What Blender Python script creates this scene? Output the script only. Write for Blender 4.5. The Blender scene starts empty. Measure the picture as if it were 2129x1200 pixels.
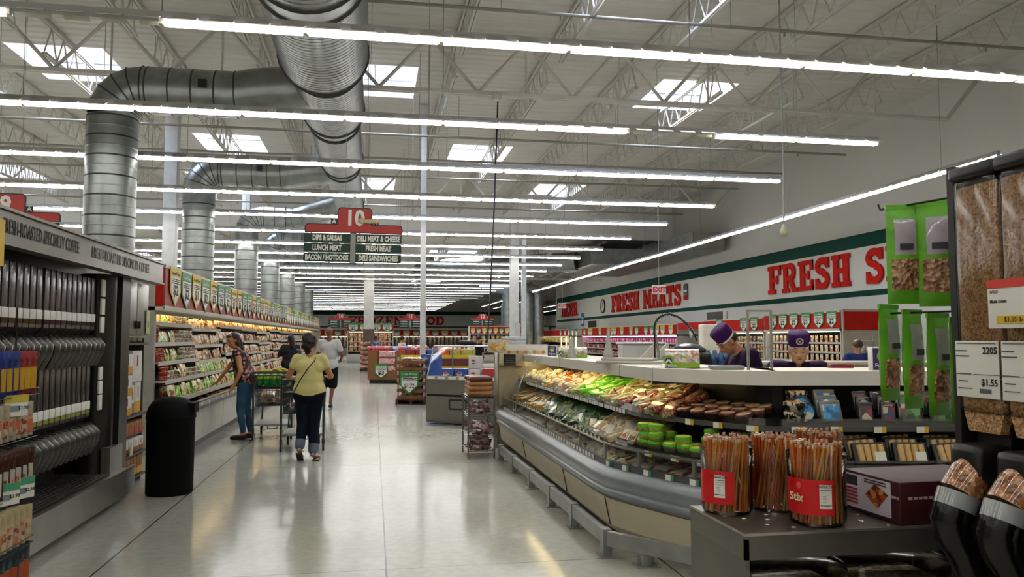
import bpy, bmesh, math, random
from mathutils import Vector, Matrix
R = random.Random(7)
sc = bpy.context.scene
COL = sc.collection
PI = math.pi
# ---------------- camera (2129 x 1200) ----------------
F = 1625.0
PS, PT, EYE = math.radians(10.02), math.radians(3.63), 1.55
cam = bpy.data.cameras.new('camera'); cam.sensor_width = 36; cam.lens = 36 * F / 2129
cam.clip_start = 0.05; cam.clip_end = 300
co = bpy.data.objects.new('camera', cam); COL.objects.link(co)
co.location = (0, 0, EYE); co.rotation_euler = (PI / 2 + PT, 0, -PS)
sc.camera = co
FW = (math.sin(PS) * math.cos(PT), math.cos(PS) * math.cos(PT), math.sin(PT))
RT = (math.cos(PS), -math.sin(PS), 0)
UP = (-math.sin(PS) * math.sin(PT), -math.cos(PS) * math.sin(PT), math.cos(PT))
def U(u, v, X=None, Y=None, Z=None):
    a = (u - 1064.5) / F; b = -(v - 600) / F
    d = [FW[i] + a * RT[i] + b * UP[i] for i in range(3)]
    t = X / d[0] if X is not None else Y / d[1] if Y is not None else (Z - EYE) / d[2]
    return Vector((d[0] * t, d[1] * t, EYE + d[2] * t))
# ---------------- world, exposure ----------------
w = bpy.data.worlds.new('daylight'); sc.world = w; w.use_nodes = True
bg = w.node_tree.nodes['Background']
sky = w.node_tree.nodes.new('ShaderNodeTexSky'); sky.sky_type = 'NISHITA'; sky.sun_disc = False
sky.sun_elevation = math.radians(50); sky.air_density = 1; sky.dust_density = 4
mixw = w.node_tree.nodes.new('ShaderNodeMixRGB'); mixw.inputs[0].default_value = .55
mixw.inputs[2].default_value = (.95, .97, 1, 1)
w.node_tree.links.new(sky.outputs[0], mixw.inputs[1]); w.node_tree.links.new(mixw.outputs[0], bg.inputs[0])
bg.inputs[1].default_value = 13.0
vs = sc.view_settings; vs.view_transform = 'Standard'; vs.look = 'None'; vs.gamma = 1; vs.exposure = -0.1
vs.use_curve_mapping = False
cy = sc.cycles
cy.max_bounces = 7; cy.diffuse_bounces = 4; cy.glossy_bounces = 4; cy.transmission_bounces = 6; cy.transparent_max_bounces = 12
cy.caustics_reflective = False; cy.caustics_refractive = False; cy.sample_clamp_indirect = 6
cy.use_adaptive_sampling = True; cy.use_denoising = True
TUBE_POWER = 17.0
# ---------------- materials ----------------
MATS = {}
def rgb(h):
    if isinstance(h, str):
        h = h.lstrip('#'); c = [int(h[i:i + 2], 16) / 255 for i in (0, 2, 4)]
        return tuple(x / 12.92 if x <= .04045 else ((x + .055) / 1.055) ** 2.4 for x in c) + (1,)
    return tuple(h) + (1,)
def mat(name, c, rough=.55, metal=0, var=.08, scale=6, bump=0, bscale=60, alpha=None, trans=0, emit=0, coat=0, spec=.5, ior=1.45):
    if name in MATS: return MATS[name]
    m = bpy.data.materials.new(name); m.use_nodes = True; MATS[name] = m
    nt = m.node_tree; N = nt.nodes; L = nt.links; b = N['Principled BSDF']
    c = rgb(c)
    if rough >= .7: spec = min(spec, .15)
    b.inputs['Roughness'].default_value = rough; b.inputs['Metallic'].default_value = metal
    b.inputs['Specular IOR Level'].default_value = spec; b.inputs['IOR'].default_value = ior
    if trans: b.inputs['Transmission Weight'].default_value = trans
    if coat: b.inputs['Coat Weight'].default_value = coat
    if alpha is not None: b.inputs['Alpha'].default_value = alpha
    if emit:
        b.inputs['Emission Color'].default_value = c; b.inputs['Emission Strength'].default_value = emit
    tc = N.new('ShaderNodeTexCoord'); no = N.new('ShaderNodeTexNoise'); no.inputs['Scale'].default_value = scale
    no.inputs['Detail'].default_value = 3
    L.new(tc.outputs['Object'], no.inputs['Vector'])
    r = N.new('ShaderNodeMapRange'); r.inputs['To Min'].default_value = 1 - var; r.inputs['To Max'].default_value = 1 + var
    r.inputs['From Min'].default_value = .3; r.inputs['From Max'].default_value = .7
    L.new(no.outputs['Fac'], r.inputs['Value'])
    mx = N.new('ShaderNodeMixRGB'); mx.blend_type = 'MULTIPLY'; mx.inputs[0].default_value = 1; mx.inputs[1].default_value = c
    L.new(r.outputs[0], mx.inputs[2]); L.new(mx.outputs[0], b.inputs['Base Color'])
    if bump:
        n2 = N.new('ShaderNodeTexNoise'); n2.inputs['Scale'].default_value = bscale; L.new(tc.outputs['Object'], n2.inputs['Vector'])
        bp = N.new('ShaderNodeBump'); bp.inputs['Strength'].default_value = bump; bp.inputs['Distance'].default_value = .01
        L.new(n2.outputs['Fac'], bp.inputs['Height']); L.new(bp.outputs[0], b.inputs['Normal'])
    return m
def ramp(N, cols, interp='CONSTANT'):
    cr = N.new('ShaderNodeValToRGB'); cr.color_ramp.interpolation = interp; e = cr.color_ramp.elements
    n = len(cols)
    while len(e) < n: e.new(.5)
    for i, c in enumerate(cols):
        e[i].position = i / n; e[i].color = rgb(c)
    return cr
def pmat(name, cols, scale=30, rough=.35, metric='CHEBYCHEV', coat=.3, stretch=(1, 1, 1), rnd=True, bump=0):
    """printed or mixed surface: irregular patches of the given colours"""
    if name in MATS: return MATS[name]
    m = bpy.data.materials.new(name); m.use_nodes = True; MATS[name] = m
    nt = m.node_tree; N = nt.nodes; L = nt.links; b = N['Principled BSDF']
    b.inputs['Roughness'].default_value = rough; b.inputs['Coat Weight'].default_value = coat
    tc = N.new('ShaderNodeTexCoord'); mp = N.new('ShaderNodeMapping'); mp.inputs['Scale'].default_value = stretch
    L.new(tc.outputs['Object'], mp.inputs['Vector'])
    vo = N.new('ShaderNodeTexVoronoi'); vo.distance = metric; vo.inputs['Scale'].default_value = scale
    if rnd:
        oi = N.new('ShaderNodeObjectInfo'); ad = N.new('ShaderNodeVectorMath'); ad.operation = 'ADD'
        cm = N.new('ShaderNodeVectorMath'); cm.operation = 'SCALE'; cm.inputs[0].default_value = (7, 5, 3)
        L.new(oi.outputs['Random'], cm.inputs['Scale']); L.new(mp.outputs[0], ad.inputs[0]); L.new(cm.outputs[0], ad.inputs[1])
        L.new(ad.outputs[0], vo.inputs['Vector'])
    else: L.new(mp.outputs[0], vo.inputs['Vector'])
    sp = N.new('ShaderNodeSeparateColor'); L.new(vo.outputs['Color'], sp.inputs[0])
    cr = ramp(N, cols); L.new(sp.outputs[0], cr.inputs[0]); L.new(cr.outputs[0], b.inputs['Base Color'])
    if bump:
        bp = N.new('ShaderNodeBump'); bp.inputs['Strength'].default_value = bump; bp.inputs['Distance'].default_value = .01
        L.new(vo.outputs['Distance'], bp.inputs['Height']); L.new(bp.outputs[0], b.inputs['Normal'])
    return m
def glassm(name, c=(.9, .93, .92), op=.12, rough=.05, fres=True):
    """thin clear pane or film: mostly transparent with a glossy skin"""
    if name in MATS: return MATS[name]
    m = bpy.data.materials.new(name); m.use_nodes = True; MATS[name] = m
    nt = m.node_tree; N = nt.nodes; L = nt.links; N.remove(N['Principled BSDF'])
    t = N.new('ShaderNodeBsdfTransparent'); t.inputs[0].default_value = rgb(c)
    g = N.new('ShaderNodeBsdfGlossy'); g.inputs['Roughness'].default_value = rough
    f = N.new('ShaderNodeFresnel'); f.inputs[0].default_value = 1.2
    ma = N.new('ShaderNodeMath'); ma.operation = 'ADD'; ma.inputs[1].default_value = op; ma.use_clamp = True
    if fres: L.new(f.outputs[0], ma.inputs[0])
    else: ma.inputs[0].default_value = 0
    mx = N.new('ShaderNodeMixShader'); L.new(ma.outputs[0], mx.inputs[0]); L.new(t.outputs[0], mx.inputs[1]); L.new(g.outputs[0], mx.inputs[2])
    L.new(mx.outputs[0], N['Material Output'].inputs[0])
    return m
WHITE = lambda: mat('white_paint', '#c9c7c0', .5)
STEEL = lambda: mat('brushed_steel', '#9a9890', .33, .85, var=.12, scale=3, bump=.05)
GALV = lambda: mat('galvanised_steel', '#8d918f', .34, .82, var=.22, scale=3.5, bump=.12, bscale=12)
BLACK = lambda: mat('black_plastic', '#101010', .35)
RED = lambda: mat('sign_red', '#a81c14', .7)
GREEN = lambda: mat('sign_green', '#0a3b32', .7)
# ---------------- mesh building ----------------
class MB:
    def __init__(s): s.v = []; s.f = []; s.m = []; s.sm = []
    def add(s, vs, fs, m=0, smooth=False):
        o = len(s.v); s.v += [tuple(v) for v in vs]
        for f in fs: s.f.append([i + o for i in f]); s.m.append(m); s.sm.append(smooth)
        return s
    def bx(s, x0, x1, y0, y1, z0, z1, m=0, T=None):
        vs = [Vector((x, y, z)) for z in (z0, z1) for y in (y0, y1) for x in (x0, x1)]
        if T: vs = [T @ v for v in vs]
        return s.add(vs, [(0, 2, 3, 1), (4, 5, 7, 6), (0, 1, 5, 4), (2, 6, 7, 3), (0, 4, 6, 2), (1, 3, 7, 5)], m)
    def rbx(s, x0, x1, y0, y1, z0, z1, r=.01, m=0, T=None):
        """box with chamfered edges"""
        r = min(r, (x1 - x0) * .45, (y1 - y0) * .45, (z1 - z0) * .45)
        bm = bmesh.new(); bmesh.ops.create_cube(bm, size=1)
        for v in bm.verts:
            v.co = Vector(((x0 + x1) / 2 + v.co.x * (x1 - x0), (y0 + y1) / 2 + v.co.y * (y1 - y0), (z0 + z1) / 2 + v.co.z * (z1 - z0)))
        bmesh.ops.bevel(bm, geom=bm.edges[:], offset=r, segments=2, affect='EDGES', profile=.6)
        vs = [T @ v.co if T else v.co.copy() for v in bm.verts]; fs = [[v.index for v in f.verts] for f in bm.faces]
        bm.free(); return s.add(vs, fs, m, True)
    def prism(s, pts, ax, a, b, m=0, T=None, smooth=False):
        """polygon in the two axes other than ax, extruded from a to b"""
        def mk(p, t):
            v = {0: (t, p[0], p[1]), 1: (p[0], t, p[1]), 2: (p[0], p[1], t)}[ax]
            v = Vector(v); return T @ v if T else v
        n = len(pts); vs = [mk(p, a) for p in pts] + [mk(p, b) for p in pts]
        s.add(vs, [list(range(n)), list(range(2 * n - 1, n - 1, -1))], m)
        return s.add(vs, [(i, i + n, (i + 1) % n + n, (i + 1) % n) for i in range(n)], m, smooth)
    def tube(s, pts, r, n=8, m=0, caps=True, closed=False, smooth=True):
        pts = [Vector(p) for p in pts]; k = len(pts)
        rr = r if isinstance(r, (list, tuple)) else [r] * k
        vs = []; up = None
        for i, p in enumerate(pts):
            a = pts[i - 1] if i else (pts[-1] if closed else p); b = pts[i + 1] if i < k - 1 else (pts[0] if closed else p)
            d = (b - a).normalized()
            if up is None:
                up = Vector((0, 0, 1)) if abs(d.z) < .9 else Vector((1, 0, 0))
            x = d.cross(up)
            if x.length < 1e-4: x = d.cross(Vector((1, 0, 0)))
            x.normalize(); up = x.cross(d).normalized()
            vs += [p + (x * math.cos(2 * PI * j / n) + up * math.sin(2 * PI * j / n)) * rr[i] for j in range(n)]
        fs = []
        for i in range(k if closed else k - 1):
            q = (i + 1) % k
            fs += [(i * n + j, i * n + (j + 1) % n, q * n + (j + 1) % n, q * n + j) for j in range(n)]
        s.add(vs, fs, m, smooth)
        if caps and not closed:
            s.add(vs[:n], [list(range(n))[::-1]], m); s.add(vs[-n:], [list(range(n))], m)
        return s
    def bar(s, a, b, w, m=0, n=4): return s.tube([a, b], w, n, m, smooth=n > 5)
    def cyl(s, x, y, z0, z1, r, n=16, m=0, r2=None, cap=True):
        r2 = r if r2 is None else r2
        vs = [(x + r * math.cos(2 * PI * j / n), y + r * math.sin(2 * PI * j / n), z0) for j in range(n)]
        vs += [(x + r2 * math.cos(2 * PI * j / n), y + r2 * math.sin(2 * PI * j / n), z1) for j in range(n)]
        s.add(vs, [(j, (j + 1) % n, (j + 1) % n + n, j + n) for j in range(n)], m, True)
        if cap: s.add(vs, [list(range(n))[::-1], list(range(n, 2 * n))], m)
        return s
    def lathe(s, prof, n=24, m=0, T=None, a0=0, a1=2 * PI):
        full = abs(a1 - a0 - 2 * PI) < 1e-6; k = n if full else n + 1
        vs = []
        for r, z in prof:
            for j in range(k):
                a = a0 + (a1 - a0) * j / n; v = Vector((r * math.cos(a), r * math.sin(a), z)); vs.append(T @ v if T else v)
        fs = []
        for i in range(len(prof) - 1):
            for j in range(n):
                q = (j + 1) % k if full else j + 1
                fs.append((i * k + j, i * k + q, (i + 1) * k + q, (i + 1) * k + j))
        return s.add(vs, fs, m, True)
    def ball(s, c, r, m=0, n=10, T=None):
        r = r if isinstance(r, (tuple, list)) else (r, r, r); c = Vector(c)
        vs = []; k = n // 2
        for i in range(k + 1):
            t = PI * i / k
            for j in range(n):
                a = 2 * PI * j / n; v = Vector((r[0] * math.sin(t) * math.cos(a), r[1] * math.sin(t) * math.sin(a), r[2] * math.cos(t)))
                v = (T @ v if T else v) + c; vs.append(v)
        fs = [(i * n + j, (i + 1) * n + j, (i + 1) * n + (j + 1) % n, i * n + (j + 1) % n) for i in range(k) for j in range(n)]
        return s.add(vs, fs, m, True)
    def mesh(s, name, mats):
        me = bpy.data.meshes.new(name); me.from_pydata(s.v, [], s.f)
        for q in (mats if isinstance(mats, (list, tuple)) else [mats]): me.materials.append(q)
        me.polygons.foreach_set('material_index', s.m); me.polygons.foreach_set('use_smooth', s.sm)
        me.update(); return me
    def ob(s, name, mats, parent=None, loc=None, rz=0): return put(s.mesh(name, mats), name, parent, loc, rz)
def put(me, name, parent=None, loc=None, rz=0):
    o = bpy.data.objects.new(name, me); COL.objects.link(o)
    if parent is not None: o.parent = parent
    if loc is not None: o.location = loc
    if rz: o.rotation_euler = (0, 0, rz)
    return o
def tag(o, label, cat, group=None, kind=None):
    o['label'] = label; o['category'] = cat
    if group: o['group'] = group
    if kind: o['kind'] = kind
    return o
def thing(name, label, cat, loc=(0, 0, 0), rz=0, group=None):
    o = bpy.data.objects.new(name, None); COL.objects.link(o); o.empty_display_size = .05
    o.location = loc; o.rotation_euler = (0, 0, rz); return tag(o, label, cat, group)
def struct(o): o['kind'] = 'structure'; return o
def dup(r, loc, rz=None, label=None, group=None, rot=None, scale=None):
    def cp(o, p):
        c = o.copy(); COL.objects.link(c); c.parent = p
        for ch in o.children: cp(ch, c)
        return c
    c = cp(r, None); c.location = loc
    if rz is not None: c.rotation_euler = (0, 0, rz)
    if rot is not None: c.rotation_euler = rot
    if scale: c.scale = (scale,) * 3 if not isinstance(scale, tuple) else scale
    if label: c['label'] = label
    if group: c['group'] = group
    return c
def text_mesh(body, size=1, depth=.002, bold=0, align='CENTER', xs=1):
    cu = bpy.data.curves.new('t', 'FONT'); cu.body = body; cu.size = size; cu.extrude = depth; cu.offset = bold
    cu.align_x = align; cu.align_y = 'CENTER'; cu.resolution_u = 2; cu.space_character = 1
    o = bpy.data.objects.new('t', cu); COL.objects.link(o); dg = bpy.context.evaluated_depsgraph_get()
    me = bpy.data.meshes.new_from_object(o.evaluated_get(dg)); bpy.data.objects.remove(o)
    if xs != 1:
        for v in me.vertices: v.co.x *= xs
    return me
def text(body, m, loc, face='-Y', size=.1, depth=.001, bold=0, parent=None, name='lettering', align='CENTER', xs=1, tilt=0, rz=None):
    """flat lettering; face = the way it looks"""
    me = text_mesh(body, size, depth, bold, align, xs); me.materials.clear(); me.materials.append(m)
    o = put(me, name, parent); a = {'-Y': 0, '+X': PI / 2, '-X': -PI / 2, '+Y': PI}[face] if rz is None else rz
    o.matrix_local = Matrix.Translation(loc) @ Matrix.Rotation(a, 4, 'Z') @ Matrix.Rotation(PI / 2 + tilt, 4, 'X')
    return o
INK = lambda: mat('black_ink', '#15151a', .6, var=0)
PAPER = lambda: mat('white_card', '#dcd9d0', .6, var=.03)
# ================= ROOM SHELL =================
ZC, ZC2, YD = 7.6, 6.0, 34.0      # high roof, lower roof behind the drop wall, where it steps
XR, XR2, XL, YB, YF = 13.5, 19.5, -32.0, 88.0, -4.0
def floor_mat():
    m = mat('polished_concrete', '#a1a197', .22, var=.1, scale=.7, spec=.6)
    nt = m.node_tree; N = nt.nodes; L = nt.links; b = N['Principled BSDF']
    tc = N.new('ShaderNodeTexCoord'); sp = N.new('ShaderNodeSeparateXYZ'); L.new(tc.outputs['Object'], sp.inputs[0])
    def line(src, off, per, w):
        a = N.new('ShaderNodeMath'); a.operation = 'ADD'; a.inputs[1].default_value = 400 - off; L.new(src, a.inputs[0])
        q = N.new('ShaderNodeMath'); q.operation = 'PINGPONG'; q.inputs[1].default_value = per / 2; L.new(a.outputs[0], q.inputs[0])
        c = N.new('ShaderNodeMath'); c.operation = 'LESS_THAN'; c.inputs[1].default_value = w; L.new(q.outputs[0], c.inputs[0]); return c.outputs[0]
    l1 = line(sp.outputs[0], .10 + (400 % 1.9), 1.9, .006) ; l2 = line(sp.outputs[1], 5.42 + (400 % 4.4), 4.4, .004)
    mx = N.new('ShaderNodeMath'); mx.operation = 'MAXIMUM'; L.new(l1, mx.inputs[0]); L.new(l2, mx.inputs[1])
    src = b.inputs['Base Color'].links[0].from_socket
    nz = N.new('ShaderNodeTexNoise'); nz.inputs['Scale'].default_value = 14; nz.inputs['Detail'].default_value = 8; L.new(tc.outputs['Object'], nz.inputs['Vector'])
    mr = N.new('ShaderNodeMapRange'); mr.inputs['From Min'].default_value = .35; mr.inputs['From Max'].default_value = .65; mr.inputs['To Min'].default_value = .92; mr.inputs['To Max'].default_value = 1.05
    L.new(nz.outputs['Fac'], mr.inputs['Value'])
    m2 = N.new('ShaderNodeMixRGB'); m2.blend_type = 'MULTIPLY'; m2.inputs[0].default_value = 1; L.new(src, m2.inputs[1]); L.new(mr.outputs[0], m2.inputs[2])
    c = N.new('ShaderNodeMixRGB'); L.new(mx.outputs[0], c.inputs[0]); L.new(m2.outputs[0], c.inputs[1]); c.inputs[2].default_value = (.03, .03, .028, 1)
    L.new(c.outputs[0], b.inputs['Base Color'])
    r2 = N.new('ShaderNodeTexNoise'); r2.inputs['Scale'].default_value = 1.3; r2.inputs['Detail'].default_value = 5; L.new(tc.outputs['Object'], r2.inputs['Vector'])
    mr2 = N.new('ShaderNodeMapRange'); mr2.inputs['To Min'].default_value = .09; mr2.inputs['To Max'].default_value = .19; L.new(r2.outputs['Fac'], mr2.inputs['Value']); L.new(mr2.outputs[0], b.inputs['Roughness'])
    return m
struct(MB().bx(XL, XR2, YF, YB, -.1, 0).ob('floor', floor_mat()))
def deck_mat():
    m = mat('roof_deck_paint', '#d2cfc6', .6, var=.05, scale=.4)
    nt = m.node_tree; N = nt.nodes; L = nt.links
    tc = N.new('ShaderNodeTexCoord'); wv = N.new('ShaderNodeTexWave'); wv.bands_direction = 'Y'; wv.inputs['Scale'].default_value = 1.05
    L.new(tc.outputs['Object'], wv.inputs['Vector']); bp = N.new('ShaderNodeBump'); bp.inputs['Strength'].default_value = .9; bp.inputs['Distance'].default_value = .05
    L.new(wv.outputs['Fac'], bp.inputs['Height']); L.new(bp.outputs[0], N['Principled BSDF'].inputs['Normal']); return m
DECK = deck_mat()
def holed(name, z, x0, x1, y0, y1, holes):
    """roof deck with real openings, each given a curb"""
    xs = sorted({x0, x1, *[h[0] for h in holes], *[h[1] for h in holes]}); ys = sorted({y0, y1, *[h[2] for h in holes], *[h[3] for h in holes]})
    b = MB()
    for i in range(len(xs) - 1):
        for j in range(len(ys) - 1):
            cx, cyy = (xs[i] + xs[i + 1]) / 2, (ys[j] + ys[j + 1]) / 2
            if any(h[0] < cx < h[1] and h[2] < cyy < h[3] for h in holes): continue
            b.bx(xs[i], xs[i + 1], ys[j], ys[j + 1], z, z + .08)
    for h in holes:
        for q in ((h[0] - .03, h[0], h[2], h[3]), (h[1], h[1] + .03, h[2], h[3]), (h[0], h[1], h[2] - .03, h[2]), (h[0], h[1], h[3], h[3] + .03)): b.bx(*q, z + .08, z + .45)
    return struct(b.ob(name, DECK))
H1 = [(7.57, 18.2), (3.33, 25.2), (7.3, 30.9), (-.03, 18.4), (-6.6, 18.4), (-13, 30.9), (-4.4, 25.2), (-5.9, 30.9), (-.2, 30.9), (4.2, 11.6), (-13, 18.4), (-19, 25.2)]
H1 = [(x - .95, x + .95, y - 1.15, y + 1.15) for x, y in H1]
H2 = [(x - 1.2, x + 1.2, y - 1.5, y + 1.5) for x, y in ((4, 41), (4, 50), (4, 62), (-4, 50), (-13, 45), (8, 50), (-4, 66))]
holed('ceiling', ZC, XL, XR, YF, YD, H1)
holed('ceiling', ZC2, XL, XR2, YD, YB, H2)
GL = glassm('skylight_glazing', (.93, .95, .97), .02, .2)
for k, (hs, z) in enumerate(((H1, ZC), (H2, ZC2))):
    for h in hs:
        b = MB(); b.bx(h[0], h[1], h[2], h[3], z + .40, z + .41)
        o = struct(b.ob('window_%d' % (k + 1), GL))
        cxm = (h[0] + h[1]) / 2; fb = MB().bx(cxm - .02, cxm + .02, h[2], h[3], z + .36, z + .40)
        for s in (-.5, 0, .5): fb.bx(h[0], h[1], (h[2] + h[3]) / 2 + s * 1.2 - .01, (h[2] + h[3]) / 2 + s * 1.2 + .01, z + .36, z + .40)
        fb.ob('window_frame', WHITE(), o)
WP = mat('wall_paint', '#cdccc6', .55, var=.03, scale=.5)
PANEL = mat('insulated_wall_panel', '#e0e1df', .4, var=.04, scale=.3)
def wall(name, b, m=None): return struct(b.ob(name, m or WP))
wall('wall_right', MB().bx(XR, XR + .3, YF, 57, 0, ZC))
wall('wall_right', MB().bx(XR, XR2, 57, 57.3, 0, ZC2))
wall('wall_right', MB().bx(XR2, XR2 + .3, 57, YB, 0, ZC2))
wall('wall_left', MB().bx(XL - .3, XL, YF, YB, 0, ZC))
wall('wall_back', MB().bx(XL, XR2, YB, YB + .3, 0, ZC2))
wall('wall_front', MB().bx(XL, XR, YF - .3, YF, 0, ZC))
b = MB().bx(XL, XR, YD - .1, YD + .1, ZC2, ZC)
for i in range(46): b.bx(XL + i, XL + i + .02, YD - .112, YD - .1, ZC2, ZC)
wall('wall_drop', b, PANEL)
# painted stripes on the walls (bands of trim)
for (x0, x1, y0, y1, nm) in ((XR - .012, XR, YF, 57, 'right'), (XR2 - .012, XR2, 57.3, YB, 'right')):
    struct(MB().bx(x0, x1, y0, y1, 4.10, 4.48).ob('trim_1', GREEN())); struct(MB().bx(x0, x1, y0, y1, 2.72, 2.88).ob('trim_2', GREEN()))
    struct(MB().bx(x0 - .001, x1, y0, y1, 2.88, 4.10).ob('trim_3', mat('band_white', '#cfcdc5', .6, var=.015, scale=.5)))
struct(MB().bx(XL, XR2, YB - .02, YB, 4.12, 4.52).ob('trim_4', GREEN())); struct(MB().bx(XL, XR2, YB - .02, YB, 2.70, 2.86).ob('trim_5', mat('trim_dark', '#10201e', .5)))
# ---- steel roof framing
JM = mat('framing_white', '#cbc8c0', .55, var=.06)
def joist(y0, y1, z, d=.62, n=18):
    b = MB()
    for s in (-.03, .03):
        b.bx(s - .02, s + .02, y0, y1, z - .07, z); b.bx(s - .018, s + .018, y0 + .6, y1 - .6, z - d - .05, z - d)
    st = (y1 - y0 - 1.2) / n
    for i in range(n):
        a = y0 + .6 + i * st
        b.bar((0, a, z - d), (0, a + st / 2, z - .05), .016); b.bar((0, a + st / 2, z - .05), (0, a + st, z - d), .016)
    return b.mesh('roof_joist', JM)
GY = [3.2, 15.2, 27.2, YD]
XJ = [-29.6 + 1.95 * i for i in range(23)]
XJ = [x for x in XJ if x < XR - .4]
jm = [joist(GY[i], GY[i + 1], ZC - .02) for i in range(3)]
jl = ['white open-web roof joist running from the near girder to the middle girder', 'white open-web roof joist in the bay between middle and far girder', 'white open-web roof joist in the short bay before the white drop wall']
for i in range(3):
    for x in XJ:
        o = put(jm[i], 'roof_joist', None, (x, 0, 0)); tag(o, jl[i], 'roof joist', 'roof joists bay %s' % ('near', 'middle', 'far')[i])
def girder(y, z, x0, x1, d=1.15, step=1.95):
    b = MB()
    for s in (-.05, .05):
        b.bx(x0, x1, y + s - .035, y + s + .035, z - .13, z - .02); b.bx(x0 + .8, x1 - .9, y + s - .035, y + s + .035, z - d - .07, z - d)
    x = x0 + .8
    while x + step < x1 - .5:
        b.bar((x, y, z - d), (x + step / 2, y, z - .08), .035); b.bar((x + step / 2, y, z - .08), (x + step, y, z - d), .035)
        b.bar((x + step / 2, y, z - .08), (x + step / 2, y, z - d), .02); x += step
    b.bar((x1 - .9, y, z - d), (x1, y, z - .1), .05)
    return b
for y, l in ((3.2, 'over the near checkout end'), (15.2, 'crossing above the hanging aisle sign'), (27.2, 'far one before the drop wall')):
    tag(girder(y, ZC, XL + .05, XR - .05).ob('roof_girder', JM), 'deep white steel truss girder ' + l, 'roof girder')
for y in (45.5, 57.5, 70, 80):
    tag(girder(y, ZC2, XL + .05, XR2 - .05, .9, 2.2).ob('roof_girder', JM), 'shallow white steel girder under the lower roof', 'roof girder', 'girders under the lower roof')
jm2 = joist(YD + .2, YB - .2, ZC2 - .02, .5, 60)
for i in range(20): tag(put(jm2, 'roof_joist', None, (-28 + 2.4 * i, 0, 0)), 'white open-web joist under the lower roof beyond the drop wall', 'roof joist', 'joists under the lower roof')
# sprinkler and bridging pipes
PIPE = mat('pipe_paint', '#8f8c84', .5)
for y, z, l in ((10.3, 6.85, 'first bridging pipe'), (12.3, 6.9, 'second bridging pipe'), (18.8, 6.45, 'sprinkler pipe behind the middle girder'), (22.0, 6.6, 'sprinkler pipe halfway along the bay'), (25, 6.7, 'sprinkler pipe before the far girder'), (30, 6.6, 'sprinkler pipe in front of the drop wall')):
    b = MB().tube([(-28, y, z), (12.4, y, z)], .03, 8)
    for i in range(10):
        b.bar((-26 + 4 * i, y, z), (-26 + 4 * i, y, ZC), .008); b.cyl(-25 + 4 * i, y, z - .1, z, .02, 8)
    tag(b.ob('ceiling_pipe', PIPE), 'thin grey ' + l + ' across the roof', 'pipe')
# columns
CM = mat('column_paint', '#c4c4c0', .45)
def solve(u, X):
    # depth at which a vertical line at X shows at picture column u (placing the real columns)
    return U(u, 703, X=X).y
for (u, X, w, z1, l) in ((348, -4.9, .30, ZC, 'white square column beside the round duct behind the near shelves'), (507, -4.9, .3, ZC, 'white square column beyond the second duct drop'), (588, -4.9, .3, ZC2, 'white square column beyond the fourth duct drop'), (1069, 5.1, .3, ZC2, 'white column beside the grey duct in the far right corner'), (1089, 6.4, .2, ZC2, 'slim white column right of the far grey ducts')):
    y = solve(u, X)
    b = MB().rbx(X - w / 2, X + w / 2, y - w / 2, y + w / 2, 0, z1 - .1, .01).bx(X - w / 2 - .05, X + w / 2 + .05, y - w / 2 - .05, y + w / 2 + .05, 0, .03).bx(X - w / 2 - .05, X + w / 2 + .05, y - w / 2 - .05, y + w / 2 + .05, z1 - .12, z1 - .02)
    tag(b.ob('steel_column', CM), l, 'column')
b = MB().rbx(-.5, 0, 39.8, 40.3, 1.95, ZC2 - .02, .01).bx(-.55, .05, 39.75, 40.35, 0, .04)
t = thing('steel_column', 'column in the aisle beside the bread tower, white above and brown below', 'column')
b.ob('shaft', CM, t); MB().rbx(-.52, .02, 39.78, 40.32, .04, 2.0, .01).ob('brown_wrap', mat('brown_wrap', '#4d4038', .6), t)['label'] = 'brown lower wrap'
tag(MB().rbx(1.16, 1.3, 19.95, 20.09, 0, ZC - .02, .01).bx(1.1, 1.36, 19.9, 20.14, 0, .03).ob('steel_column', CM), 'slim white column standing behind the soda cartons', 'column')
# ================= STRIP LIGHTS =================
TUBE = bpy.data.materials.new('lamp_tube'); TUBE.use_nodes = True
_n = TUBE.node_tree.nodes; _n['Principled BSDF'].inputs['Emission Color'].default_value = (1, .985, .94, 1); _n['Principled BSDF'].inputs['Emission Strength'].default_value = TUBE_POWER
_n['Principled BSDF'].inputs['Base Color'].default_value = (.9, .9, .9, 1)
HOUS = mat('lamp_housing', '#a9a9a8', .4, var=.03); REFL = mat('lamp_reflector', '#d8d4c4', .35, var=.02)
TL = 1.31
def housing(L):
    b = MB(); b.bx(0, L, -.035, .035, .03, .10)
    x = 0
    while x < L - .02:            # slotted wings let light up to the roof
        x1 = min(x + .22, L)
        for q in (-1, 1):
            b.add([(x, q * .035, .05), (x1, q * .035, .05), (x1, q * .10, .01), (x, q * .10, .01), (x, q * .035, .056), (x1, q * .035, .056), (x1, q * .105, .016), (x, q * .105, .016)], [(0, 1, 2, 3), (7, 6, 5, 4), (0, 3, 7, 4), (1, 5, 6, 2), (3, 2, 6, 7)], 1)
        x += TL / 4
    k = 0
    while k * TL < L - .1: b.bx(k * TL - .02 if k else 0, k * TL + .02, -.03, .03, -.02, .03, 1); k += 1
    return b
tb = MB()
for s in (-.024,): tb.tube([(.03, s, -.005), (TL - .03, s, -.005)], .021, 6, caps=False)
tb.tube([(.03, .024, -.005), (TL - .03, .024, -.005)], .021, 6, caps=False)
tube_me = tb.mesh('lamp_tube', TUBE)
wire_me = MB().bar((0, 0, 0), (0, 0, ZC - 4.6), .005, n=4).mesh('hanging_wire', PIPE); wire_me2 = MB().bar((0, 0, 0), (0, 0, ZC2 - 4.6), .005, n=4).mesh('hanging_wire', PIPE)
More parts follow.
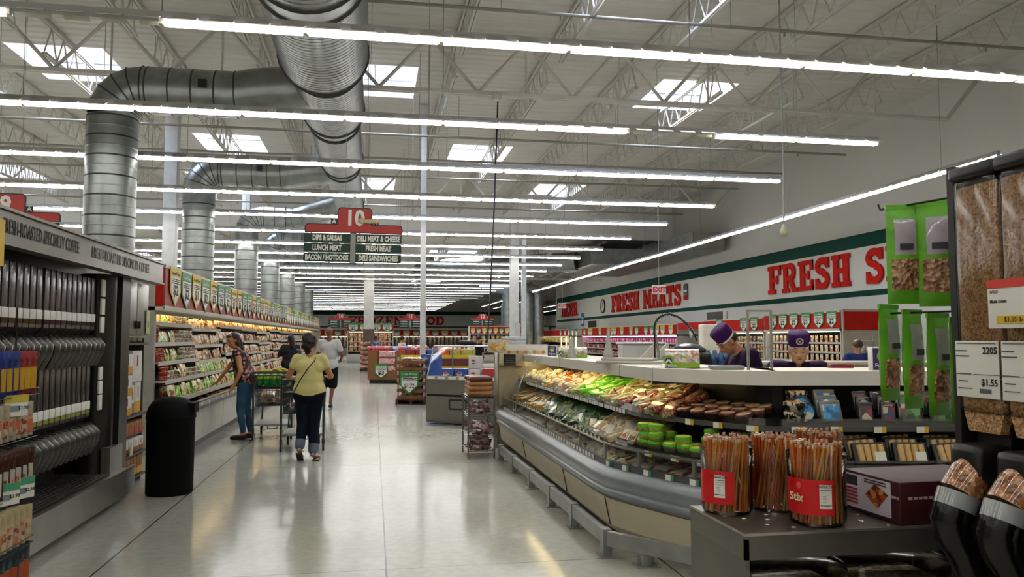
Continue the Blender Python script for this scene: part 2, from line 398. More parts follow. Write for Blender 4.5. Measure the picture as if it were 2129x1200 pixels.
def strip(x1, n, y, z, label, skip=(), rz=PI, group=None, far=False):
    t = thing('strip_light', label, 'strip light', (x1, y, z), rz, group)
    if far: MB().bx(0, n * TL, -.06, .06, .06, .075).bx(0, n * TL, -.063, -.06, -.014, .075).bx(0, n * TL, .06, .063, -.014, .075).ob('housing', mat('far_housing', '#a5a5a2', .6), t)
    else: housing(n * TL).ob('housing', [HOUS, REFL], t)
    if far:
        b = MB()
        for k in range(n): b.tube([(k * TL + .03, 0, -.005), (k * TL + TL - .03, 0, -.005)], .013, 4, caps=False)
        b.ob('lamp_tube', TUBE, t)
    else:
        for k in range(n):
            if k not in skip: put(tube_me, 'lamp_tube', t, (k * TL, 0, 0))
    wm = wire_me if (ZC if y < YD else ZC2) == ZC else wire_me2
    for k in range(1, n, 4): put(wm, 'hanging_wire', t, (k * TL, 0, .1))
    return t
ORD = ['first', 'second', 'third', 'fourth', 'fifth', 'sixth', 'seventh', 'eighth', 'ninth', 'tenth', 'eleventh', 'twelfth']
for i in range(27):
    y = 7.62 + 2.87 * i
    z = 4.47 if i else 4.5
    if i == 0: x1, n, sk = 9.8, 24, (8, 9)
    else:
        x1 = 7.45; n = 18 + min(i, 8); sk = {1: (2,)}.get(i, ())
    x1e = x1
    if i == 0: sk = (9,)
    if i < 12: strip(x1e, n, y, z, ORD[i] + ' long fluorescent strip light crossing the ceiling, counted from the camera', sk)
    else: strip(x1e if y < 57 else x1e - 1, n, y, z, 'distant fluorescent strip light crossing the lower ceiling', (), group='distant strip lights', far=True)
for y, l in ((4.75, 'strip light just above the picture, over the jars'), (1.88, 'strip light straight over the viewer'), (-.99, 'strip light behind the viewer'), (-3.0, 'strip light near the front wall')):
    strip(9.8 if y > 4 else 7.45, 20, y, 4.5, 'long fluorescent ' + l)
strip(10.0, 29, 11.0, 4.5, 'long fluorescent strip light running along the right wall beside the seafood sign', (), PI / 2)
for x, y0, y1 in ((9.0, 54, 66), (10.6, 54, 70), (12.5, 60, 76), (14.5, 60, 84), (17, 60, 84)):
    strip(x, int((y1 - y0) / TL), y0, 4.2, 'distant strip light running lengthwise near the back right corner', (), PI / 2, 'lengthwise strip lights at the back', True)
# ================= DUCTS =================
G = GALV()
def rings(b, p0, p1, r, step, rr=.012, m=0, n=28):
    p0 = Vector(p0); p1 = Vector(p1); L = (p1 - p0).length; d = (p1 - p0) / L; k = int(L / step)
    for i in range(k + 1):
        c = p0 + d * (i * step + .02); b.tube([c - d * .012, c, c + d * .012], [r * 1.001, r + rr, r * 1.001], n, m, caps=False)
t = thing('main_duct', 'huge round galvanised duct running along the ceiling above the aisle', 'duct')
X0, ZB = -.75, 5.0
segs = [(1.5, 8.3, .635), (8.7, 11.2, .62), (11.6, 14.0, .53), (14.4, 17.6, .46), (18, 23.5, .40)]
b = MB(); prev = None
for (a, c, r) in segs:
    z = ZB + .62 if r > .6 else ZB + .10 + r
    if prev: b.tube([(X0, prev[0], prev[1]), (X0, a, z)], [prev[2], r], 36, caps=False)
    b.tube([(X0, a, z), (X0, c, z)], r, 36, caps=False)
    rings(b, (X0, a, z), (X0, c, z), r, .1, .006, n=32)
    for q in (a, c): b.tube([(X0, q - .03, z), (X0, q, z), (X0, q + .03, z)], [r, r + .03, r], 32, 1, caps=False)
    prev = (c, z, r)
b.tube([(X0, 23.5, ZB + .5), (X0, 23.6, ZB + .5)], [.4, .05], 32)
b.ob('duct_shell', [G, mat('duct_seam', '#3c3e3d', .5, .4)], t)
for y in range(3, 24, 3):
    for q in (-.6, .6): MB().bar((X0 + q, y, ZB + .7), (X0 + q, y, ZC), .006).ob('hanger_rod', PIPE, t)
for i, (y, l) in enumerate(((9.4, 'duct drop at the left picture edge nearest the coffee shelves'), (12.6, 'first round duct branch and drop behind the coffee cabinet sign'), (18.6, 'second round duct branch and drop beyond the white column'), (25.45, 'third round duct branch and drop'), (31.15, 'fourth round duct branch and drop'), (37.1, 'fifth round duct drop, beyond the drop wall'), (42.6, 'sixth round duct drop, far down the aisle'), (48.6, 'seventh round duct drop, farthest down the aisle'))):
    r = .36 if i < 2 else .35; xd = -3.95 if i else -4.84
    zt = 5.35 if y < YD else 4.9
    t = thing('branch_duct', 'galvanised ' + l, 'duct')
    b = MB(); pts = []
    if y < 24: pts = [(X0 - .1, y, 5.55), (X0 - 1.1, y, 5.42), (X0 - 1.4, y, zt)] 
    elif y < YD: pts = [(X0 - .1, min(y - 1.0, 23.3), 5.5), (X0 - 1.0, y - .9, 5.4), (X0 - 1.7, y, zt)]
    else: pts = [(X0, y, zt), (X0 - 1.4, y, zt)]
    pts += [(xd + .45, y, zt)]
    if i == 0: pts = []
    for k in range(5):
        a = PI / 2 * (k + 1) / 5
        if i: pts.append((xd + .45 - .45 * math.sin(a), y, zt - .45 + .45 * math.cos(a)))
    if i: b.tube(pts, r, 24, caps=False)
    z0 = .35
    if i == 0: zt = ZC
    b.tube([(xd, y, zt - .45), (xd, y, z0)], r, 24, caps=False)
    rings(b, (xd, y, z0), (xd, y, zt - .5), r, .30, .008, 1, n=24); rings(b, (xd, y, z0 + .15), (xd, y, zt - .5), r, .30, .004, 0, n=24)
    for q in range(2, len(pts) - 1): 
        p = Vector(pts[q]); d = (Vector(pts[q + 1]) - Vector(pts[q - 1])).normalized(); b.tube([p - d * .012, p, p + d * .012], [r, r + .012, r], 24, 1, caps=False)
    if i: rings(b, (xd + .5, y, zt), (X0 - 1.45, y, zt), r, .33, .008, 1, n=24)
    b.ob('duct_shell', [G, mat('duct_seam', '#3c3e3d', .5, .4)], t)
    b2 = MB(); b2.tube([(xd, y, z0 - .35), (xd, y, z0)], [r + .01, r + .02], 24, caps=False); b2.ob('collar', STEEL(), t)
    if y < YD and i: MB().bx(xd + 1.3, xd + 1.42, y - r - .05, y - r + .02, zt - .02, zt + .1).ob('damper_box', BLACK(), t)
# big grille duct by the right wall and grey ducts behind
t = thing('grille_duct', 'grey rectangular supply duct with a grille hung beside the right wall', 'duct')
MB().bx(11.9, 13.2, 27.9, 41, 4.9, 5.6).bx(9.5, 11.9, 33.5, 38.5, 4.85, 5.55).ob('duct_shell', G, t)
MB().bx(11.95, 13.15, 27.86, 27.9, 4.95, 5.55).ob('grille', mat('grille_grey', '#86857f', .5), t)
MB().tube([(9.5, 36, 5.2), (8, 37, 5.2), (4, 41, 5.3), (2.5, 44, 5.3)], .45, 20).ob('round_run', G, t)
t = thing('return_duct', 'cluster of grey ducts dropping in the back right corner', 'duct')
b = MB()
for x in (8.9, 10.3, 11.0): b.tube([(x - 2, 52, 4.9), (x - .6, 52, 4.9), (x - .15, 52, 4.8), (x, 52, 4.4), (x, 52, .3)], .38, 16)
b.bx(8.6, 11.3, 52.4, 53, .1, 3.9); b.ob('duct_shell', G, t)
# ================= GOODS: one mesh of each kind, copied =================
def pillow(b, w, h, t, m=0, nx=7, nz=9, T=None, z0=0, crimp=.03, wob=.0, mf=None):
    """sealed bag standing in XZ, front to -Y"""
    for s in (-1, 1):
        vs = []
        for j in range(nz + 1):
            for i in range(nx + 1):
                x = (i / nx - .5) * w; z = j / nz
                k = max(0, math.sin(PI * min(1, max(0, (z - crimp) / (1 - 2 * crimp))))) ** .45 * max(0, math.sin(PI * i / nx)) ** .55
                y = s * t / 2 * k * (1 + wob * math.sin(i * 2.3 + j * 1.7)); v = Vector((x * (1 - .05 * k), y, z0 + z * h)); vs.append(T @ v if T else v)
        fs = [(j * (nx + 1) + i, j * (nx + 1) + i + 1, (j + 1) * (nx + 1) + i + 1, (j + 1) * (nx + 1) + i) for j in range(nz) for i in range(nx)]
        if mf:
            for n_, f in enumerate(fs):
                b.v += [] ; o_ = len(b.v) if n_ == 0 else o_
                if n_ == 0: b.v += [tuple(v) for v in vs]
                f = f if s < 0 else f[::-1]; b.f.append([q + o_ for q in f]); b.m.append(mf(n_ % nx, n_ // nx, s)); b.sm.append(True)
        else: b.add(vs, fs if s < 0 else [f[::-1] for f in fs], m, True)
    return b
def wedge(w, d, h, m=0):
    return MB().prism([(-d / 2, 0), (d / 2, 0), (d / 2, h)], 0, -w / 2, w / 2, m)
CREAM = ['#d9c9a0', '#e8dfc4', '#cfa95a', '#b83a22', '#eee9d8', '#8a6a34', '#efe6c8']
P_CHEESE = pmat('printed_cheese_film', ['#b88a34', '#d8c890', '#c9b88a', '#e0d8c0', '#8f4420', '#c4a45a', '#6a5a34'], 26)
P_WHITE = pmat('white_tub_print', ['#d9d5c6', '#e2dfd2', '#5a6a3c', '#d9d5c6', '#9d4a3a', '#e6e2d8'], 26, stretch=(.6, .6, 2))
P_RED = pmat('red_tub_print', ['#b8321f', '#c4402a', '#8f1f14', '#d9a080', '#b8321f'], 30, stretch=(.5, .5, 2.2))
P_MEAT = pmat('lunch_meat_print', ['#a0402a', '#c98a60', '#b59a6a', '#5c1c16', '#d8c296', '#c4661e', '#3a2a22'], 28)
P_MIX = pmat('mixed_pack_print', ['#c9b48a', '#b8452a', '#3f5a2c', '#e0d6b8', '#8f5a2a', '#d9a23a', '#2c3f66'], 20)
P_GREEN = pmat('green_pack_print', ['#4f9a2a', '#8fc63f', '#d5e0a0', '#3a7a22', '#b8d86a'], 26)
P_FROZEN = pmat('frozen_carton_print', ['#d9a83a', '#c4502a', '#e0d4a0', '#6a8f4a', '#8a6a9a', '#d8cdb4', '#b03a3a'], 16)
P_PINK = pmat('fresh_meat_print', ['#c05a6a', '#e0a0b0', '#a02a34', '#d88aa0', '#7c1a20', '#d9c0c4'], 9)
CLEAR = glassm('clear_film', (.93, .94, .93), .10, .12)
PLID = mat('tub_lid', '#cfccbf', .4)
def mesh_of(kind, m):
    b = MB()
    if kind == 'tub':
        b.lathe([(.001, 0), (.042, 0), (.05, .048), (.053, .05), (.053, .06), (.001, .061)], 14)
    elif kind == 'bag': pillow(b, .15, .19, .045)
    elif kind == 'pack': b.rbx(-.07, .07, -.012, .012, 0, .16, .006)
    elif kind == 'box': b.rbx(-.05, .05, -.05, .05, 0, .055, .004)
    elif kind == 'carton': b.rbx(-.10, .10, -.08, .08, 0, .22, .004)
    elif kind == 'bottle': b.lathe([(.001, 0), (.038, .002), (.04, .14), (.03, .18), (.013, .21), (.013, .235), (.001, .236)], 10)
    return b.mesh(kind, m)
def copies(me, name, spots, label, cat, group):
    """one object per item; spots = (x, y, z, rz, rx)"""
    o = None
    for (x, y, z, rz, rx) in spots:
        o = bpy.data.objects.new(name, me); COL.objects.link(o); o.location = (x, y, z); o.rotation_euler = (rx, 0, rz); tag(o, label, cat, group)
    return o
def stuff_from(me, name, spots, m, label, cat):
    b = MB(); vs0 = [v.co.copy() for v in me.vertices]; fs0 = [list(p.vertices) for p in me.polygons]
    for (x, y, z, rz, rx) in spots:
        T = Matrix.Translation((x, y, z)) @ Matrix.Rotation(rz, 4, 'Z') @ Matrix.Rotation(rx, 4, 'X')
        b.add([T @ v for v in vs0], fs0, 0)
    return tag(b.ob(name, m), label, cat, None, 'stuff')
# ---- price shields ----
def shield_mesh(w, h, band, border):
    b = MB(); g = .012 * w / .3
    out = [(-w / 2, h), (-w / 2, h * .38), (0, 0), (w / 2, h * .38), (w / 2, h)]
    b.prism(out[::-1], 1, 0, .006, 0)
    inn = [(-w / 2 + 2 * g, h * .76), (-w / 2 + 2 * g, h * .40), (0, 3 * g), (w / 2 - 2 * g, h * .40), (w / 2 - 2 * g, h * .76)]
    b.prism(inn[::-1], 1, -.002, 0, 1)
    # printed scribble lines above the price
    for k in range(3):
        x = 0; z = h * (.70 - .05 * k)
        while x < w * .7: l = w * (.05 + .07 * ((k * 5 + int(x * 97)) % 3)); b.bx(-w * .36 + x, -w * .36 + x + l, -.003, -.002, z - h * .014, z + h * .014, 2); x += l + w * .03
    return b.mesh('price_sign', [border, PAPER(), INK()])
YEL = mat('sign_yellow', '#c9a61c', .5, var=.02); SGR = mat('shield_green', '#2f7a3c', .5, var=.02)
SH = {c: shield_mesh(.30, .47, m, m) for c, m in (('y', YEL), ('g', SGR))}
PR = {p: text_mesh(p, .17, .0006, .006, xs=.8) for p in ('$2', '$1', '$3', '$7', '$6')}
BD = {'y': text_mesh('Low Price', .058, .0006, .001), 'g': text_mesh('Low Price', .058, .0006, .001)}
for q in list(PR.values()): q.materials.clear(); q.materials.append(INK())
BD['y'].materials.clear(); BD['y'].materials.append(INK()); BD['g'].materials.clear(); BD['g'].materials.append(PAPER())
def shield(x, y, z, face, c, price, label, group=None, s=1, print_=True, sx=1.6):
    rz = {'-Y': 0, '+X': PI / 2, '-X': -PI / 2}[face]
    o = put(SH[c], 'price_sign', None, (x, y, z), rz); o.scale = (s * sx, 1, s); tag(o, label, 'price sign', group)
    if print_:
        for me, nm, dz in ((PR[price], 'price_figure', .19), (BD[c], 'band_lettering', .40)):
            q = put(me, nm, o, (0, -.0035, dz)); q.rotation_euler = (PI / 2, 0, 0)
    return o
# ---- slab letters for the wall signs ----
def arc(cx, cz, rx, rz, a0, a1, n=10): return [(cx + rx * math.cos(math.radians(a0 + (a1 - a0) * i / n)), cz + rz * math.sin(math.radians(a0 + (a1 - a0) * i / n))) for i in range(n + 1)]
GLY = {
 'F': [(.1, .34, 0, 1), (0, .46, 0, .15), (0, .8, .85, 1), (.3, .58, .42, .56), (.52, .62, .34, .64), (.66, .8, .64, 1)],
 'E': [(.1, .34, 0, 1), (0, .8, 0, .15), (0, .8, .85, 1), (.3, .56, .43, .57), (.5, .6, .35, .65), (.66, .8, .66, 1), (.66, .8, 0, .34)],
 'H': [(.08, .32, 0, 1), (.56, .8, 0, 1), (0, .4, 0, .15), (0, .4, .85, 1), (.48, .88, 0, .15), (.48, .88, .85, 1), (.3, .6, .42, .57)],
 'M': [(.08, .28, 0, 1), (.8, 1.02, 0, 1), (0, .36, 0, .15), (0, .3, .85, 1), (.74, 1.1, 0, .15), (.8, 1.1, .85, 1), [(.18, .95), (.55, .3), (.92, .95)]],
 'N': [(.1, .26, 0, 1), (.66, .82, 0, 1), (0, .36, 0, .15), (0, .3, .85, 1), (.56, .92, .85, 1), [(.18, .92), (.74, .08)]],
 'A': [(0, .36, 0, .15), (.56, .94, 0, .15), (.24, .7, .28, .42), [(.16, .08), (.45, .94)], [(.78, .08), (.49, .94)]],
 'T': [(.3, .55, 0, 1), (.17, .68, 0, .15), (0, .85, .85, 1), (0, .13, .64, 1), (.72, .85, .64, 1)],
 'Z': [(0, .78, .85, 1), (0, .78, 0, .15), (0, .13, .64, 1), (.65, .78, 0, .36), [(.64, .88), (.14, .12)]],
 'B': [(.1, .34, 0, 1), (0, .5, 0, .15), (0, .5, .85, 1), (.3, .5, .43, .57), arc(.46, .72, .22, .205, -90, 90), arc(.48, .3, .25, .225, -90, 90)],
 'R': [(.1, .34, 0, 1), (0, .44, 0, .15), (0, .5, .85, 1), (.3, .5, .4, .55), arc(.46, .69, .24, .225, -90, 90), [(.5, .45), (.72, .08)], (.6, .92, 0, .14)],
 'D': [(.1, .34, 0, 1), (0, .5, 0, .15), (0, .5, .85, 1), arc(.44, .5, .34, .42, -90, 90, 14)],
 'O': [arc(.44, .5, .33, .39, 0, 360, 20)],
 'S': [arc(.4, .73, .25, .18, 20, 270, 12) + arc(.4, .28, .27, .2, 90, -160, 12)[1:], (.6, .74, .66, 1), (.06, .2, 0, .34)],
}
GW = {'M': 1.22, 'H': 1.0, 'A': 1.02, 'N': 1.02, 'R': 1.0, 'O': .95, 'D': .95}
def glyph(ch, h, wk, d, m):
    b = MB(); e = 0
    for s in GLY[ch]:
        e += .0004
        if isinstance(s, tuple): b.bx(s[0] * h * wk, s[1] * h * wk, -d - e, 0, s[2] * h, s[3] * h)
        else:
            t = .105 if ch != 'O' else .12
            P = [Vector((x * wk, z)) for x, z in s]; A = []; B = []
            for i, p in enumerate(P):
                q = (P[min(i + 1, len(P) - 1)] - P[max(i - 1, 0)]).normalized()
                if ch == 'O': q = (P[(i + 1) % (len(P) - 1)] - P[(i - 1) % (len(P) - 1)]).normalized()
                n = Vector((-q.y, q.x)) * t; A.append((p + n) * h); B.append((p - n) * h)
            for i in range(len(P) - 1):
                b.prism([tuple(A[i]), tuple(A[i + 1]), tuple(B[i + 1]), tuple(B[i])], 1, -d - e, 0)
    return b.ob('letter', m)
def wall_sign(txt, loc, rz, h, total, m, label, d=.05):
    t = thing('wall_sign', label, 'wall sign', loc, rz)
    raw = sum(GW.get(c, .9) if c != ' ' else .55 for c in txt); wk = total / (raw * h); x = 0
    for c in txt:
        if c != ' ': o = glyph(c, h, wk, d, m); o.parent = t; o.location = (x, 0, 0)
        x += (GW.get(c, .9) if c != ' ' else .55) * h * wk
    return t
# ---- refrigerated multideck, local: length along +x, front to -y, back at y = depth ----
def multideck(label, loc, rz, L, depth=1.0, h=2.2, zh=1.75, shelves=4, base=.5, m_in=None, group=None, lit=None, ends=True, hdr=None, name='refrigerated_case', cat='refrigerated case', setback=.35, heads=None):
    t = thing(name, label, cat, loc, rz, group)
    W = mat('case_white', '#b9b6ab', .45)
    MB().bx(0, L, -.02 if base < .3 else 0, depth, .12, base).bx(0, L, .1, depth, 0, .12).ob('base', W, t)
    MB().bx(0, L, depth - .06, depth, base, h).ob('back_panel', m_in or mat('case_inner', '#8a877b', .5), t)
    MB().bx(0, L, setback - .06, depth, zh - .02, zh + .03).bx(0, L, setback, depth, h - .03, h).bx(0, L, setback - .04, setback, zh, zh + .04).bx(0, L, setback - .04, setback, h - .04, h + .01).ob('canopy', W, t)
    MB().bx(0, L, setback - .03, setback, zh + .04, h - .04).ob('header_band', hdr or RED(), t)
    if ends:
        for x in (0, L - .06):
            MB().bx(x, x + .06, setback, depth, base, h).bx(x, x + .06, .02, setback, base, base + .25).ob('end_panel', W, t)
    zs = [base + (zh - base - .25) * (k + 1) / (shelves + .0) - .1 for k in range(shelves)]
    for k, z in enumerate(zs):
        y0 = setback + .02 + .04 * k
        MB().bx(.06, L - .06, y0, depth - .06, z, z + .02).bx(.06, L - .06, y0 - .012, y0, z - .02, z + .03).ob('shelf', W, t)
    if lit:
        MB().bx(.1, L - .1, setback + .03, setback + .07, zh - .05, zh - .025).ob('case_lamp', lit, t)
    return t, zs
def lampm(name, c, e):
    m = mat(name, c, .5, var=0); b = m.node_tree.nodes['Principled BSDF']; b.inputs['Emission Color'].default_value = rgb(c); b.inputs['Emission Strength'].default_value = e; return m
LW = lampm('case_lamp_warm', '#ffdf98', 8); LC = lampm('case_lamp_white', '#fff2d8', 5); LP = lampm('case_lamp_pink', '#ff9ad8', 10)
def fill_rows(loc, rz, x0, x1, y, zs, me, step, jit=.01, rows=1, dy=.12, stack=1, sh=.06, rx=0):
    out = []; c, s = math.cos(rz), math.sin(rz)
    for z in zs:
        x = x0
        while x < x1:
            for r in range(rows):
                for k in range(stack if stack > 0 else R.randint(1, -stack)):
                    lx = x + R.uniform(-jit, jit); ly = y + r * dy + R.uniform(-jit, jit)
                    out.append((loc[0] + c * lx - s * ly, loc[1] + s * lx + c * ly, loc[2] + z + .021 + k * sh, rz + R.uniform(-.08, .08), rx))
            x += step
    return out
# ================= RIGHT WALL =================
XH = 12.0
# local x runs towards -Y (camera) when rz = -PI/2: front faces -X
RZ = -PI / 2
def rcase(label, y_far, y_near, **k):
    return multideck(label, (XH - .35, y_far, 0), RZ, y_far - y_near, depth=1.55, **k), (XH - .35, y_far, 0)
(cB, zB), lB = rcase('tall produce case with green price shields beside the blank red end panel', 22.6, 18.6, h=2.27, zh=1.76, lit=LC, m_in=mat('case_dark', '#2c2a26', .5), shelves=4)
(cC, zC_), lC = rcase('case of colourful fruit packs behind the chef in the purple cap', 27.1, 22.7, h=2.2, zh=1.74, lit=LC, shelves=4)
(cE, zE), lE = rcase('long fresh meat case glowing pink under the meats sign', 44.3, 29.8, h=2.13, zh=1.66, lit=LP, m_in=mat('case_pinkish', '#b9a0aa', .5), shelves=3, ends=True)
(cF, zF), lF = rcase('beer cooler with yellow lamps under the far beer sign', 56.5, 47.5, h=2.1, zh=1.65, lit=LW, shelves=2)
mc = {k: mesh_of(k, m) for k, m in (('bag', P_MEAT), ('carton', P_MIX), ('tub', P_WHITE), ('box', P_RED), ('pack', P_CHEESE), ('bottle', P_MIX))}
def recolour(me, m): q = me.copy(); q.materials.clear(); q.materials.append(m); return q
bagmix = recolour(mc['bag'], P_MIX); bagpink = recolour(mc['bag'], P_PINK); cartfz = recolour(mc['carton'], P_FROZEN); packmeat = recolour(mc['pack'], P_MEAT); bagwhite = recolour(mc['bag'], P_WHITE); bagcheese = recolour(mc['bag'], P_CHEESE); bagcream = recolour(mc['bag'], pmat('cream_bag_print', ['#d8c49a', '#c99a5a', '#e0d8be', '#c45a3a', '#e8dcc0'], 18))
copies(bagcream, 'produce_bag', fill_rows(lB, RZ, .2, 3.8, .5, zB[1:], bagcream, .24), 'tan produce bag on the shelves of the green shield case', 'produce bag', 'tan bags in the green shield case')
copies(bagmix, 'fruit_pack', fill_rows(lC, RZ, .2, 4.2, .5, zC_[1:], bagmix, .22), 'colourful fruit pack on the shelves behind the standing chef', 'fruit pack', 'fruit packs behind the chef')
copies(bagpink, 'meat_pack', fill_rows(lE, RZ, .2, 14.2, .5, zE, bagpink, .3), 'pink wrapped meat pack in the long pink lit case', 'meat pack', 'meat packs in the pink case')
copies(recolour(mc['carton'], pmat('beer_print', ['#c9b43a', '#e0d27a', '#8a7420', '#d8d0a0'], 14)), 'beer_carton', fill_rows(lF, RZ, .2, 8.7, .5, zF, None, .42), 'yellow beer carton in the cooler under the beer sign', 'beer carton', 'beer cartons')
for k in range(4):
    p = U(1168 + 10 * k, 705, X=XH - .1); tag(MB().cyl(XH - .12, p.y, .7, 1.62, .035, 8).ob('cooler_lamp', LW), 'upright yellow lamp tube in the beer cooler', 'lamp tube', 'upright lamps of the beer cooler')
YL = [U(u, 700, X=XH).y for u in (1176, 1184, 1192, 1200, 1167)]
for y in YL: shield(XH - .05, y, 1.63, '-X', 'g', '$2', 'small pale price shield on the beer cooler header', 'shields on the beer cooler', 1.0, False)
for u, c in ((1217, 'g'), (1226, 'y'), (1231, 'y'), (1249, 'y'), (1267, 'y'), (1274, 'y'), (1280, 'y'), (1295, 'y'), (1314, 'y'), (1326, 'g'), (1345, 'g'), (1357, 'g'), (1368, 'y'), (1380, 'y'), (1397, 'y')):
    shield(XH - .05, U(u, 700, X=XH).y, 1.63, '-X', c, '$2', 'price shield with a %s band hanging on the header of the pink meat case' % {'g': 'green', 'y': 'yellow'}[c], 'shields on the meat case ' + c, 1.0, False)
for u in (1498, 1549, 1571): shield(XH - .05, U(u, 700, X=XH).y, 1.74, '-X', 'g', '$2', 'green banded price shield on the red header near the standing chef', 'shields on the fruit case', 1.0)
for i, u in enumerate((1610, 1631, 1654, 1679, 1706, 1733)):
    shield(XH - .05, U(u, 700, X=XH).y, 1.80, '-X', 'g', '$2' if i != 3 else '$3', 'green price shield, %s from the standing chef on the tall produce case' % ORD[i], None, .98)
# blank red end of the tall case, facing the camera
t = thing('end_panel_sign', 'blank red panel over a beige end wall beside the hanging bags', 'end panel', (XH - .02, 18.54, 0))
MB().bx(0, 1.2, -.06, 0, 0, 2.3).ob('panel', mat('beige_panel', '#a59c8a', .6), t)
MB().bx(.04, 1.16, -.08, -.06, 1.76, 2.24).ob('red_face', RED(), t)
# doorway between the cases, with dark store room goods
t = thing('service_opening', 'dark opening with a red valance beside the meat case', 'opening', (XH, 0, 0))
MB().bx(0, .06, 27.2, 29.7, 1.88, 2.15).ob('valance', RED(), t); MB().bx(1.3, 1.4, 27.2, 29.7, 0, 1.9).ob('dark_back', mat('dark_recess', '#191512', .6), t)
MB().lathe([(.001, 0), (.16, .0), (.16, .03), (.001, .03)], 20, T=Matrix.Translation((.02, 28.4, 1.72)) @ Matrix.Rotation(-PI / 2, 4, 'Y')).ob('round_badge', PAPER(), t)
copies(bagmix, 'stock_pack', [(XH + .9, 27.4 + .22 * i, z, RZ, 0) for i in range(10) for z in (.9, 1.25)], 'dim pack on the shelf inside the dark opening', 'pack', 'packs in the dark opening')
for z in (.88, 1.23): tag(MB().bx(XH + .7, XH + 1.29, 27.22, 29.68, z - .02, z).ob('dark_shelf', STEEL()), 'shelf inside the dark opening', 'shelf', 'shelves inside the dark opening')
# wall signs
RL = mat('letter_red', '#b81c12', .75)
wall_sign('BEER', (XR - .03, 55.4, 3.06), RZ, .92, 4.7, RL, 'red slab letters spelling BEER on the right wall')
wall_sign('FRESH MEATS', (XR - .03, 43.2, 3.02), RZ, .95, 10.4, RL, 'red slab letters spelling FRESH MEATS on the right wall')
wall_sign('FRESH SEAFOOD', (XR - .03, 25.05, 3.05), RZ, .95, 12.2, RL, 'red slab letters spelling FRESH SEAFOOD, last part behind the green bags')
wall_sign('FROZEN FOOD', (-2.75, YB - .03, 3.0), 0, .98, 10.6, RL, 'red slab letters spelling FROZEN FOOD on the back wall')
# clock, badge, exit signs, windows high on the wall
t = thing('wall_clock', 'round black rimmed clock left of the meats sign', 'clock', (XR - .03, U(1255, 632, X=XR).y, 3.45), RZ)
RM = Matrix.Rotation(PI / 2, 4, 'X')
MB().lathe([(.34, 0), (.36, .06), (.42, .06), (.42, 0)], 28, T=RM).ob('rim', BLACK(), t); MB().lathe([(.001, .03), (.35, .03)], 28, T=RM).ob('dial', PAPER(), t)
MB().bar((0, -.045, 0), (.0, -.045, .26), .012).bar((0, -.045, 0), (-.14, -.045, -.08), .015).ob('hand', INK(), t)
t = thing('wall_plaque', 'small dark plaque with a red foot right of the meats sign', 'plaque', (XR - .03, U(1428, 607, X=XR).y, 3.45), RZ)
MB().bx(-.22, .22, -.04, 0, .0, .42).bx(-.14, .14, -.05, -.0, .42, .48).ob('board', mat('plaque_dark', '#2a3236', .5), t); MB().bx(-.22, .22, -.045, 0, -.22, -.02).ob('red_foot', RED(), t); MB().bx(-.16, .16, -.046, 0, .12, .2).ob('white_line', PAPER(), t)
def exit_sign(x, y, z, rz, label, ztop):
    t = thing('exit_sign', label, 'exit sign', (x, y, z), rz)
    MB().rbx(-.16, .16, -.02, .02, 0, .2, .01).ob('sign_body', WHITE(), t)
    text('EXIT', mat('exit_red', '#c8203a', .4), (0, -.022, .1), size=.15, bold=.005, parent=t)
    MB().bar((0, 0, .2), (0, 0, ztop - z), .006).ob('hanging_rod', PIPE, t)
p = U(1370, 612, Y=16.5); exit_sign(p.x, 16.5, p.z, 0, 'white exit sign with red letters hanging in front of the meats sign', 4.5)
p = U(1169, 641, Y=30); exit_sign(p.x, 30, p.z, 0, 'small exit sign hanging in front of the beer sign', 4.5)
for (u0, u1, zz, l, nm) in ((1465, 1512, (2.15, 2.6), 'grey', 1), (1221, 1244, (2.0, 2.62), 'dark', 2)):
    y1, y0 = U(u0, 650, X=XR).y, U(u1, 650, X=XR).y
    o = struct(MB().bx(XR - .02, XR - .01, y0, y1, zz[0], zz[1]).ob('window_%d' % (nm + 2), mat('dark_window', '#33332f', .2)))
    MB().bx(XR - .04, XR - .02, y0, y0 + .3, zz[0], zz[1]).bx(XR - .04, XR - .02, y1 - .3, y1, zz[0], zz[1]).ob('window_frame', WHITE(), o)
t = thing('beer_banner', 'narrow blue banner hanging between the beer and meat cases', 'banner', (XH, U(1211, 665, X=XH).y, 0), RZ)
MB().bx(-.3, .3, 0, .03, 2.25, 3.0).ob('cloth', mat('banner_blue', '#27416b', .5), t); MB().bx(-.2, .2, -.01, 0, 2.4, 2.6).bx(-.2, .2, -.01, 0, 2.7, 2.75).ob('print', PAPER(), t); MB().bar((0, .015, 0), (0, .015, 2.3), .02).ob('post', STEEL(), t)
# ================= BACK WALL =================
(cK, zK), lK = multideck('long row of frozen food cabinets with lit doors on the back wall', (-8.5, YB - 1.6, 0), 0, 22, depth=1.5, h=2.45, zh=1.75, lit=None, shelves=4, heads=None, setback=.1), (-8.5, YB - 1.6, 0)
cartF = recolour(mc['carton'], P_FROZEN)
copies(cartF, 'frozen_carton', [(x, y, z, r, 0) for (x, y, z, r, _) in fill_rows(lK, 0, .4, 21.7, .3, zK, None, .46)], 'coloured frozen food carton behind the cabinet doors on the back wall', 'frozen carton', 'frozen cartons on the back wall')
for k in range(23):
    tag(MB().bx(-8.5 + k * .95, -8.42 + k * .95, YB - 1.66, YB - 1.6, .5, 1.78).ob('door_post', mat('frame_black', '#1c1b19', .5)), 'black door frame post of the frozen cabinets', 'door frame', 'black frames of the frozen cabinets')
tag(MB().bx(-8.4, 13.3, YB - 1.62, YB - 1.6, 1.66, 1.7).ob('cabinet_lamp', LC), 'lamp line under the frozen cabinet header', 'lamp')
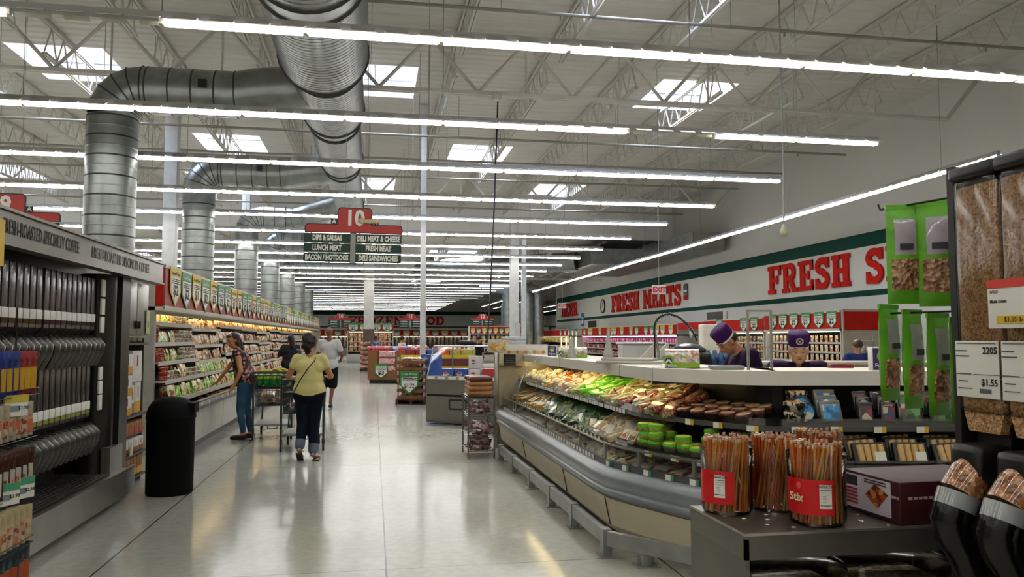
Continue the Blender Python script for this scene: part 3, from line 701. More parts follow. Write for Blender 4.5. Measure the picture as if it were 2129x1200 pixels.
for i in range(21):
    o = shield(-8 + 1.05 * i, YB - 1.56, 1.72, '-Y', 'y' if i % 2 else 'g', '$2', 'broad price shield on the red frozen food header', 'shields over the frozen cabinets', 1, False); o.scale = (2.4, 1, 1.35)
# ================= LEFT: COFFEE CABINET =================
DK = mat('dark_cabinet', '#171614', .45); FX = PI / 2
t = thing('coffee_cabinet', 'long steel and black cabinet headed fresh-roasted specialty coffee', 'cabinet', (-2.7, 7.0, 0))
def lb(*a, m=0, b=None): return (b or MB()).bx(a[0] + 2.7, a[1] + 2.7, a[2] - 7, a[3] - 7, a[4], a[5], m)
b = lb(-3.25, -3.15, 4.2, 9.35, .05, 2.36); lb(-3.2, -2.45, 4.2, 9.35, 2.33, 2.36, b=b); lb(-3.2, -2.5, 4.2, 4.25, .3, 2.3, b=b); lb(-3.2, -2.55, 4.25, 8.3, 1.3, 1.34, b=b); lb(-3.2, -2.9, 4.25, 7.9, .3, 2.1, b=b)
b.ob('carcass', DK, t)
b = lb(-2.43, -2.35, 4.2, 9.35, 2.16, 2.38); lb(-2.44, -2.33, 4.2, 9.35, 2.375, 2.395, b=b); lb(-2.44, -2.33, 4.2, 9.35, 2.15, 2.165, b=b)
hd = b.ob('header', mat('header_steel', '#5c574e', .3, .7, var=.08), t)
text('FRESH-ROASTED SPECIALTY COFFEE', INK(), (.352, -1.53, 2.272), '+X', .135, .0008, .002, t, 'header_lettering', 'LEFT', xs=.60)
text('FRESH-ROASTED SPECIALTY COFFEE', mat('grey_ink', '#4a4a48', .5), (.352, .08, 2.272), '+X', .135, .0008, .001, t, 'header_lettering', 'LEFT', xs=.78)
# base with drip tray
b = lb(-3.2, -2.3, 4.2, 8.32, .06, .28); lb(-3.15, -2.4, 4.25, 8.25, 0, .06, b=b); lb(-2.33, -2.29, 4.2, 8.32, .28, .31, b=b)
b.ob('base', STEEL(), t)
b = MB()
for i in range(12): lb(-2.88 + i * .045, -2.865 + i * .045, 4.4, 7.8, .29, .30, b=b)
b.ob('drip_grate', mat('grate_steel', '#5a5750', .35, .8), t)
lb(-2.92, -2.88, 4.25, 7.9, .28, .62).ob('splash_panel', mat('splash_steel', '#55524b', .3, .7), t)
# side column of steel with a rounded front
b = MB(); b.tube([(.08, 1.12, .28), (.08, 1.12, 2.16)], .16, 20, 0, caps=False); lb(-3.1, -2.55, 8.1, 8.5, .28, 2.16, b=b); lb(-2.56, -2.44, 8.24, 8.5, .28, 2.16, b=b)
b.ob('side_column', mat('dark_steel', '#3a3833', .3, .7), t)
lb(-2.50, -2.42, 7.95, 8.32, .28, .52).ob('column_foot', STEEL(), t)
# gravity bins
BEAN = pmat('coffee_beans', ['#1a110a', '#24180e', '#0f0a06', '#2e1f12'], 90, .35, 'EUCLIDEAN', .5)
SPOUT = mat('spout_grey', '#54534f', .25, .8)
d0 = thing('coffee_dispenser', 'x', 'dispenser', (-2.55, 6, 1.77)); P = .115
MB().rbx(-.2, .0, -.050, .050, .0, .33, .006).ob('bin', BEAN, d0)
MB().bx(0, .004, -.054, -.05, 0, .33).bx(-.2, .004, -.0565, -.052, 0, .33).ob('bin_edge', mat('bin_edge', '#3f3b33', .3), d0)
MB().rbx(-.02, .006, -.05, .05, -.075, 0, .003).ob('label_card', PAPER(), d0)
MB().prism([(-.2, -.0), (0, 0), (-.0, -.14), (-.06, -.19), (-.16, -.19)], 1, -.05, .05).ob('hopper', mat('hopper_brown', '#2b2017', .4), d0)
MB().tube([(-.08, 0, -.20), (-.02, 0, -.235), (.045, 0, -.25), (.075, 0, -.285), (.07, 0, -.34), (.035, 0, -.42), (.02, 0, -.46)], [.03, .038, .04, .04, .036, .032, .03], 10).ob('spout', SPOUT, d0)
MB().tube([(-.02, 0, -.20), (.03, 0, -.205), (.06, 0, -.235)], .012, 6).ob('lever', BLACK(), d0)
k = 0
STR = [mat('strip_' + n, c, .5) for n, c in (('olive', '#7c7a2a'), ('ochre', '#a3762e'), ('wine', '#7c2f33'), ('tan', '#7a6248'))]
for i in range(20):
    y = 5.55 + P * i
    o = d0 if i == 0 else dup(d0, (-2.55, y, 1.77), 0); o.location = (-2.55, y + (.03 if i > 9 else 0), 1.77)
    tag(o, 'coffee bean dispenser in the upper row under the cabinet header', 'dispenser', 'upper row of coffee dispensers')
    q = MB().bx(-.002, .004, -.048, .048, -.11, -.078).ob('colour_strip', STR[0 if i < 4 else 1 if i < 9 else 2 if i < 13 else 3], o)
for i in range(18):
    o = dup(d0, (-2.55, 5.75 + P * i, .98), 0, 'coffee bean dispenser in the lower row above the drip tray', 'lower row of coffee dispensers')
for i, (z0, z1) in enumerate(((1.94, 2.1), (1.77, 1.92), (1.6, 1.75), (1.16, 1.28), (1.03, 1.15), (.88, 1.02))):
    tag(MB().rbx(-2.53, -2.51, 7.88, 7.97, z0, z1, .004).ob('info_card', PAPER()), 'white card stuck beside the %s dispensers, %s of three' % (('upper', 'lower')[i // 3], ('top', 'middle', 'bottom')[i % 3]), 'card')
# wall cupboard, counter and box shelves between the cabinet and the cheese case
t = thing('steel_cupboard', 'steel wall cupboard with two doors between coffee cabinet and cheese case', 'cupboard', (-2.5, 8.52, 1.57))
MB().bx(-.5, -.02, 0, .86, 0, .58).ob('body', STEEL(), t)
for k in (0, 1):
    d = MB().rbx(-.02, 0, .01 + .43 * k, .42 + .43 * k, .01, .57, .004).ob('door', STEEL(), t); MB().rbx(0, .03, .36 + .1 * k, .385 + .1 * k, .08, .16, .006).ob('handle', BLACK(), d)
tag(MB().bx(-2.49, -2.485, 9.26, 9.38, 1.6, 1.86).bx(-2.484, -2.483, 9.3, 9.34, 1.66, 1.74, 1).ob('leaf_card', [mat('pale_green_card', '#b9bd8a', .6), mat('leaf_ink', '#5a7a2a', .6)]), 'pale green leaf card taped to the cupboard edge', 'card')
t = thing('box_shelf', 'grey shelf unit full of boxed goods beside the trash can', 'shelf unit', (-2.48, 8.4, 0))
b = MB()
for z in (.08, .33, .74, 1.5): b.bx(-.55, 0, 0, .95, z - .025, z)
b.bx(-.57, -.55, 0, .95, 0, 1.55).bx(-.55, 0, -.02, 0, 0, 1.55).bx(-.55, -.05, .95, .97, 0, 1.55).bx(-.5, -.05, 0.02, .93, .5, .52); b.ob('frame', mat('shelf_grey', '#4c4944', .5, .3), t)
BOXW = mat('box_white', '#c9c6bd', .55); BOXO = mat('box_orange', '#c08a1e', .5); BROWN = mat('box_tan', '#8a5f2c', .6); RDD = mat('box_red_mark', '#9a3324', .5)
def goodsbox(x, y, z, w, d, h, two, label, g=None, mark=RDD):
    t = thing('goods_box', label, 'box', (x, y, z), 0, g)
    MB().rbx(-w, 0, 0, d, 0, h, .004).ob('carton', two[0], t)
    MB().bx(0, .002, .004, d - .004, .004, h * .38).ob('colour_band', two[1], t); MB().bx(0, .003, d * .45, d * .55, h * .5, h * .85).ob('mark', mark, t); return t
for k, (z, l) in enumerate(((1.22, 'topmost'), (1.0, 'second from top'), (.79, 'third from top'))):
    goodsbox(-2.47, 8.43, z - .04, .3, .33, .205, (BOXW, BOXO), 'white and orange box in the shelf stack, ' + l)
goodsbox(-2.5, 8.80, .75, .25, .14, .3, (BOXW, BROWN), 'slim white box low beside the orange stack'); goodsbox(-2.5, 8.97, .75, .25, .2, .33, (BOXW, BOXO), 'white box below the tall one, nearest the cheese case'); goodsbox(-2.49, 8.82, 1.085, .25, .33, .33, (BOXW, BOXW), 'tall plain white box on the upper shelf level')
for z, h, n, two, l in ((.53, .13, 5, (BROWN, RDD), 'middle narrow shelf'), (.34, .14, 5, (BOXW, BROWN), 'shelf above the bottom'), (.09, .2, 4, (BROWN, BOXO), 'bottom shelf')):
    for k in range(n): goodsbox(-2.5, 8.43 + k * .9 / n, z, .3, .88 / n - .01, h, two, 'small tan box in the row on the ' + l, 'small boxes ' + l)
for k, zz in enumerate((.33, .07)): tag(MB().bx(-2.478, -2.47, 8.75 - .2 * k, 8.85 - .2 * k, zz, zz + .09).ob('shelf_tag', mat('tag_cream', '#c9c49a', .6)), 'cream price tag on the %s of the box shelf' % ('middle edge' if k == 0 else 'bottom edge'), 'price tag')
for k in range(4): tag(MB().rbx(-2.8, -2.52, 8.45 + .21 * k, 8.63 + .21 * k, 1.505, 1.555, .01).ob('flat_pack', mat('pack_olive', '#55502a', .6)), 'flat olive pack on the counter under the steel cupboard', 'pack', 'flat packs under the cupboard')
# ---- wire baskets of snack pouches at the near end ----
t = thing('wire_rack', 'black wire rack with hanging baskets on the coffee cabinet front', 'rack', (0, 0, 0))
XW = -2.17; yA, yB = 4.1, U(88, 900, X=-2.12).y
rows = [U(70, v, X=XW).z for v in (806, 893, 1003, 1108, 1196)]
for z in rows:
    b = MB()
    for zz in (z, z - .04): b.tube([(XW - .14, yA, zz), (XW + .02, yA, zz), (XW + .02, yB, zz), (XW - .14, yB, zz)], .003, 6)
    for i in range(9): b.bar((XW + .02, yA + (yB - yA) * i / 8, z - .04), (XW - .14, yA + (yB - yA) * i / 8, z - .04), .002)
    b.ob('basket', BLACK(), t)
for yy in (yA, yB + .03): MB().bar((XW - .14, yy, .1), (XW - .14, yy, 1.75), .006).ob('upright', BLACK(), t)
POUCH = {}
def pouch(name, cols, cap, label, y, z, w=.16, h=.24, win=None):
    m = mat('foil_' + name, cols, .25, .2, var=.25, scale=20, bump=.6, bscale=25)
    t = thing('snack_pouch', label, 'pouch', (XW - .03, y, z), R.uniform(.75, 1.0))
    pillow(MB(), w, h, .05, wob=.25).ob('bag', m, t)
    if cap: MB().bx(-w * .36, w * .36, -.031, -.027, h * .12, h * .62).ob('label_panel', cap, t)
    if win: MB().bx(-w * .3, w * .3, -.033, -.031, h * .2, h * .42).ob('picture_patch', win, t)
    return t
CAPY = mat('foil_cap_yellow', '#b98f1e', .4, bump=.3); CR = pmat('cookie_patch', ['#8a3a22', '#b9a384', '#c0603a', '#a89478'], 40)
ys = [yB - .10 - .085 * i for i in range(7)]
for i, y in enumerate(ys): pouch('red' if i < 3 else 'blue', '#7c1414' if i < 3 else '#122a6e', CAPY, '%s snack pouch with yellow panel in the top basket, %s from the cabinet side' % ('red' if i < 3 else 'blue', ORD[i]), y, rows[0] - .03, h=.27)
for i, y in enumerate(ys[:6]): pouch('cream', '#9a8f7c', CR, 'cream cookie pouch in the second basket, %s from the cabinet side' % ORD[i], y - .03, rows[1] - .03, h=.22)
for i, y in enumerate(ys[:6]): pouch('coffee', '#3a1a10', mat('pouch_white', '#b0aaa0', .5), 'dark brown coffee pouch in the third basket, %s from the cabinet side' % ORD[i], y, rows[2] - .02, h=.26, win=CR)
for i, y in enumerate(ys[:6]): pouch('oat', '#b0a078', CR, 'oat coloured pouch with red dots in the fourth basket, %s from the cabinet side' % ORD[i], y, rows[3] - .02, h=.23)
for i, y in enumerate(ys[:6]): pouch('slate', '#27343a', mat('pouch_orange', '#a8481c', .4), 'slate foil pouch in the bottom basket, %s from the cabinet side' % ORD[i], y, rows[4] - .02, h=.27)
def ptag(y, z, c, l):
    t = thing('price_tag', l, 'price tag', (XW + .035, y, z), FX - .5)
    MB().rbx(-.08, .08, 0, .004, 0, .13, .002).ob('card', PAPER(), t); MB().bx(-.08, .08, -.003, 0, .085, .13).ob('band', c, t); MB().bx(-.06, .02, -.003, 0, .03, .065).ob('print', mat('tag_grey_ink', '#7d8088', .6), t)
    text('$2.98', INK(), (.045, -.004, .05), size=.03, parent=t, name='price_figure')
TEAL = mat('tag_teal', '#3f8a68', .5)
z3 = U(40, 1035, X=XW).z
ptag(yB - .22, z3, TEAL, 'teal headed price tag below the brown pouches, nearer the cabinet'); ptag(yB - .43, z3, TEAL, 'teal headed price tag below the brown pouches, at the picture edge')
ptag(yB - .36, U(40, 862, X=XW).z, mat('tag_yellow', '#b9a83a', .5), 'yellow headed price tag above the cookie pouches')
tag(MB().bx(-2.2, -2.195, 4.7, U(9, 470, X=-2.2).y, 1.98, 2.26).ob('yellow_flag', YEL), 'yellow price flag cut by the left picture edge', 'price flag')
# ---- trash can ----
t = thing('trash_can', 'black domed trash can standing on the floor beside the cheese case', 'trash can', (-2.0, 8.42, 0))
TM = Matrix.Identity(4)
MB().lathe([(.001, .0), (.215, .0), (.222, .02), (.228, .74), (.236, .75), (.236, .775), (.22, .785)], 40).ob('body', mat('can_black', '#070707', .75), t)
MB().lathe([(.232, .77), (.232, .80), (.215, .86), (.175, .915), (.11, .95), (.001, .965)], 40).ob('dome_lid', mat('can_black', '#0b0b0b'), t)
MB().prism([(-.1, .80), (.1, .80), (.09, .90), (-.09, .90)], 0, .14, .242).ob('flap', mat('flap_black', '#0c0c0c', .7), t)
# ================= LONG CHEESE CASE =================
Y0, Y1 = 11.15, 41.0
t = thing('cheese_case', 'long open refrigerated cheese and deli meat case along the left aisle', 'refrigerated case', (-2.4, Y0, 0))
def q(b, x0, x1, y0, y1, z0, z1, m=0): return b.bx(x0 + 2.4, x1 + 2.4, y0 - Y0, y1 - Y0, z0, z1, m)
CW = mat('case_white', '#b9b6ab', .45)
b = q(MB(), -3.5, -2.42, Y0, Y1, .12, .56)
for k in range(13): q(b, -2.421, -2.417, Y0 + 2.4 * k - .006, Y0 + 2.4 * k + .006, .12, .56, 1)
b.ob('base', [CW, mat('seam_dark', '#2a2926', .5)], t); q(MB(), -3.5, -2.5, Y0, Y1, 0, .12).ob('kick', BLACK(), t)
b = q(MB(), -2.44, -2.38, Y0, Y1, .555, .60); q(b, -2.47, -2.40, Y0, Y1, .60, .66); b.ob('bumper', mat('bumper_grey', '#5c6062', .4, .3), t)
q(MB(), -2.39, -2.372, Y0 + .1, Y1, .60, .645).ob('tag_rail', mat('rail_grey', '#8b8c88', .35), t)
q(MB(), -3.5, -2.47, Y0, Y1, .54, .56).ob('well_floor', BLACK(), t)
q(MB(), -3.55, -3.5, Y0, Y1, .1, 2.5).ob('back_panel', mat('case_back_cream', '#a39a80', .5), t)
b = q(MB(), -3.5, -2.87, Y0 - .09, Y0, 0, 2.45); q(b, -2.87, -2.42, Y0 - .05, Y0, 0, .62); b.ob('end_panel', mat('end_panel_grey', '#96928a', .45), t); q(MB(), -3.5, -2.7, Y1, Y1 + .1, 0, 2.5).ob('end_panel', MATS['end_panel_grey'], t)
b = q(MB(), -3.5, -2.75, Y0 - .09, Y1, 2.50, 2.54); q(b, -3.5, -2.75, Y0 - .09, Y1, 1.92, 1.97); q(b, -2.765, -2.745, Y0 - .09, Y1, 1.94, 1.985); q(b, -2.765, -2.745, Y0 - .09, Y1, 2.49, 2.54); b.ob('canopy', CW, t)
b = q(MB(), -3.02, -2.755, Y0 - .06, Y1, 1.97, 2.50); b.ob('header_band', mat('header_red', '#8f2a24', .5), t)
q(MB(), -2.98, -2.78, Y0 - .075, Y0 - .06, 1.99, 2.49).ob('red_end', RED(), t)
q(MB(), -2.99, -2.94, Y0 + .05, Y1 - .1, 1.90, 1.918).ob('case_lamp', LW, t); q(MB(), -2.92, -2.905, Y0, Y1, 1.875, 1.93).ob('lamp_valance', CW, t)
SHF = [(1.76, -2.95), (1.48, -2.90), (1.22, -2.84), (.97, -2.74), (.72, -2.62)]
for k, (z, x) in enumerate(SHF):
    for j in range(12):
        if j > 5 and j % 3: continue
        n = 1 if j <= 5 else 3
        dz = (.0, -.05, .03)[j % 3] * (1 if k < 3 else 0); b = MB(); ya, yb = Y0 + 2.44 * j + .01, Y0 + 2.44 * (j + n) - .01
        q(b, -3.5, x, ya, yb, z - .02 + dz, z + dz); q(b, x, x + .012, ya, yb, z - .045 + dz, z + .012 + dz); b.ob('shelf', CW, t)
def shelf_z(k, y): j = int((y - Y0) / 2.44); return SHF[k][0] + ((0, -.05, .03)[(j if j <= 5 else 0) % 3] if k < 3 else 0)
tubr = recolour(mc['tub'], P_RED); tubw = mc['tub']
packm = packmeat
bagA, bagB, bagC = bagcheese, bagwhite, bagcream
S = {'red_tub': [], 'white_tub': [], 'cheese_bag': [], 'cheese_block': [], 'meat_pack': [], 'green_pack': []}
far = {'bag': [], 'meat': []}
for k, (zs_, x) in enumerate(SHF):
    top = (.26, .28, .24, .22, .20)[k]
    y = Y0 + .12
    while y < Y1 - .3:
        z = shelf_z(k, y) + .002; dy = y - Y0; xx = x - .07
        gap = .16
        if y > 21.5: far['meat' if R.random() < .6 else 'bag'].append((xx - R.uniform(0, .05), y, z, FX + R.uniform(-.3, .3), -.25)); gap = .15
        elif dy < (.42 if k < 3 else .3) and k < 4:
            for s_ in range(int(top / .066)): S['red_tub'].append((xx, y, z + s_ * .0625, R.uniform(0, 6), 0))
            gap = .112
        elif (1.5 < dy < 2.35 and k < 4) or (k == 3 and dy < .9):
            for s_ in range(int(top / .075)): S['white_tub'].append((xx, y, z + s_ * .0625, R.uniform(0, 6), 0))
            gap = .115
        elif dy < 1.5 or (k > 2 and dy < 5):
            nm = R.choice(('cheese_bag', 'cheese_bag', 'cheese_block', 'green_pack'))
            S[nm].append((xx, y, z + .004, FX + R.uniform(-.5, .5), -R.uniform(.15, .4)))
            if R.random() < .5: S['cheese_bag'].append((xx - .12, y + .03, z + .004, FX + R.uniform(-.5, .5), -R.uniform(.1, .3)))
            gap = .105
        else:
            nm = R.choice(('meat_pack', 'meat_pack', 'cheese_block', 'cheese_bag')); S[nm].append((xx, y, z + .004, FX + R.uniform(-.4, .4), -R.uniform(.15, .35))); gap = .125
        y += gap
for nm, me, l, c in (('red_tub', tubr, 'red printed tub stacked at the near end of the cheese case', 'tub'), ('white_tub', tubw, 'white printed tub stacked in the first bays of the cheese case', 'tub'), ('cheese_bag', bagA, 'clear bag of shredded cheese on the left case shelves', 'cheese bag'), ('cheese_block', mc['pack'], 'wrapped cheese slab on the left case shelves', 'cheese pack'), ('meat_pack', packm, 'printed lunch meat pack on the left case shelves', 'meat pack'), ('green_pack', recolour(mc['pack'], P_GREEN), 'green printed pack on the left case shelves', 'pack')):
    copies(me, nm, S[nm][:300], l, c, nm.replace('_', ' ') + 's of the left case')
stuff_from(bagC, 'far_lunch_meat', far['meat'], P_MEAT, 'tightly packed lunch meat at the far part of the left case', 'lunch meat')
stuff_from(bagB, 'far_cheese', far['bag'], P_CHEESE, 'tightly packed cheese at the far part of the left case', 'cheese')
well = []
for i in range(70): well.append((-2.56 - .06 * (i % 2), Y0 + .2 + .27 * i * (1 if i < 40 else 1), .575, R.uniform(0, 3), -1.35))
copies(recolour(mc['bag'], pmat('orange_bag_print', ['#c8641e', '#e08a2a', '#a84a16', '#d8b070', '#3a3a3a'], 15)), 'orange_bag', well[7:50], 'orange carrot coloured bag lying in the well of the left case', 'bag', 'orange bags in the case well')
copies(recolour(mc['bag'], mat('dark_bag', '#24262a', .3)), 'dark_bag', well[:7], 'dark pack lying in the well near the trash can', 'bag', 'dark packs in the case well')
PRC = ['$2', '$2', '$1', '$2', '$3', '$2', '$2', '$1', '$6', '$2']
cols = 'ygygyggyyggygyyyggygggyyggyyggygyyggygggyygyg'
for i in range(44):
    y = Y0 + .42 + .665 * i; c = cols[i]
    l = ('%s banded price shield on the left case header, %s from the near end' % ({'y': 'yellow', 'g': 'green'}[c], ORD[i])) if i < 12 else '%s banded price shield far down the left case header' % {'y': 'yellow', 'g': 'green'}[c]
    shield(-2.735, y, 1.99 - (.02 if i % 2 else 0), '+X', c, PRC[i % 10], l, None if i < 12 else 'far left shields ' + c, 1.14, i < 22, 1.75)
for k in range(8):
    y = Y0 + .5 + .5 * k
    tag(MB().bx(-2.372, -2.368, y, y + .07, .603, .643).ob('shelf_tag', PAPER()), 'white price tag on the well rail of the left case', 'price tag', 'tags on the left well rail')
# ================= DELI ISLAND =================
def V2(p): return Vector((p[0], p[1]))
BP = [V2(p) for p in ((1.74, 11.1), (1.74, 9.0), (1.74, 7.2), (1.74, 6.1), (1.76, 5.85), (1.84, 5.6), (1.98, 5.25), (2.12, 4.95), (2.24, 4.75), (2.4, 4.6), (2.6, 4.52), (3.3, 4.40), (4.3, 4.25))]
CP = [V2(p) for p in ((2.10, 11.1), (2.10, 8.0), (2.11, 5.75), (2.2, 5.5), (2.56, 5.12), (2.75, 5.03), (4.3, 4.80))]
def inset(path, d):
    out = []
    for i, p in enumerate(path):
        a = path[max(i - 1, 0)]; b = path[min(i + 1, len(path) - 1)]
        t = (b - a).normalized(); out.append(p + Vector((-t.y, t.x)) * d)
    return out
def sweep(b, path, prof, m=0, smooth=False, caps=True, z_add=0):
    """closed or open (inset, z) profile swept along a floor path"""
    k = len(prof); rows = [inset(path, d) for d, z in prof]; vs = []
    for i in range(len(path)):
        for j in range(k): vs.append((rows[j][i].x, rows[j][i].y, prof[j][1] + z_add))
    n = len(path); fs = []
    for i in range(n - 1):
        for j in range(k): 
            q = (j + 1) % k; fs.append((i * k + j, i * k + q, (i + 1) * k + q, (i + 1) * k + j))
    b.add(vs, fs, m, smooth)
    if caps: b.add(vs[:k], [list(range(k))[::-1]], m); b.add(vs[-k:], [list(range(k))], m)
    return b
def cut(path, y_hi=99, y_lo=-99): return [p for p in path if y_lo <= p.y <= y_hi]
def along(path, s):
    for i in range(len(path) - 1):
        L = (path[i + 1] - path[i]).length
        if s <= L: t = (path[i + 1] - path[i]) / L; return path[i] + t * s, t
        s -= L
    t = (path[-1] - path[-2]).normalized(); return path[-1], t
def plen(path): return sum((path[i + 1] - path[i]).length for i in range(len(path) - 1))
BEIGE = mat('panel_beige', '#cfc4a8', .45, var=.04); BUMP = mat('bumper_blue_grey', '#84898d', .3, .35, var=.06, spec=.7)
DIN = mat('case_interior_black', '#141311', .45); CTOP = mat('counter_white', '#d3cec3', .35, var=.03, spec=.6)
SSTL = mat('trim_steel', '#a6a39b', .25, .85)
GLS = glassm('case_glass', (.94, .95, .94), .05, .03, False)
t = thing('deli_island', 'large self-service deli island with grey bumper, beige base and white counter', 'deli island', (0, 0, 0))
b = MB(); sweep(b, BP, [(.06, .12), (.02, .33), (.9, .33), (.9, .12)], 0); sweep(b, BP, [(.12, .06), (.075, .125), (.9, .125), (.9, .06)], 0)
for s_ in (1.9, 3.9, 5.2): p, tt = along(BP, s_); b.bar((p.x + .012, p.y, .33), (p.x + .055, p.y, .12), .004, 1)
b.ob('base_panel', [BEIGE, mat('seam_dark', '#2a2926')], t)
sweep(MB(), BP, [(.16, .0), (.16, .07), (.8, .07), (.8, .0)]).ob('kick_grille', mat('kick_black', '#0d0d0d', .5), t)
b = sweep(MB(), BP, [(.05, .32), (.0, .345), (-.025, .385), (-.01, .41), (.0, .415), (-.03, .45), (-.028, .50), (.0, .54), (.05, .56), (.12, .56), (.12, .32)], 0, True)
b.ob('bumper', BUMP, t)
sweep(MB(), BP, [(.085, .555), (.045, .555), (.062, .60), (.085, .60)]).ob('tag_rail', mat('rail_dark', '#34353a', .35), t)
sweep(MB(), BP, [(.1, .48), (.1, .50), (.9, .52), (.9, .48)]).ob('bottom_deck', DIN, t)
sweep(MB(), BP, [(.9, .3), (.9, 1.2), (.93, 1.2), (.93, .3)]).ob('rear_wall', DIN, t)
gp = BP[:]; b = sweep(MB(), gp, [(.07, .60), (.075, .715), (.079, .715), (.074, .60)]); b.ob('front_glass', GLS, t)
b = sweep(MB(), gp, [(.068, .713), (.068, .725), (.084, .725), (.084, .713)])
for s_ in (.9, 2.9, 4.3, 5.05, 5.55, 6.1, 6.7):
    p, tt = along(inset(BP, .066), s_); T = Matrix.Translation((p.x, p.y, 0)) @ Matrix.Rotation(math.atan2(tt.y, tt.x), 4, 'Z'); b.bx(-.012, .012, 0, .02, .58, .715, 0, T)
b.ob('glass_trim', SSTL, t)
for nm, d, z, w in (('lower_shelf', .20, .71, .6), ('upper_shelf', .33, .965, .5)):
    sweep(MB(), BP, [(d, z - .012), (d, z), (d + w, z + .05), (d + w, z + .035)]).ob(nm, DIN, t)
    sweep(MB(), BP, [(d - .012, z - .035), (d - .016, z + .0), (d, z + .0), (d, z - .035)]).ob('shelf_rail', mat('rail_pale', '#4c4c4a', .35), t)
    sweep(MB(), BP, [(d - .006, z), (d - .006, z + .05), (d - .003, z + .05), (d - .003, z)]).ob('shelf_fence', glassm('fence_acrylic', (.8, .8, .76), .12, .1), t)
LS = cut(CP, 99, 5.2)
sweep(MB(), CP, [(0, 1.222), (0, 1.32), (.72, 1.32), (.72, 1.29), (.05, 1.29), (.05, 1.222)]).ob('counter', CTOP, t)
b = MB()
for s_ in (2.35, 4.55, 5.35): p, tt = along(CP, s_); T = Matrix.Translation((p.x, p.y, 0)) @ Matrix.Rotation(math.atan2(tt.y, tt.x), 4, 'Z'); b.bx(-.002, .002, -.0015, .3, 1.2, 1.3215, 0, T)
b.ob('counter_seam', mat('seam_dark', '#2a2926'), t)
sweep(MB(), cut(CP, 99, 5.7), [(.07, 1.25), (.12, 1.25), (.12, 1.235), (.07, 1.235)]).ob('case_lamp', lampm('deli_lamp', '#ffe6a8', 9), t)
# back of the island towards the staff
b = MB().bx(2.82, 2.86, 5.9, 11.0, 0, 1.28); b.prism([(2.82, 5.9), (3.2, 5.52), (4.3, 5.38), (4.3, 5.34), (3.16, 5.48), (2.78, 5.9)], 2, 0, 1.28); b.ob('staff_side_panel', CTOP, t)
# far end: end wall, post and the curved glass
b = MB().bx(1.76, 2.9, 11.06, 11.12, 0, 1.33); b.ob('end_wall', mat('end_beige', '#a89f8c', .4), t)
MB().rbx(1.70, 1.76, 11.04, 11.12, 0, 1.35, .008).ob('end_post', SSTL, t)
MB().bx(1.76, 2.12, 11.0, 11.06, 1.16, 1.34).bx(1.76, 2.12, 10.98, 11.0, 1.18, 1.33).ob('end_cap', BEIGE, t)
cv = [(.04 + .34 * math.sin(a) ** 1.6 if a > 0 else .04, .60 + .70 * (1 - math.cos(a)) ** .72) for a in [PI / 2 * i / 10 for i in range(11)]]
cv = [(.05, .6), (.05, .7), (.06, .8), (.09, .92), (.13, 1.02), (.19, 1.12), (.26, 1.21), (.33, 1.28), (.37, 1.31)]
FP = [V2((1.74, 10.98)), V2((1.74, 9.85))]
b = sweep(MB(), FP, cv + [(x + .005, z) for x, z in cv[::-1]], 0, True); b.ob('curved_glass', GLS, t)
MB().tube([(1.74 + x, 9.84, z) for x, z in cv], .009, 8).ob('glass_edge', SSTL, t)
MB().bx(1.815, 1.82, 10.995, 11.0, 1.18, 1.30)
tag(MB().bx(1.82, 1.99, 10.965, 10.978, 1.165, 1.325).bx(1.83, 1.98, 10.963, 10.965, 1.18, 1.185, 1).bx(1.83, 1.98, 10.963, 10.965, 1.2, 1.205, 1).bx(1.85, 1.96, 10.963, 10.965, 1.23, 1.235, 1).bx(1.84, 1.97, 10.963, 10.965, 1.26, 1.265, 1).bx(1.85, 1.96, 10.963, 10.965, 1.29, 1.295, 1).ob('notice_plate', [BLACK(), mat('notice_ink', '#8a8578', .5)]), 'small black notice plate at the far end of the deli island', 'notice')
# price tags along the rails
TG = [MB().bx(-.03, .03, -.003, 0, -.017, .017).mesh('shelf_tag', PAPER()), MB().bx(-.04, .012, -.003, 0, -.02, .02, 0).bx(.012, .04, -.003, 0, -.02, .02, 1).mesh('shelf_tag', [PAPER(), mat('tag_green', '#3f8a5a', .5)]), MB().bx(-.04, .012, -.003, 0, -.02, .02, 0).bx(.012, .04, -.003, 0, -.02, .02, 1).mesh('shelf_tag', [PAPER(), YEL])]
def tags(d, z, s0, s1, step, k, label, g):
    path = inset(BP, d); s = s0
    while s < s1:
        p, tt = along(path, s); o = put(TG[k], 'shelf_tag', None, (p.x, p.y, z), math.atan2(tt.y, tt.x)); tag(o, label, 'price tag', g); s += step * R.uniform(.9, 1.15)
tags(.305, .945, .7, 4.9, .085, 0, 'white price tag on the upper deli shelf along the aisle', 'upper shelf tags')
tags(.175, .69, .7, 4.6, .13, 0, 'white price tag on the lower deli shelf along the aisle', 'lower shelf tags')
tags(.045, .58, .4, 4.9, .10, 0, 'white price tag on the bumper rail along the aisle', 'bumper rail tags')
tags(.043, .58, 5.2, 6.6, .24, 1, 'white and green price tag on the rail at the rounded corner', 'corner rail tags')
tags(.305, .945, 5.75, 9.0, .28, 2, 'white and yellow price tag on the upper shelf of the near end', 'near end upper tags')
tags(.175, .69, 5.5, 9.0, .25, 2, 'white and yellow price tag on the lower shelf of the near end', 'near end lower tags')
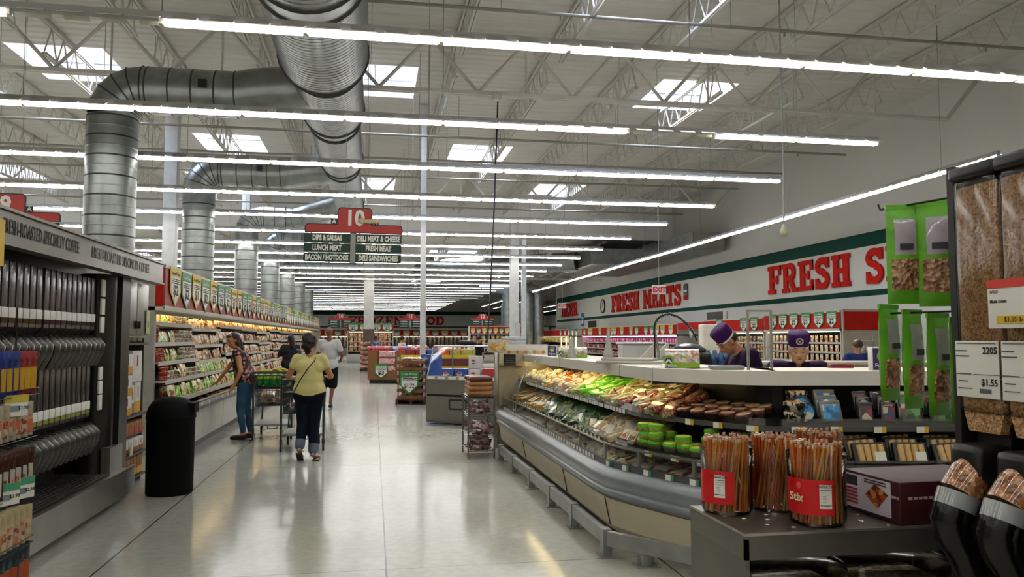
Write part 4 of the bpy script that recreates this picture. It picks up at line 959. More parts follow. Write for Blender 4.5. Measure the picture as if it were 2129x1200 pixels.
# ---- guard rail ----
t = thing('guard_rail', 'low grey steel guard rail on posts round the foot of the deli island', 'guard rail', (0, 0, 0))
GP = [V2(p) for p in ((1.58, 9.95), (1.62, 5.42), (1.68, 5.3), (2.5, 4.2), (4.3, 3.95))]; GM = mat('rail_steel', '#8f918e', .4, .5, var=.15)
sweep(MB(), GP[:2], [(0, .09), (0, .19), (.045, .19), (.045, .09)]).ob('rail', GM, t); sweep(MB(), [V2((1.63, 5.40)), V2((2.03, 4.86)), V2((2.5, 4.2)), V2((4.3, 3.95))], [(0, .09), (0, .19), (.045, .19), (.045, .09)]).ob('rail', GM, t)
for s_ in (.05, .95, 1.9, 2.8, 3.6, 4.48): 
    p, tt = along(GP, s_); MB().bx(p.x - .005, p.x + .06, p.y - .04, p.y + .04, 0, .09).bx(p.x - .03, p.x + .10, p.y - .07, p.y + .07, 0, .008).bx(p.x - .008, p.x + .055, p.y - .05, p.y + .05, .09, .198).ob('post', GM, t)
for x, y in ((1.83, 5.19), (2.3, 4.52), (3.3, 4.13)): MB().rbx(x - .03, x + .06, y - .03, y + .05, 0, .09, .008).bx(x - .06, x + .1, y - .06, y + .08, 0, .008).cyl(x - .035, y, .008, .02, .01, 6).cyl(x + .08, y, .008, .02, .01, 6).ob('post', GM, t)
# ---- goods in the case ----
def rect(w, d, h, m, top=None):
    b = MB().rbx(-w / 2, w / 2, -d / 2, d / 2, 0, h, .005)
    if top: b.bx(-w * .35, w * .35, -d * .35, d * .35, h, h + .002, 1)
    return b.mesh('pack', [m, top] if top else m)
CHY = mat('cheese_yellow', '#d3a44a', .4, var=.12); CHO = mat('cheese_orange', '#c4641a', .35); CHW = mat('cheese_ivory', '#ddd3b4', .4, var=.1)
LBG = mat('label_lime', '#6fd61e', .4); LABW = mat('label_white', '#d8d5ca', .5)
K = {}
K['wedge_i'] = wedge(.09, .13, .06); K['wedge_o'] = wedge(.10, .14, .06)
def mk(b, mats): return b.mesh('pack', mats)
wi = mk(wedge(.09, .14, .055).bx(-.03, .03, .02, .06, .048, .052, 1), [CHW, LABW]); wo = mk(wedge(.09, .16, .06).bx(-.03, .02, .0, .05, .045, .05, 1), [CHO, LABW])
bl = rect(.07, .15, .045, CHW, P_CHEESE); blo = rect(.06, .19, .04, CHY, LABW); ball = mk(MB().ball((0, 0, .045), (.055, .055, .045)).bx(-.02, .02, -.02, .02, .085, .09, 1), [CHW, P_CHEESE])
rod = mk(MB().tube([(0, -.13, .025), (0, .13, .025)], .024, 10).tube([(0, -.05, .025), (0, .04, .025)], .0245, 10, 1), [CHW, LABW])
gbx = rect(.10, .16, .05, mat('pack_lime', '#5fb81a', .35), pmat('lime_label', ['#8fe03a', '#e0eab0', '#4f9a1a'], 40)); 
cbx = mk(MB().rbx(-.065, .065, -.09, .09, 0, .055, .006).rbx(-.055, .055, -.08, .08, .004, .045, .004, 1), [glassm('box_plastic', (.88, .9, .86), .12, .1), pmat('salad_mix', ['#d8c88a', '#e0d8b0', '#c9a04a', '#b8c87a', '#d8a060'], 60)])
crb = mk(MB().rbx(-.065, .065, -.09, .09, 0, .055, .006).rbx(-.055, .055, -.08, .08, .004, .05, .004, 1), [glassm('box_plastic'), pmat('berry_mix', ['#c41e1e', '#d83a2a', '#8a1414', '#d8c8a0'], 70)])
slim = mk(MB().rbx(-.045, .045, -.12, .12, 0, .035, .005, 0).rbx(-.047, .047, -.122, .122, .035, .045, .004, 1).bx(-.035, .03, -.08, .07, .045, .047, 2), [mat('tray_black', '#171815', .3), mat('lid_olive', '#2c4418', .3, var=.3), pmat('label_sage', ['#a9b27a', '#5c7a34', '#7f9050', '#2c4418'], 35)])
yrod = rect(.05, .2, .04, mat('pack_mustard', '#b98a2a', .4), LABW)
def tubm(r, h, body, lid, lab): return MB().lathe([(.001, 0), (r * .86, 0), (r * .96, h * .7), (r * .97, h * .72)], 20, 0).lathe([(r, h * .68), (r, h), (r * .97, h + .004), (.001, h + .004)], 20, 1).lathe([(.001, h + .009), (r * .80, h + .009), (r * .83, h + .003)], 20, 2).mesh('pack', [body, lid, lab])
gtub = tubm(.062, .055, pmat('guac_body', ['#7aa83a', '#9ac45a', '#c4b84a'], 50), mat('lid_green', '#5fae2a', .3), mat('label_lemon', '#d8d850', .5))
btub = tubm(.062, .05, mat('tub_clear_brown', '#5a3a34', .2), pmat('lid_maroon', ['#4a1a1c', '#7a2f2a', '#2c0f10'], 60), pmat('label_sand', ['#c9a070', '#b88a5a', '#d8b88a'], 40))
ztub = tubm(.062, .06, pmat('zebra_print', ['#14120f', '#c9bfa0', '#14120f', '#b8ae8c'], 55, stretch=(1, 1, .6)), pmat('zebra_print'  , []), pmat('label_caramel', ['#c98a3a', '#e0b060', '#a86a20'], 40))
def vpack(w, h, body, lab, z0=.03, z1=.8): return MB().rbx(-w / 2, w / 2, -.018, .018, 0, h, .012).bx(-w * .38, w * .38, -.0195, -.018, h * z0 + .01, h * z1, 1).mesh('pack', [body, lab])
P_BL = pmat('blue_fish_label', ['#2a8ac4', '#3a9ad4', '#d8d8c8', '#1a5a8a'], 22); P_RB = pmat('red_blue_label', ['#7a1a1a', '#24345a', '#b8a890', '#3a1410'], 22)
bpk = vpack(.15, .15, mat('film_grey', '#6d675c', .15, coat=.6), P_BL); rpk = vpack(.10, .14, mat('film_dark', '#2a2422', .15, coat=.6), P_RB); gpk = vpack(.17, .14, mat('film_dark', '#2a2422'), pmat('herb_label', ['#1f4a1f', '#2f6a2a', '#7a2a1a', '#143414', '#5a8a4a'], 25), .0, .95)
disc = MB().lathe([(.001, 0), (.07, 0), (.075, .015), (.07, .03), (.001, .03)], 24, T=Matrix.Translation((0, .015, .07)) @ Matrix.Rotation(PI / 2, 4, 'X')).lathe([(.001, .031), (.06, .031)], 24, 1, T=Matrix.Translation((0, .015, .07)) @ Matrix.Rotation(PI / 2, 4, 'X')).mesh('pack', [mat('rim_navy', '#1c2a4a', .3), P_BL])
tr = MB().rbx(-.10, .10, -.07, .07, 0, .03, .01).mesh('pack', BLACK())
def wafer_tray():
    b = MB().rbx(-.115, .115, -.02, .02, 0, .15, .012)
    for i in range(4): b.tube([(-.07 + .045 * i, -.025, .02), (-.07 + .045 * i, -.025, .13)], .021, 10, 1)
    b.bx(.01, .08, -.048, -.046, .02, .08, 2); return b.mesh('pack', [mat('tray_black', '#171815'), mat('wafer_tan', '#c4a068', .6, bump=.4), LABW])
wt = wafer_tray()
def lay(path_in, s0, s1, z, kinds, name, label, cat, group, rows=3, step=.1, dz=.035, drow=.11, tilt=0, stack=1, sh=.05, yaw=.25, rise=0, upright=False, rz0=0):
    path = inset(BP, path_in); s = s0
    while s < s1:
        for r in range(rows):
            me = R.choice(kinds)
            for q in range(stack if isinstance(stack, int) else R.randint(*stack)):
                p, tt = along(path, s + R.uniform(-.015, .015)); n = Vector((-tt.y, tt.x))
                c = p + n * (.07 + r * drow + R.uniform(-.015, .015))
                o = bpy.data.objects.new(name, me); COL.objects.link(o)
                o.location = (c.x, c.y, z + .012 + r * dz + q * sh + (R.uniform(0, .028) if tilt > .25 else 0)); ang = math.atan2(tt.y, tt.x)
                o.rotation_euler = (tilt + R.uniform(-.08, .08) * (3 if tilt > .25 else 1), R.uniform(-.1, .1) * (0 if stack != 1 else 3 if tilt > .25 else 1), ang + rz0 + R.uniform(-yaw, yaw)); tag(o, label, cat, group)
        s += step * R.uniform(.9, 1.12) * (1.22 if tilt > .25 else 1)
def S_(u, v, z, d=.33):   # arc length along the island of the point seen at a picture position
    p = U(u, v, Z=z); best = min(((V2((p.x, p.y)) - along(BP, i * .02)[0]).length, i * .02) for i in range(460)); return best[1]
Zu, Zl, Zb = .965, .71, .50
lay(.33, .25, 1.7, Zu, [bl, ball, wi], 'cheese_piece', 'ivory cheese piece behind the curved glass at the far end of the island', 'cheese', 'far end cheeses', rows=3, step=.11, tilt=.35)
lay(.33, 1.7, 2.1, Zu, [wo, wo, blo], 'cheese_wedge', 'orange cheese wedge on the upper deli shelf', 'cheese', 'orange wedges', rows=3, step=.1, tilt=.3)
lay(.33, 2.1, 3.1, Zu, [rod, ball, bl, wo], 'cheese_piece', 'pale cheese log or ball on the upper shelf left of the lime packs', 'cheese', 'pale cheeses', rows=4, step=.085, tilt=.35, rz0=.5)
lay(.33, 3.1, 4.0, Zu, [gbx], 'lime_pack', 'lime green pack on the upper deli shelf', 'pack', 'lime packs', rows=4, step=.125, tilt=.35, yaw=.3)
lay(.33, 4.0, 4.7, Zu, [cbx, bl], 'salad_box', 'clear box of pale salad on the upper shelf right of the lime packs', 'salad box', 'salad boxes', rows=4, step=.1, tilt=.35)
lay(.33, 4.7, 5.35, Zu, [cbx, cbx, wi, crb], 'salad_box', 'clear box of mixed salad or berries near the corner of the upper shelf', 'salad box', 'corner salad boxes', rows=4, step=.1, tilt=.35, yaw=.5)
lay(.33, 5.35, 5.55, Zu, [crb], 'berry_box', 'clear box of red berries at the upper shelf corner', 'berry box', 'berry boxes', rows=3, step=.12, tilt=.3, yaw=.5)
sB = S_(1440, 880, .97)
lay(.33, 5.6, 6.18, Zu, [btub], 'dip_tub', 'maroon lidded dip tub on the upper shelf of the near end', 'tub', 'maroon dip tubs', rows=3, step=.135, dz=.02, drow=.135, tilt=.12)
for k, (ds, q) in enumerate(((6.42, 2), (6.28, 3))):
    p, tt = along(inset(BP, .44 + .15 * k), ds)
    for j in range(q): o = put(ztub, 'striped_tub', None, (p.x, p.y, Zu + .025 + .064 * j)); o.scale = (1.2, 1.2, 1.0); tag(o, 'black and cream striped tub, %s of the %s stack' % (('bottom', 'middle' if q == 3 else 'top', 'top')[j], ('front', 'rear')[k]), 'tub')
lay(.36, 6.60, 6.62, Zu, [disc], 'round_pack', 'round blue pack beside the striped tubs', 'pack', 'round blue packs', rows=2, step=.14, drow=.06, yaw=.2)
lay(.36, 6.78, 6.92, Zu, [bpk], 'blue_label_pack', 'vacuum pack with a blue fish label on the near end upper shelf', 'fish pack', 'blue label packs', rows=3, step=.19, drow=.05, tilt=-.2, yaw=.1)
lay(.36, 7.02, 7.2, Zu, [rpk], 'dark_label_pack', 'dark pack with a red and blue label on the near end upper shelf', 'pack', 'dark label packs', rows=3, step=.13, drow=.05, tilt=-.2, yaw=.1)
lay(.36, 7.32, 9.0, Zu, [gpk], 'herb_pack', 'dark pack with a green label on the near end upper shelf', 'pack', 'green label packs', rows=3, step=.2, drow=.05, tilt=-.2, yaw=.1)
lay(.20, .25, 1.75, Zl, [blo, wi, yrod], 'cheese_stick', 'yellow cheese stick behind the far glass on the lower shelf', 'cheese', 'far lower cheeses', rows=3, step=.11, tilt=.3)
lay(.20, 1.75, 2.2, Zl, [yrod], 'mustard_pack', 'mustard yellow bar pack on the lower deli shelf', 'pack', 'mustard packs', rows=3, step=.08, tilt=.3, rz0=.6)
lay(.20, 2.2, 4.1, Zl, [slim], 'slim_tray', 'slim dark tray with an olive lid on the lower deli shelf', 'tray', 'olive lidded trays', rows=4, step=.08, tilt=.6, rz0=.9, yaw=.35, dz=.03)
lay(.20, 4.1, 5.2, Zl, [bl, bl, rect(.08, .2, .05, mat('pack_cream', '#d0b58c', .45), LABW)], 'cream_pack', 'cream coloured block pack on the lower shelf near the corner', 'pack', 'cream packs', rows=4, step=.09, tilt=.45, rz0=.7, yaw=.6)
lay(.20, 5.35, 6.0, Zl, [gtub], 'guacamole_tub', 'green lidded tub with a yellow disc label on the lower shelf corner', 'tub', 'green dip tubs', rows=2, step=.135, drow=.135, dz=.0, stack=(1, 3), sh=.06, yaw=3)
lay(.16, 6.2, 9.0, Zl, [wt], 'wafer_tray', 'black tray of tan wafers standing on the lower shelf of the near end', 'tray', 'wafer trays', rows=3, step=.25, drow=.09, dz=.02, tilt=-.35, yaw=.06)
P_B = pmat('deli_mix_print', ['#c9b08a', '#d8cdb4', '#b06a6a', '#8a6a4a', '#e0d8c8', '#a08a5a'], 20)
mixp = rect(.12, .1, .03, P_B, LABW); mixb = bag_m = pillow(MB(), .14, .16, .05).mesh('pack', P_B)
lay(.10, .25, 4.6, Zb, [mixp, mixp, wi], 'deli_pack', 'mixed small deli pack on the bottom deck along the aisle', 'pack', 'bottom deck packs', rows=4, step=.13, tilt=.15, yaw=.6, dz=.025)
lay(.10, 4.6, 5.1, Zb, [wi, bl], 'cheese_piece', 'pale cheese cut on the bottom deck before the corner', 'cheese', 'bottom deck cheeses', rows=4, step=.1, tilt=.3, yaw=.8, dz=.03)
lay(.10, 5.15, 9.0, Zb, [rect(.17, .13, .04, pmat('sausage_print', ['#8a3a2a', '#b06a5a', '#c9a08a', '#5a2a20'], 16), LABW), mixp], 'meat_tray', 'flat meat tray behind the corner glass of the bottom deck', 'tray', 'bottom corner trays', rows=3, step=.2, tilt=.2, yaw=.2, dz=.03, drow=.14)
# ---- on the counter ----
CZ = 1.322
SUSHI = pmat('sushi_picture', ['#c9c4ba', '#b8694c', '#d8d2c6', '#8a9a6a', '#9a9ab0', '#c89a7a', '#b8b2a8'], 45)
PURP = mat('menu_purple', '#3c2066', .4); LIME = mat('menu_lime', '#7fa81e', .45)
def emblem(par, x, z, s, y=-.002):
    b = MB(); RMx = Matrix.Translation((x, y, z)) @ Matrix.Rotation(PI / 2, 4, 'X')
    b.lathe([(.28 * s, 0), (.46 * s, 0)], 20, 0, T=RMx); b.ob('emblem_ring', LIME, par)
    q = MB(); q.prism([(x - .3 * s, z - .2 * s), (x - .05 * s, z + .16 * s), (x, z + .05 * s), (x + .05 * s, z + .16 * s), (x + .3 * s, z - .2 * s), (x + .12 * s, z - .2 * s), (x, z - .02 * s), (x - .12 * s, z - .2 * s)], 1, y - .003, y); q.ob('emblem_peak', PAPER(), par)
def menu(loc, rz, w, h, label, curved=True):
    t = thing('menu_display', label, 'menu display', loc, rz)
    if curved:
        b = MB(); n = 10; pf = [(-.09 * math.cos(PI / 2 * i / n) , h * math.sin(PI / 2 * i / n)) for i in range(n + 1)]
        b.prism([(-.09, 0)] + [(y, z) for y, z in pf] + [(.06, h * .98), (.09, h * .6), (.09, 0)], 0, -w / 2, w / 2); b.ob('curved_card', [SUSHI], t)
        MB().bx(-w * .38, w / 2 + .001, -.094, -.088, .0, h * .26).ob('lime_band', LIME, t); MB().bx(-w / 2 - .001, -w * .30, -.0945, -.05, 0, h * .62).ob('purple_panel', PURP, t)
        emblem(t, -w * .40, h * .38, .09, -.097); text('Fujisan', PAPER(), (-w * .40, -.097, h * .12), size=.045, parent=t)
    else:
        MB().rbx(-w / 2, w / 2, -.04, .04, 0, h, .004).ob('card_box', PAPER(), t); MB().bx(-w / 2 + .003, w / 2 - .003, -.042, -.04, .003, h - .003).ob('purple_panel', PURP, t)
        emblem(t, 0, h * .62, h * .55, -.044); text('Fujisan', PAPER(), (0, -.044, h * .2), size=h * .25, parent=t, bold=.001)
    return t
def on(u, v): return U(u, v, Z=CZ)
menu(on(1418, 764), -.35, .26, .145, 'curved sushi picture card with a purple end on the counter near the corner')
menu(on(1830, 769), -.2, .14, .16, 'purple logo box on the counter beside the hanging green bags', False)
o = menu((2.32, 9.0, CZ), -.3, .34, .12, 'far curved sushi card behind the clear cone on the counter')
o = menu((2.28, 9.9, CZ), -.3, .12, .13, 'purple logo card standing on the far counter', False)
t = thing('picture_card', 'long white card with a row of sushi pictures on the far counter', 'card', (2.1, 10.75, CZ), -.15); MB().rbx(-.28, .30, -.01, .01, 0, .14, .002).ob('card', PAPER(), t)
b = MB()
for i in range(9): b.ball((-.24 + .06 * i, -.014, .035), (.028, .004, .028), i % 2)
b.ob('sushi_row', [mat('roll_orange', '#c08038', .5), mat('roll_cream', '#d0bf90', .5)], t)
t = thing('picture_card', 'clear card with golden round pictures at the far end of the island', 'card', (1.78, 11.08, CZ + .03), -.15); MB().rbx(-.17, .15, -.01, .01, 0, .17, .002).ob('card', mat('card_grey', '#b9b4a6', .3), t)
b = MB(); RR = random.Random(4)
for i in range(16): b.ball((-.13 + RR.random() * .24, -.014, .03 + RR.random() * .11), (.03, .004, .025), i % 2)
b.ob('golden_rounds', [mat('round_gold', '#c9962c', .4), mat('round_pale', '#d9c48a', .4)], t)
# clear cones holding signs
for (u, v, l) in ((1189, 744, 'far'), (1265, 755, 'near')):
    p = on(u, v); h = .24 if l == 'far' else .30
    tag(MB().lathe([(.06, 0), (.055, .02), (.02, h * .7), (.012, h), (.001, h)], 14).ob('cone_holder', mat('frosted_white', '#c9c8c2', .25, trans=.4), None, p), 'frosted cone sign holder on the counter, the %s one' % l, 'sign holder')
# wrapping machine with white body, dark hood, fins
p = on(1285, 748); t = thing('wrapping_machine', 'white wrapping machine with a dark hood behind the counter edge', 'machine', (p.x + .35, p.y + .3, CZ - .1), -.17)
MB().rbx(-.22, .22, -.2, .2, 0, .26, .02).rbx(-.24, .24, -.22, .22, .26, .285, .01).ob('body', mat('machine_white', '#b4b5b4', .35), t)
p = on(1400, 752); t = thing('covered_printer', 'black rounded label printer hood behind the sushi card', 'printer', (p.x + .3, p.y + .35, CZ - .06), -.17)
MB().rbx(-.2, .2, -.15, .15, 0, .14, .03).ball((0, 0, .14), (.2, .15, .1)).ob('hood', BLACK(), t)
for k, u in enumerate((1352, 1378)):
    p = on(u, 752); T = Matrix.Rotation(-.17, 4, 'Z')
    tag(MB().prism([(-.12, 0), (.06, .18), (.08, .18), (.08, .10), (-.04, 0)], 1, -.012, .012).ob('angled_board', mat('board_white', '#bdbab0', .45), None, (p.x, p.y + .05, CZ), -.17), 'slanted white board on the counter before the sushi card, the %s one' % ('left', 'right')[k], 'board')
tag(MB().rbx(-.32, .25, -.12, .12, 0, .025, .008).rbx(-.28, .2, -.1, .1, .025, .05, .008).ob('flat_tray', mat('board_white', '#bdbab0'), None, (on(1330, 757)[0], on(1330, 757)[1] + .15, CZ), -.6), 'flat white tray lying under the slanted boards', 'tray')
tag(MB().bx(-.012, .012, -.01, .01, 0, .06).ob('red_tab', mat('tab_red', '#b02a1a', .5), None, on(1277, 752)), 'tiny red tab beside the near cone holder', 'tab')
# pre-rinse sprayer with spring
p = on(1322, 757); t = thing('spray_hose', 'tall black spray hose arching over the island on a steel riser', 'spray hose', (p.x + .25, p.y + .2, CZ - .2))
pts = [(0, 0, 0), (0, 0, .45), (.0, 0, .53)] + [(.15 - .15 * math.cos(a), 0, .53 + .12 * math.sin(a)) for a in [PI * i / 10 for i in range(1, 6)]] + [(.24, 0, .62), (.32, 0, .55), (.38, 0, .47), (.41, 0, .40)]
MB().tube(pts, .009, 8).ob('hose', BLACK(), t)
b = MB(); i = 0
for a, c in zip(pts[1:-1], pts[2:]):
    a = Vector(a); c = Vector(c); n = max(1, int((c - a).length / .018)); d = (c - a).normalized()
    for j in range(n): e = a + (c - a) * j / n; b.tube([e - d * .003, e, e + d * .003], [.012, .019, .012], 8)
b.ob('spring', mat('spring_steel', '#4a4a48', .3, .8), t); MB().rbx(-.03, .05, -.03, .03, -.0, .06, .01).tube([(.03, 0, 0), (.035, 0, .3), (.01, 0, .45)], .012, 8).ob('riser', STEEL(), t)
# steel frame
p0, p1 = on(1563, 770), on(1612, 770); t = thing('counter_stand', 'open rectangular steel frame standing on the counter between the two chefs', 'frame', (p0[0], p0[1] + .05, CZ), -.17)
w = (V2(p1) - V2(p0)).length
MB().bx(-.008, .008, -.008, .008, 0, .43).ob('upright', STEEL(), t); MB().bx(w - .008, w + .008, -.008, .008, 0, .43).ob('upright', STEEL(), t); MB().bx(0, w, -.006, .006, .418, .43).bx(0, w, -.004, .004, .16, .166).ob('crossbar', STEEL(), t)
tag(MB().rbx(-.12, .12, -.07, .07, 0, .03, .012).ob('clear_lid', mat('lid_clear', '#b9bdbb', .15, trans=.5), None, on(1510, 768), -.2), 'clear plastic lid lying on the counter by the standing chef', 'lid')
p = on(1775, 769); tag(MB().rbx(-.09, .09, -.05, .05, 0, .07, .02).ob('red_cushion', mat('dark_red_pad', '#6a0f16', .6), None, (p[0] + .15, p[1] + .4, CZ - .04), -.2), 'dark red box behind the counter right of the seated chef', 'box')
# ================= RIGHT FOREGROUND =================
TS = mat('table_steel', '#77726a', .35, .75, var=.12, scale=5)
t = thing('steel_display_stand', 'perforated steel topped stand carrying the honey stick jars', 'display stand', (1.07, 2.16, 0))
MB().bx(0, 1.3, 0, .40, .965, .98).bx(0, 1.3, 0, .012, .905, .965).bx(0, .012, 0, .40, .905, .965).ob('top', TS, t)
MB().bx(-.002, 1.3, -.003, .0, .974, .982).bx(-.003, 0, -.002, .40, .974, .982).ob('top_edge', mat('edge_bright', '#b5b2aa', .2, .8), t)
MB().prism([(.02, 0), (.40, 0), (.40, .905), (.0, .905), (.0, .86), (.03, .84), (.05, .76)], 0, .0, .012).ob('side_panel', mat('side_panel_steel', '#6b675e', .4, .5), t)
MB().bx(.012, 1.3, .36, .40, 0, .905).bx(.012, 1.3, .03, .40, .3, .32).ob('body', mat('stand_dark', '#1b1a18', .5), t)
for k in range(3):
    o = MB().rbx(.03 + .36 * k, .36 + .36 * k, .04, .30, .5, .86, .02).ob('lower_bin', glassm('bin_acrylic', (.85, .86, .8), .1, .08), t); MB().rbx(.045 + .36 * k, .345 + .36 * k, .055, .285, .505, .80, .02).ob('nuts', pmat('nut_mix', ['#8a7048', '#a88a58', '#6d5430', '#b89a68'], 60, .5, 'EUCLIDEAN', .0, bump=.5), o)
b = MB()
for (u, v) in ((1508, 1073), (1548, 1078), (1594, 1070), (1597, 1080), (1597, 1091), (1652, 1096), (1780, 1060), (1783, 1070), (1790, 1082), (1850, 1092), (1795, 1084)):
    p = U(u, v, Z=.981); b.ball((p.x - 1.07, p.y - 2.16, .981), (.013, .009, .003), n=8)
b.ob('perforation', mat('dimple_bright', '#c4c2ba', .15, .9), t)
JG = glassm('jar_plastic', (.93, .92, .9), .06, .06); JR = mat('jar_label_red', '#c01216', .35, var=.02)
SC = [mat('honey_' + n, c, .25, var=.15, scale=12) for n, c in (('amber', '#c4702a'), ('red', '#b24a28'), ('gold', '#c48c3c'), ('brown', '#a4582a'))]
SM = []
for i, m in enumerate(SC):
    for L in (.235, .225): SM.append(MB().tube([(0, 0, 0), (0, 0, L)], .0046, 6, 0).tube([(0, 0, L), (0, 0, L + .008)], [.0046, .0052], 6, 1).mesh('honey_stick', [m, mat('stick_tip', '#c9a58a', .3)]))
SM.append(MB().tube([(0, 0, 0), (0, 0, .24)], .0032, 6).mesh('honey_stick', mat('stick_clear', '#d8c0a0', .25)))
def jar(x, y, r, h, a0, a1, panel, label, n, words=False, k=0):
    t = thing('stick_jar', label, 'jar', (x, y, .982))
    MB().lathe([(.001, .002), (r * .9, .002), (r * .97, .012), (r, .03), (r, h * .84), (r * 1.03, h * .855), (r * .98, h * .88), (r * 1.04, h * .905), (r * 1.0, h * .925), (r * 1.03, h * .96), (r * 1.04, h)], 40).ob('clear_body', JG, t)
    MB().lathe([(r * 1.004, h * .17), (r * 1.004, h * .66)], 24, a0=a0, a1=a1).ob('red_label', JR, t)
    ac = panel; pw = .42
    pan = MB().lathe([(r * 1.01, h * .27), (r * 1.01, h * .60)], 8, a0=ac - pw / 2, a1=ac + pw / 2).ob('nutrition_panel', PAPER(), t)
    b = MB()
    for j, (z0, z1, w) in enumerate(((.555, .565, .9), (.52, .528, .9), (.49, .494, .8), (.46, .464, .9), (.44, .444, .5), (.42, .424, .5), (.40, .404, .5), (.38, .384, .5), (.36, .364, .5), (.31, .32, .9))):
        b.lathe([(r * 1.013, h * z0), (r * 1.013, h * z1)], 6, a0=ac - pw * w / 2, a1=ac - pw / 2 + pw * (.96 if w > .7 else .55))
    b.ob('panel_lines', INK(), pan)
    q = text('Nutrition Facts', INK(), (r * 1.014 * math.cos(ac), r * 1.014 * math.sin(ac), h * .58), size=r * .13, depth=.0002, parent=pan, name='panel_heading', rz=ac + PI / 2, xs=.8)
    if words:
        aw = panel - 1.02
        text('Stix', mat('label_cream', '#e0cfae', .5), (r * 1.02 * math.cos(aw), r * 1.02 * math.sin(aw), h * .40), size=.034, depth=.0004, parent=t, name='jar_lettering', rz=aw + PI / 2, bold=.0008)
        T = Matrix.Translation((r * 1.012 * math.cos(aw + .1), r * 1.012 * math.sin(aw + .1), h * .56)) @ Matrix.Rotation(aw + .1, 4, 'Z')
        MB().ball((0, 0, 0), (.002, .010, .012), n=8, T=T.to_3x3()).ob('flower_mark', mat('flower_pink', '#d0453a', .5), t).location = T.translation
    RJ = random.Random(k)
    for i in range(n):
        a = RJ.uniform(0, 2 * PI); rr = r * .86 * math.sqrt(RJ.uniform(.25, 1)); b0 = Vector((rr * math.cos(a), rr * math.sin(a), .006))
        a2 = a + RJ.uniform(.2, .75); r2 = r * .88 * math.sqrt(RJ.uniform(.3, 1)) if rr > 0 else 0
        d = (Vector((r2 * math.cos(a2), r2 * math.sin(a2), .235 + .0)) - b0)
        if i % 9 == 0: d = Vector((-rr * math.cos(a) * 1.4, rr * math.sin(a) * .2, .235))
        o = put(SM[8] if i % 9 == 0 else SM[RJ.randrange(8)], 'honey_stick', None, Vector((x, y, .984)) + b0); o.rotation_euler = d.to_track_quat('Z', 'Y').to_euler(); tag(o, 'thin honey stick standing in the ' + {1: 'jar at the left end of the stand', 2: 'jar between the two front jars', 3: 'lettered jar at the right front', 4: 'jar hidden behind the lettered one'}[k], 'honey stick', 'sticks in jar %d' % k)
A = -PI / 2
def jc(u, v, r): p = U(u, v, Z=.982); d = Vector((p.x, p.y, 0)).normalized() * r; return p.x + d.x, p.y + d.y
x, y = jc(1512, 1075, .083); jar(x, y, .083, .215, A - 1.75, A - .15, A - .72, 'clear jar of honey sticks nearest the left end of the steel stand', 78, k=1)
x, y = jc(1700, 1099, .086); jar(x, y, .086, .215, A - 2.1, A + .05, A - .25, 'clear jar of honey sticks with large lettering, right front of the stand', 78, True, k=3)
x, y = jc(1618, 1072, .083); jar(x, y + .02, .083, .215, A - 2.4, A - 1.35, A - 1.65, 'clear jar of honey sticks between the two front jars', 70, k=2)
x, y = jc(1712, 1060, .08); jar(x + .02, y + .055, .08, .24, A - 1, A + .6, A, 'clear jar of honey sticks hidden behind the lettered jar', 60, k=4)
# maroon box
p = U(1873, 1093, Z=.982); t = thing('maroon_box', 'maroon cardboard box with a pretzel picture label on the steel stand', 'box', (p.x, p.y, .982), .05); MR = mat('maroon_card', '#3a0c12', .5)
MB().rbx(0, .40, 0, .27, 0, .128, .003).ob('carton', MR, t)
MB().bx(-.002, 0, .04, .27, .012, .12).ob('sticker', mat('sticker_lilac', '#c9c0ca', .5), t)
MB().prism([(.10, .10), (.16, .125), (.205, .085), (.15, .05)], 0, -.004, -.002).ob('pretzel_picture', pmat('pretzel_print', ['#a8481c', '#7a2410', '#c98a3a', '#5a1410'], 60), t).location = (0, -.05, -.02)
b = MB().bx(-.004, -.002, .195, .265, .085, .115, 0)
for k in range(5): b.bx(-.004, -.002, .195, .265, .07 - k * .011, .076 - k * .011, 1)
for k in range(2): b.bx(-.004, -.002, .06, .16, .112 - k * .008, .115 - k * .008, 0)
b.ob('sticker_print', [mat('print_dark', '#2c2b30', .5), mat('print_red', '#9a3436', .5)], t)
b = MB()
for k in range(7): b.bx(.03 + .018 * k, .042 + .018 * k, -.002, 0, .075, .083)
for k in range(3): b.bx(-.002, 0, .006 + .011 * k, .013 + .011 * k, .075, .083)
b.ob('dotted_print', mat('print_pink', '#b59a98', .5), t)
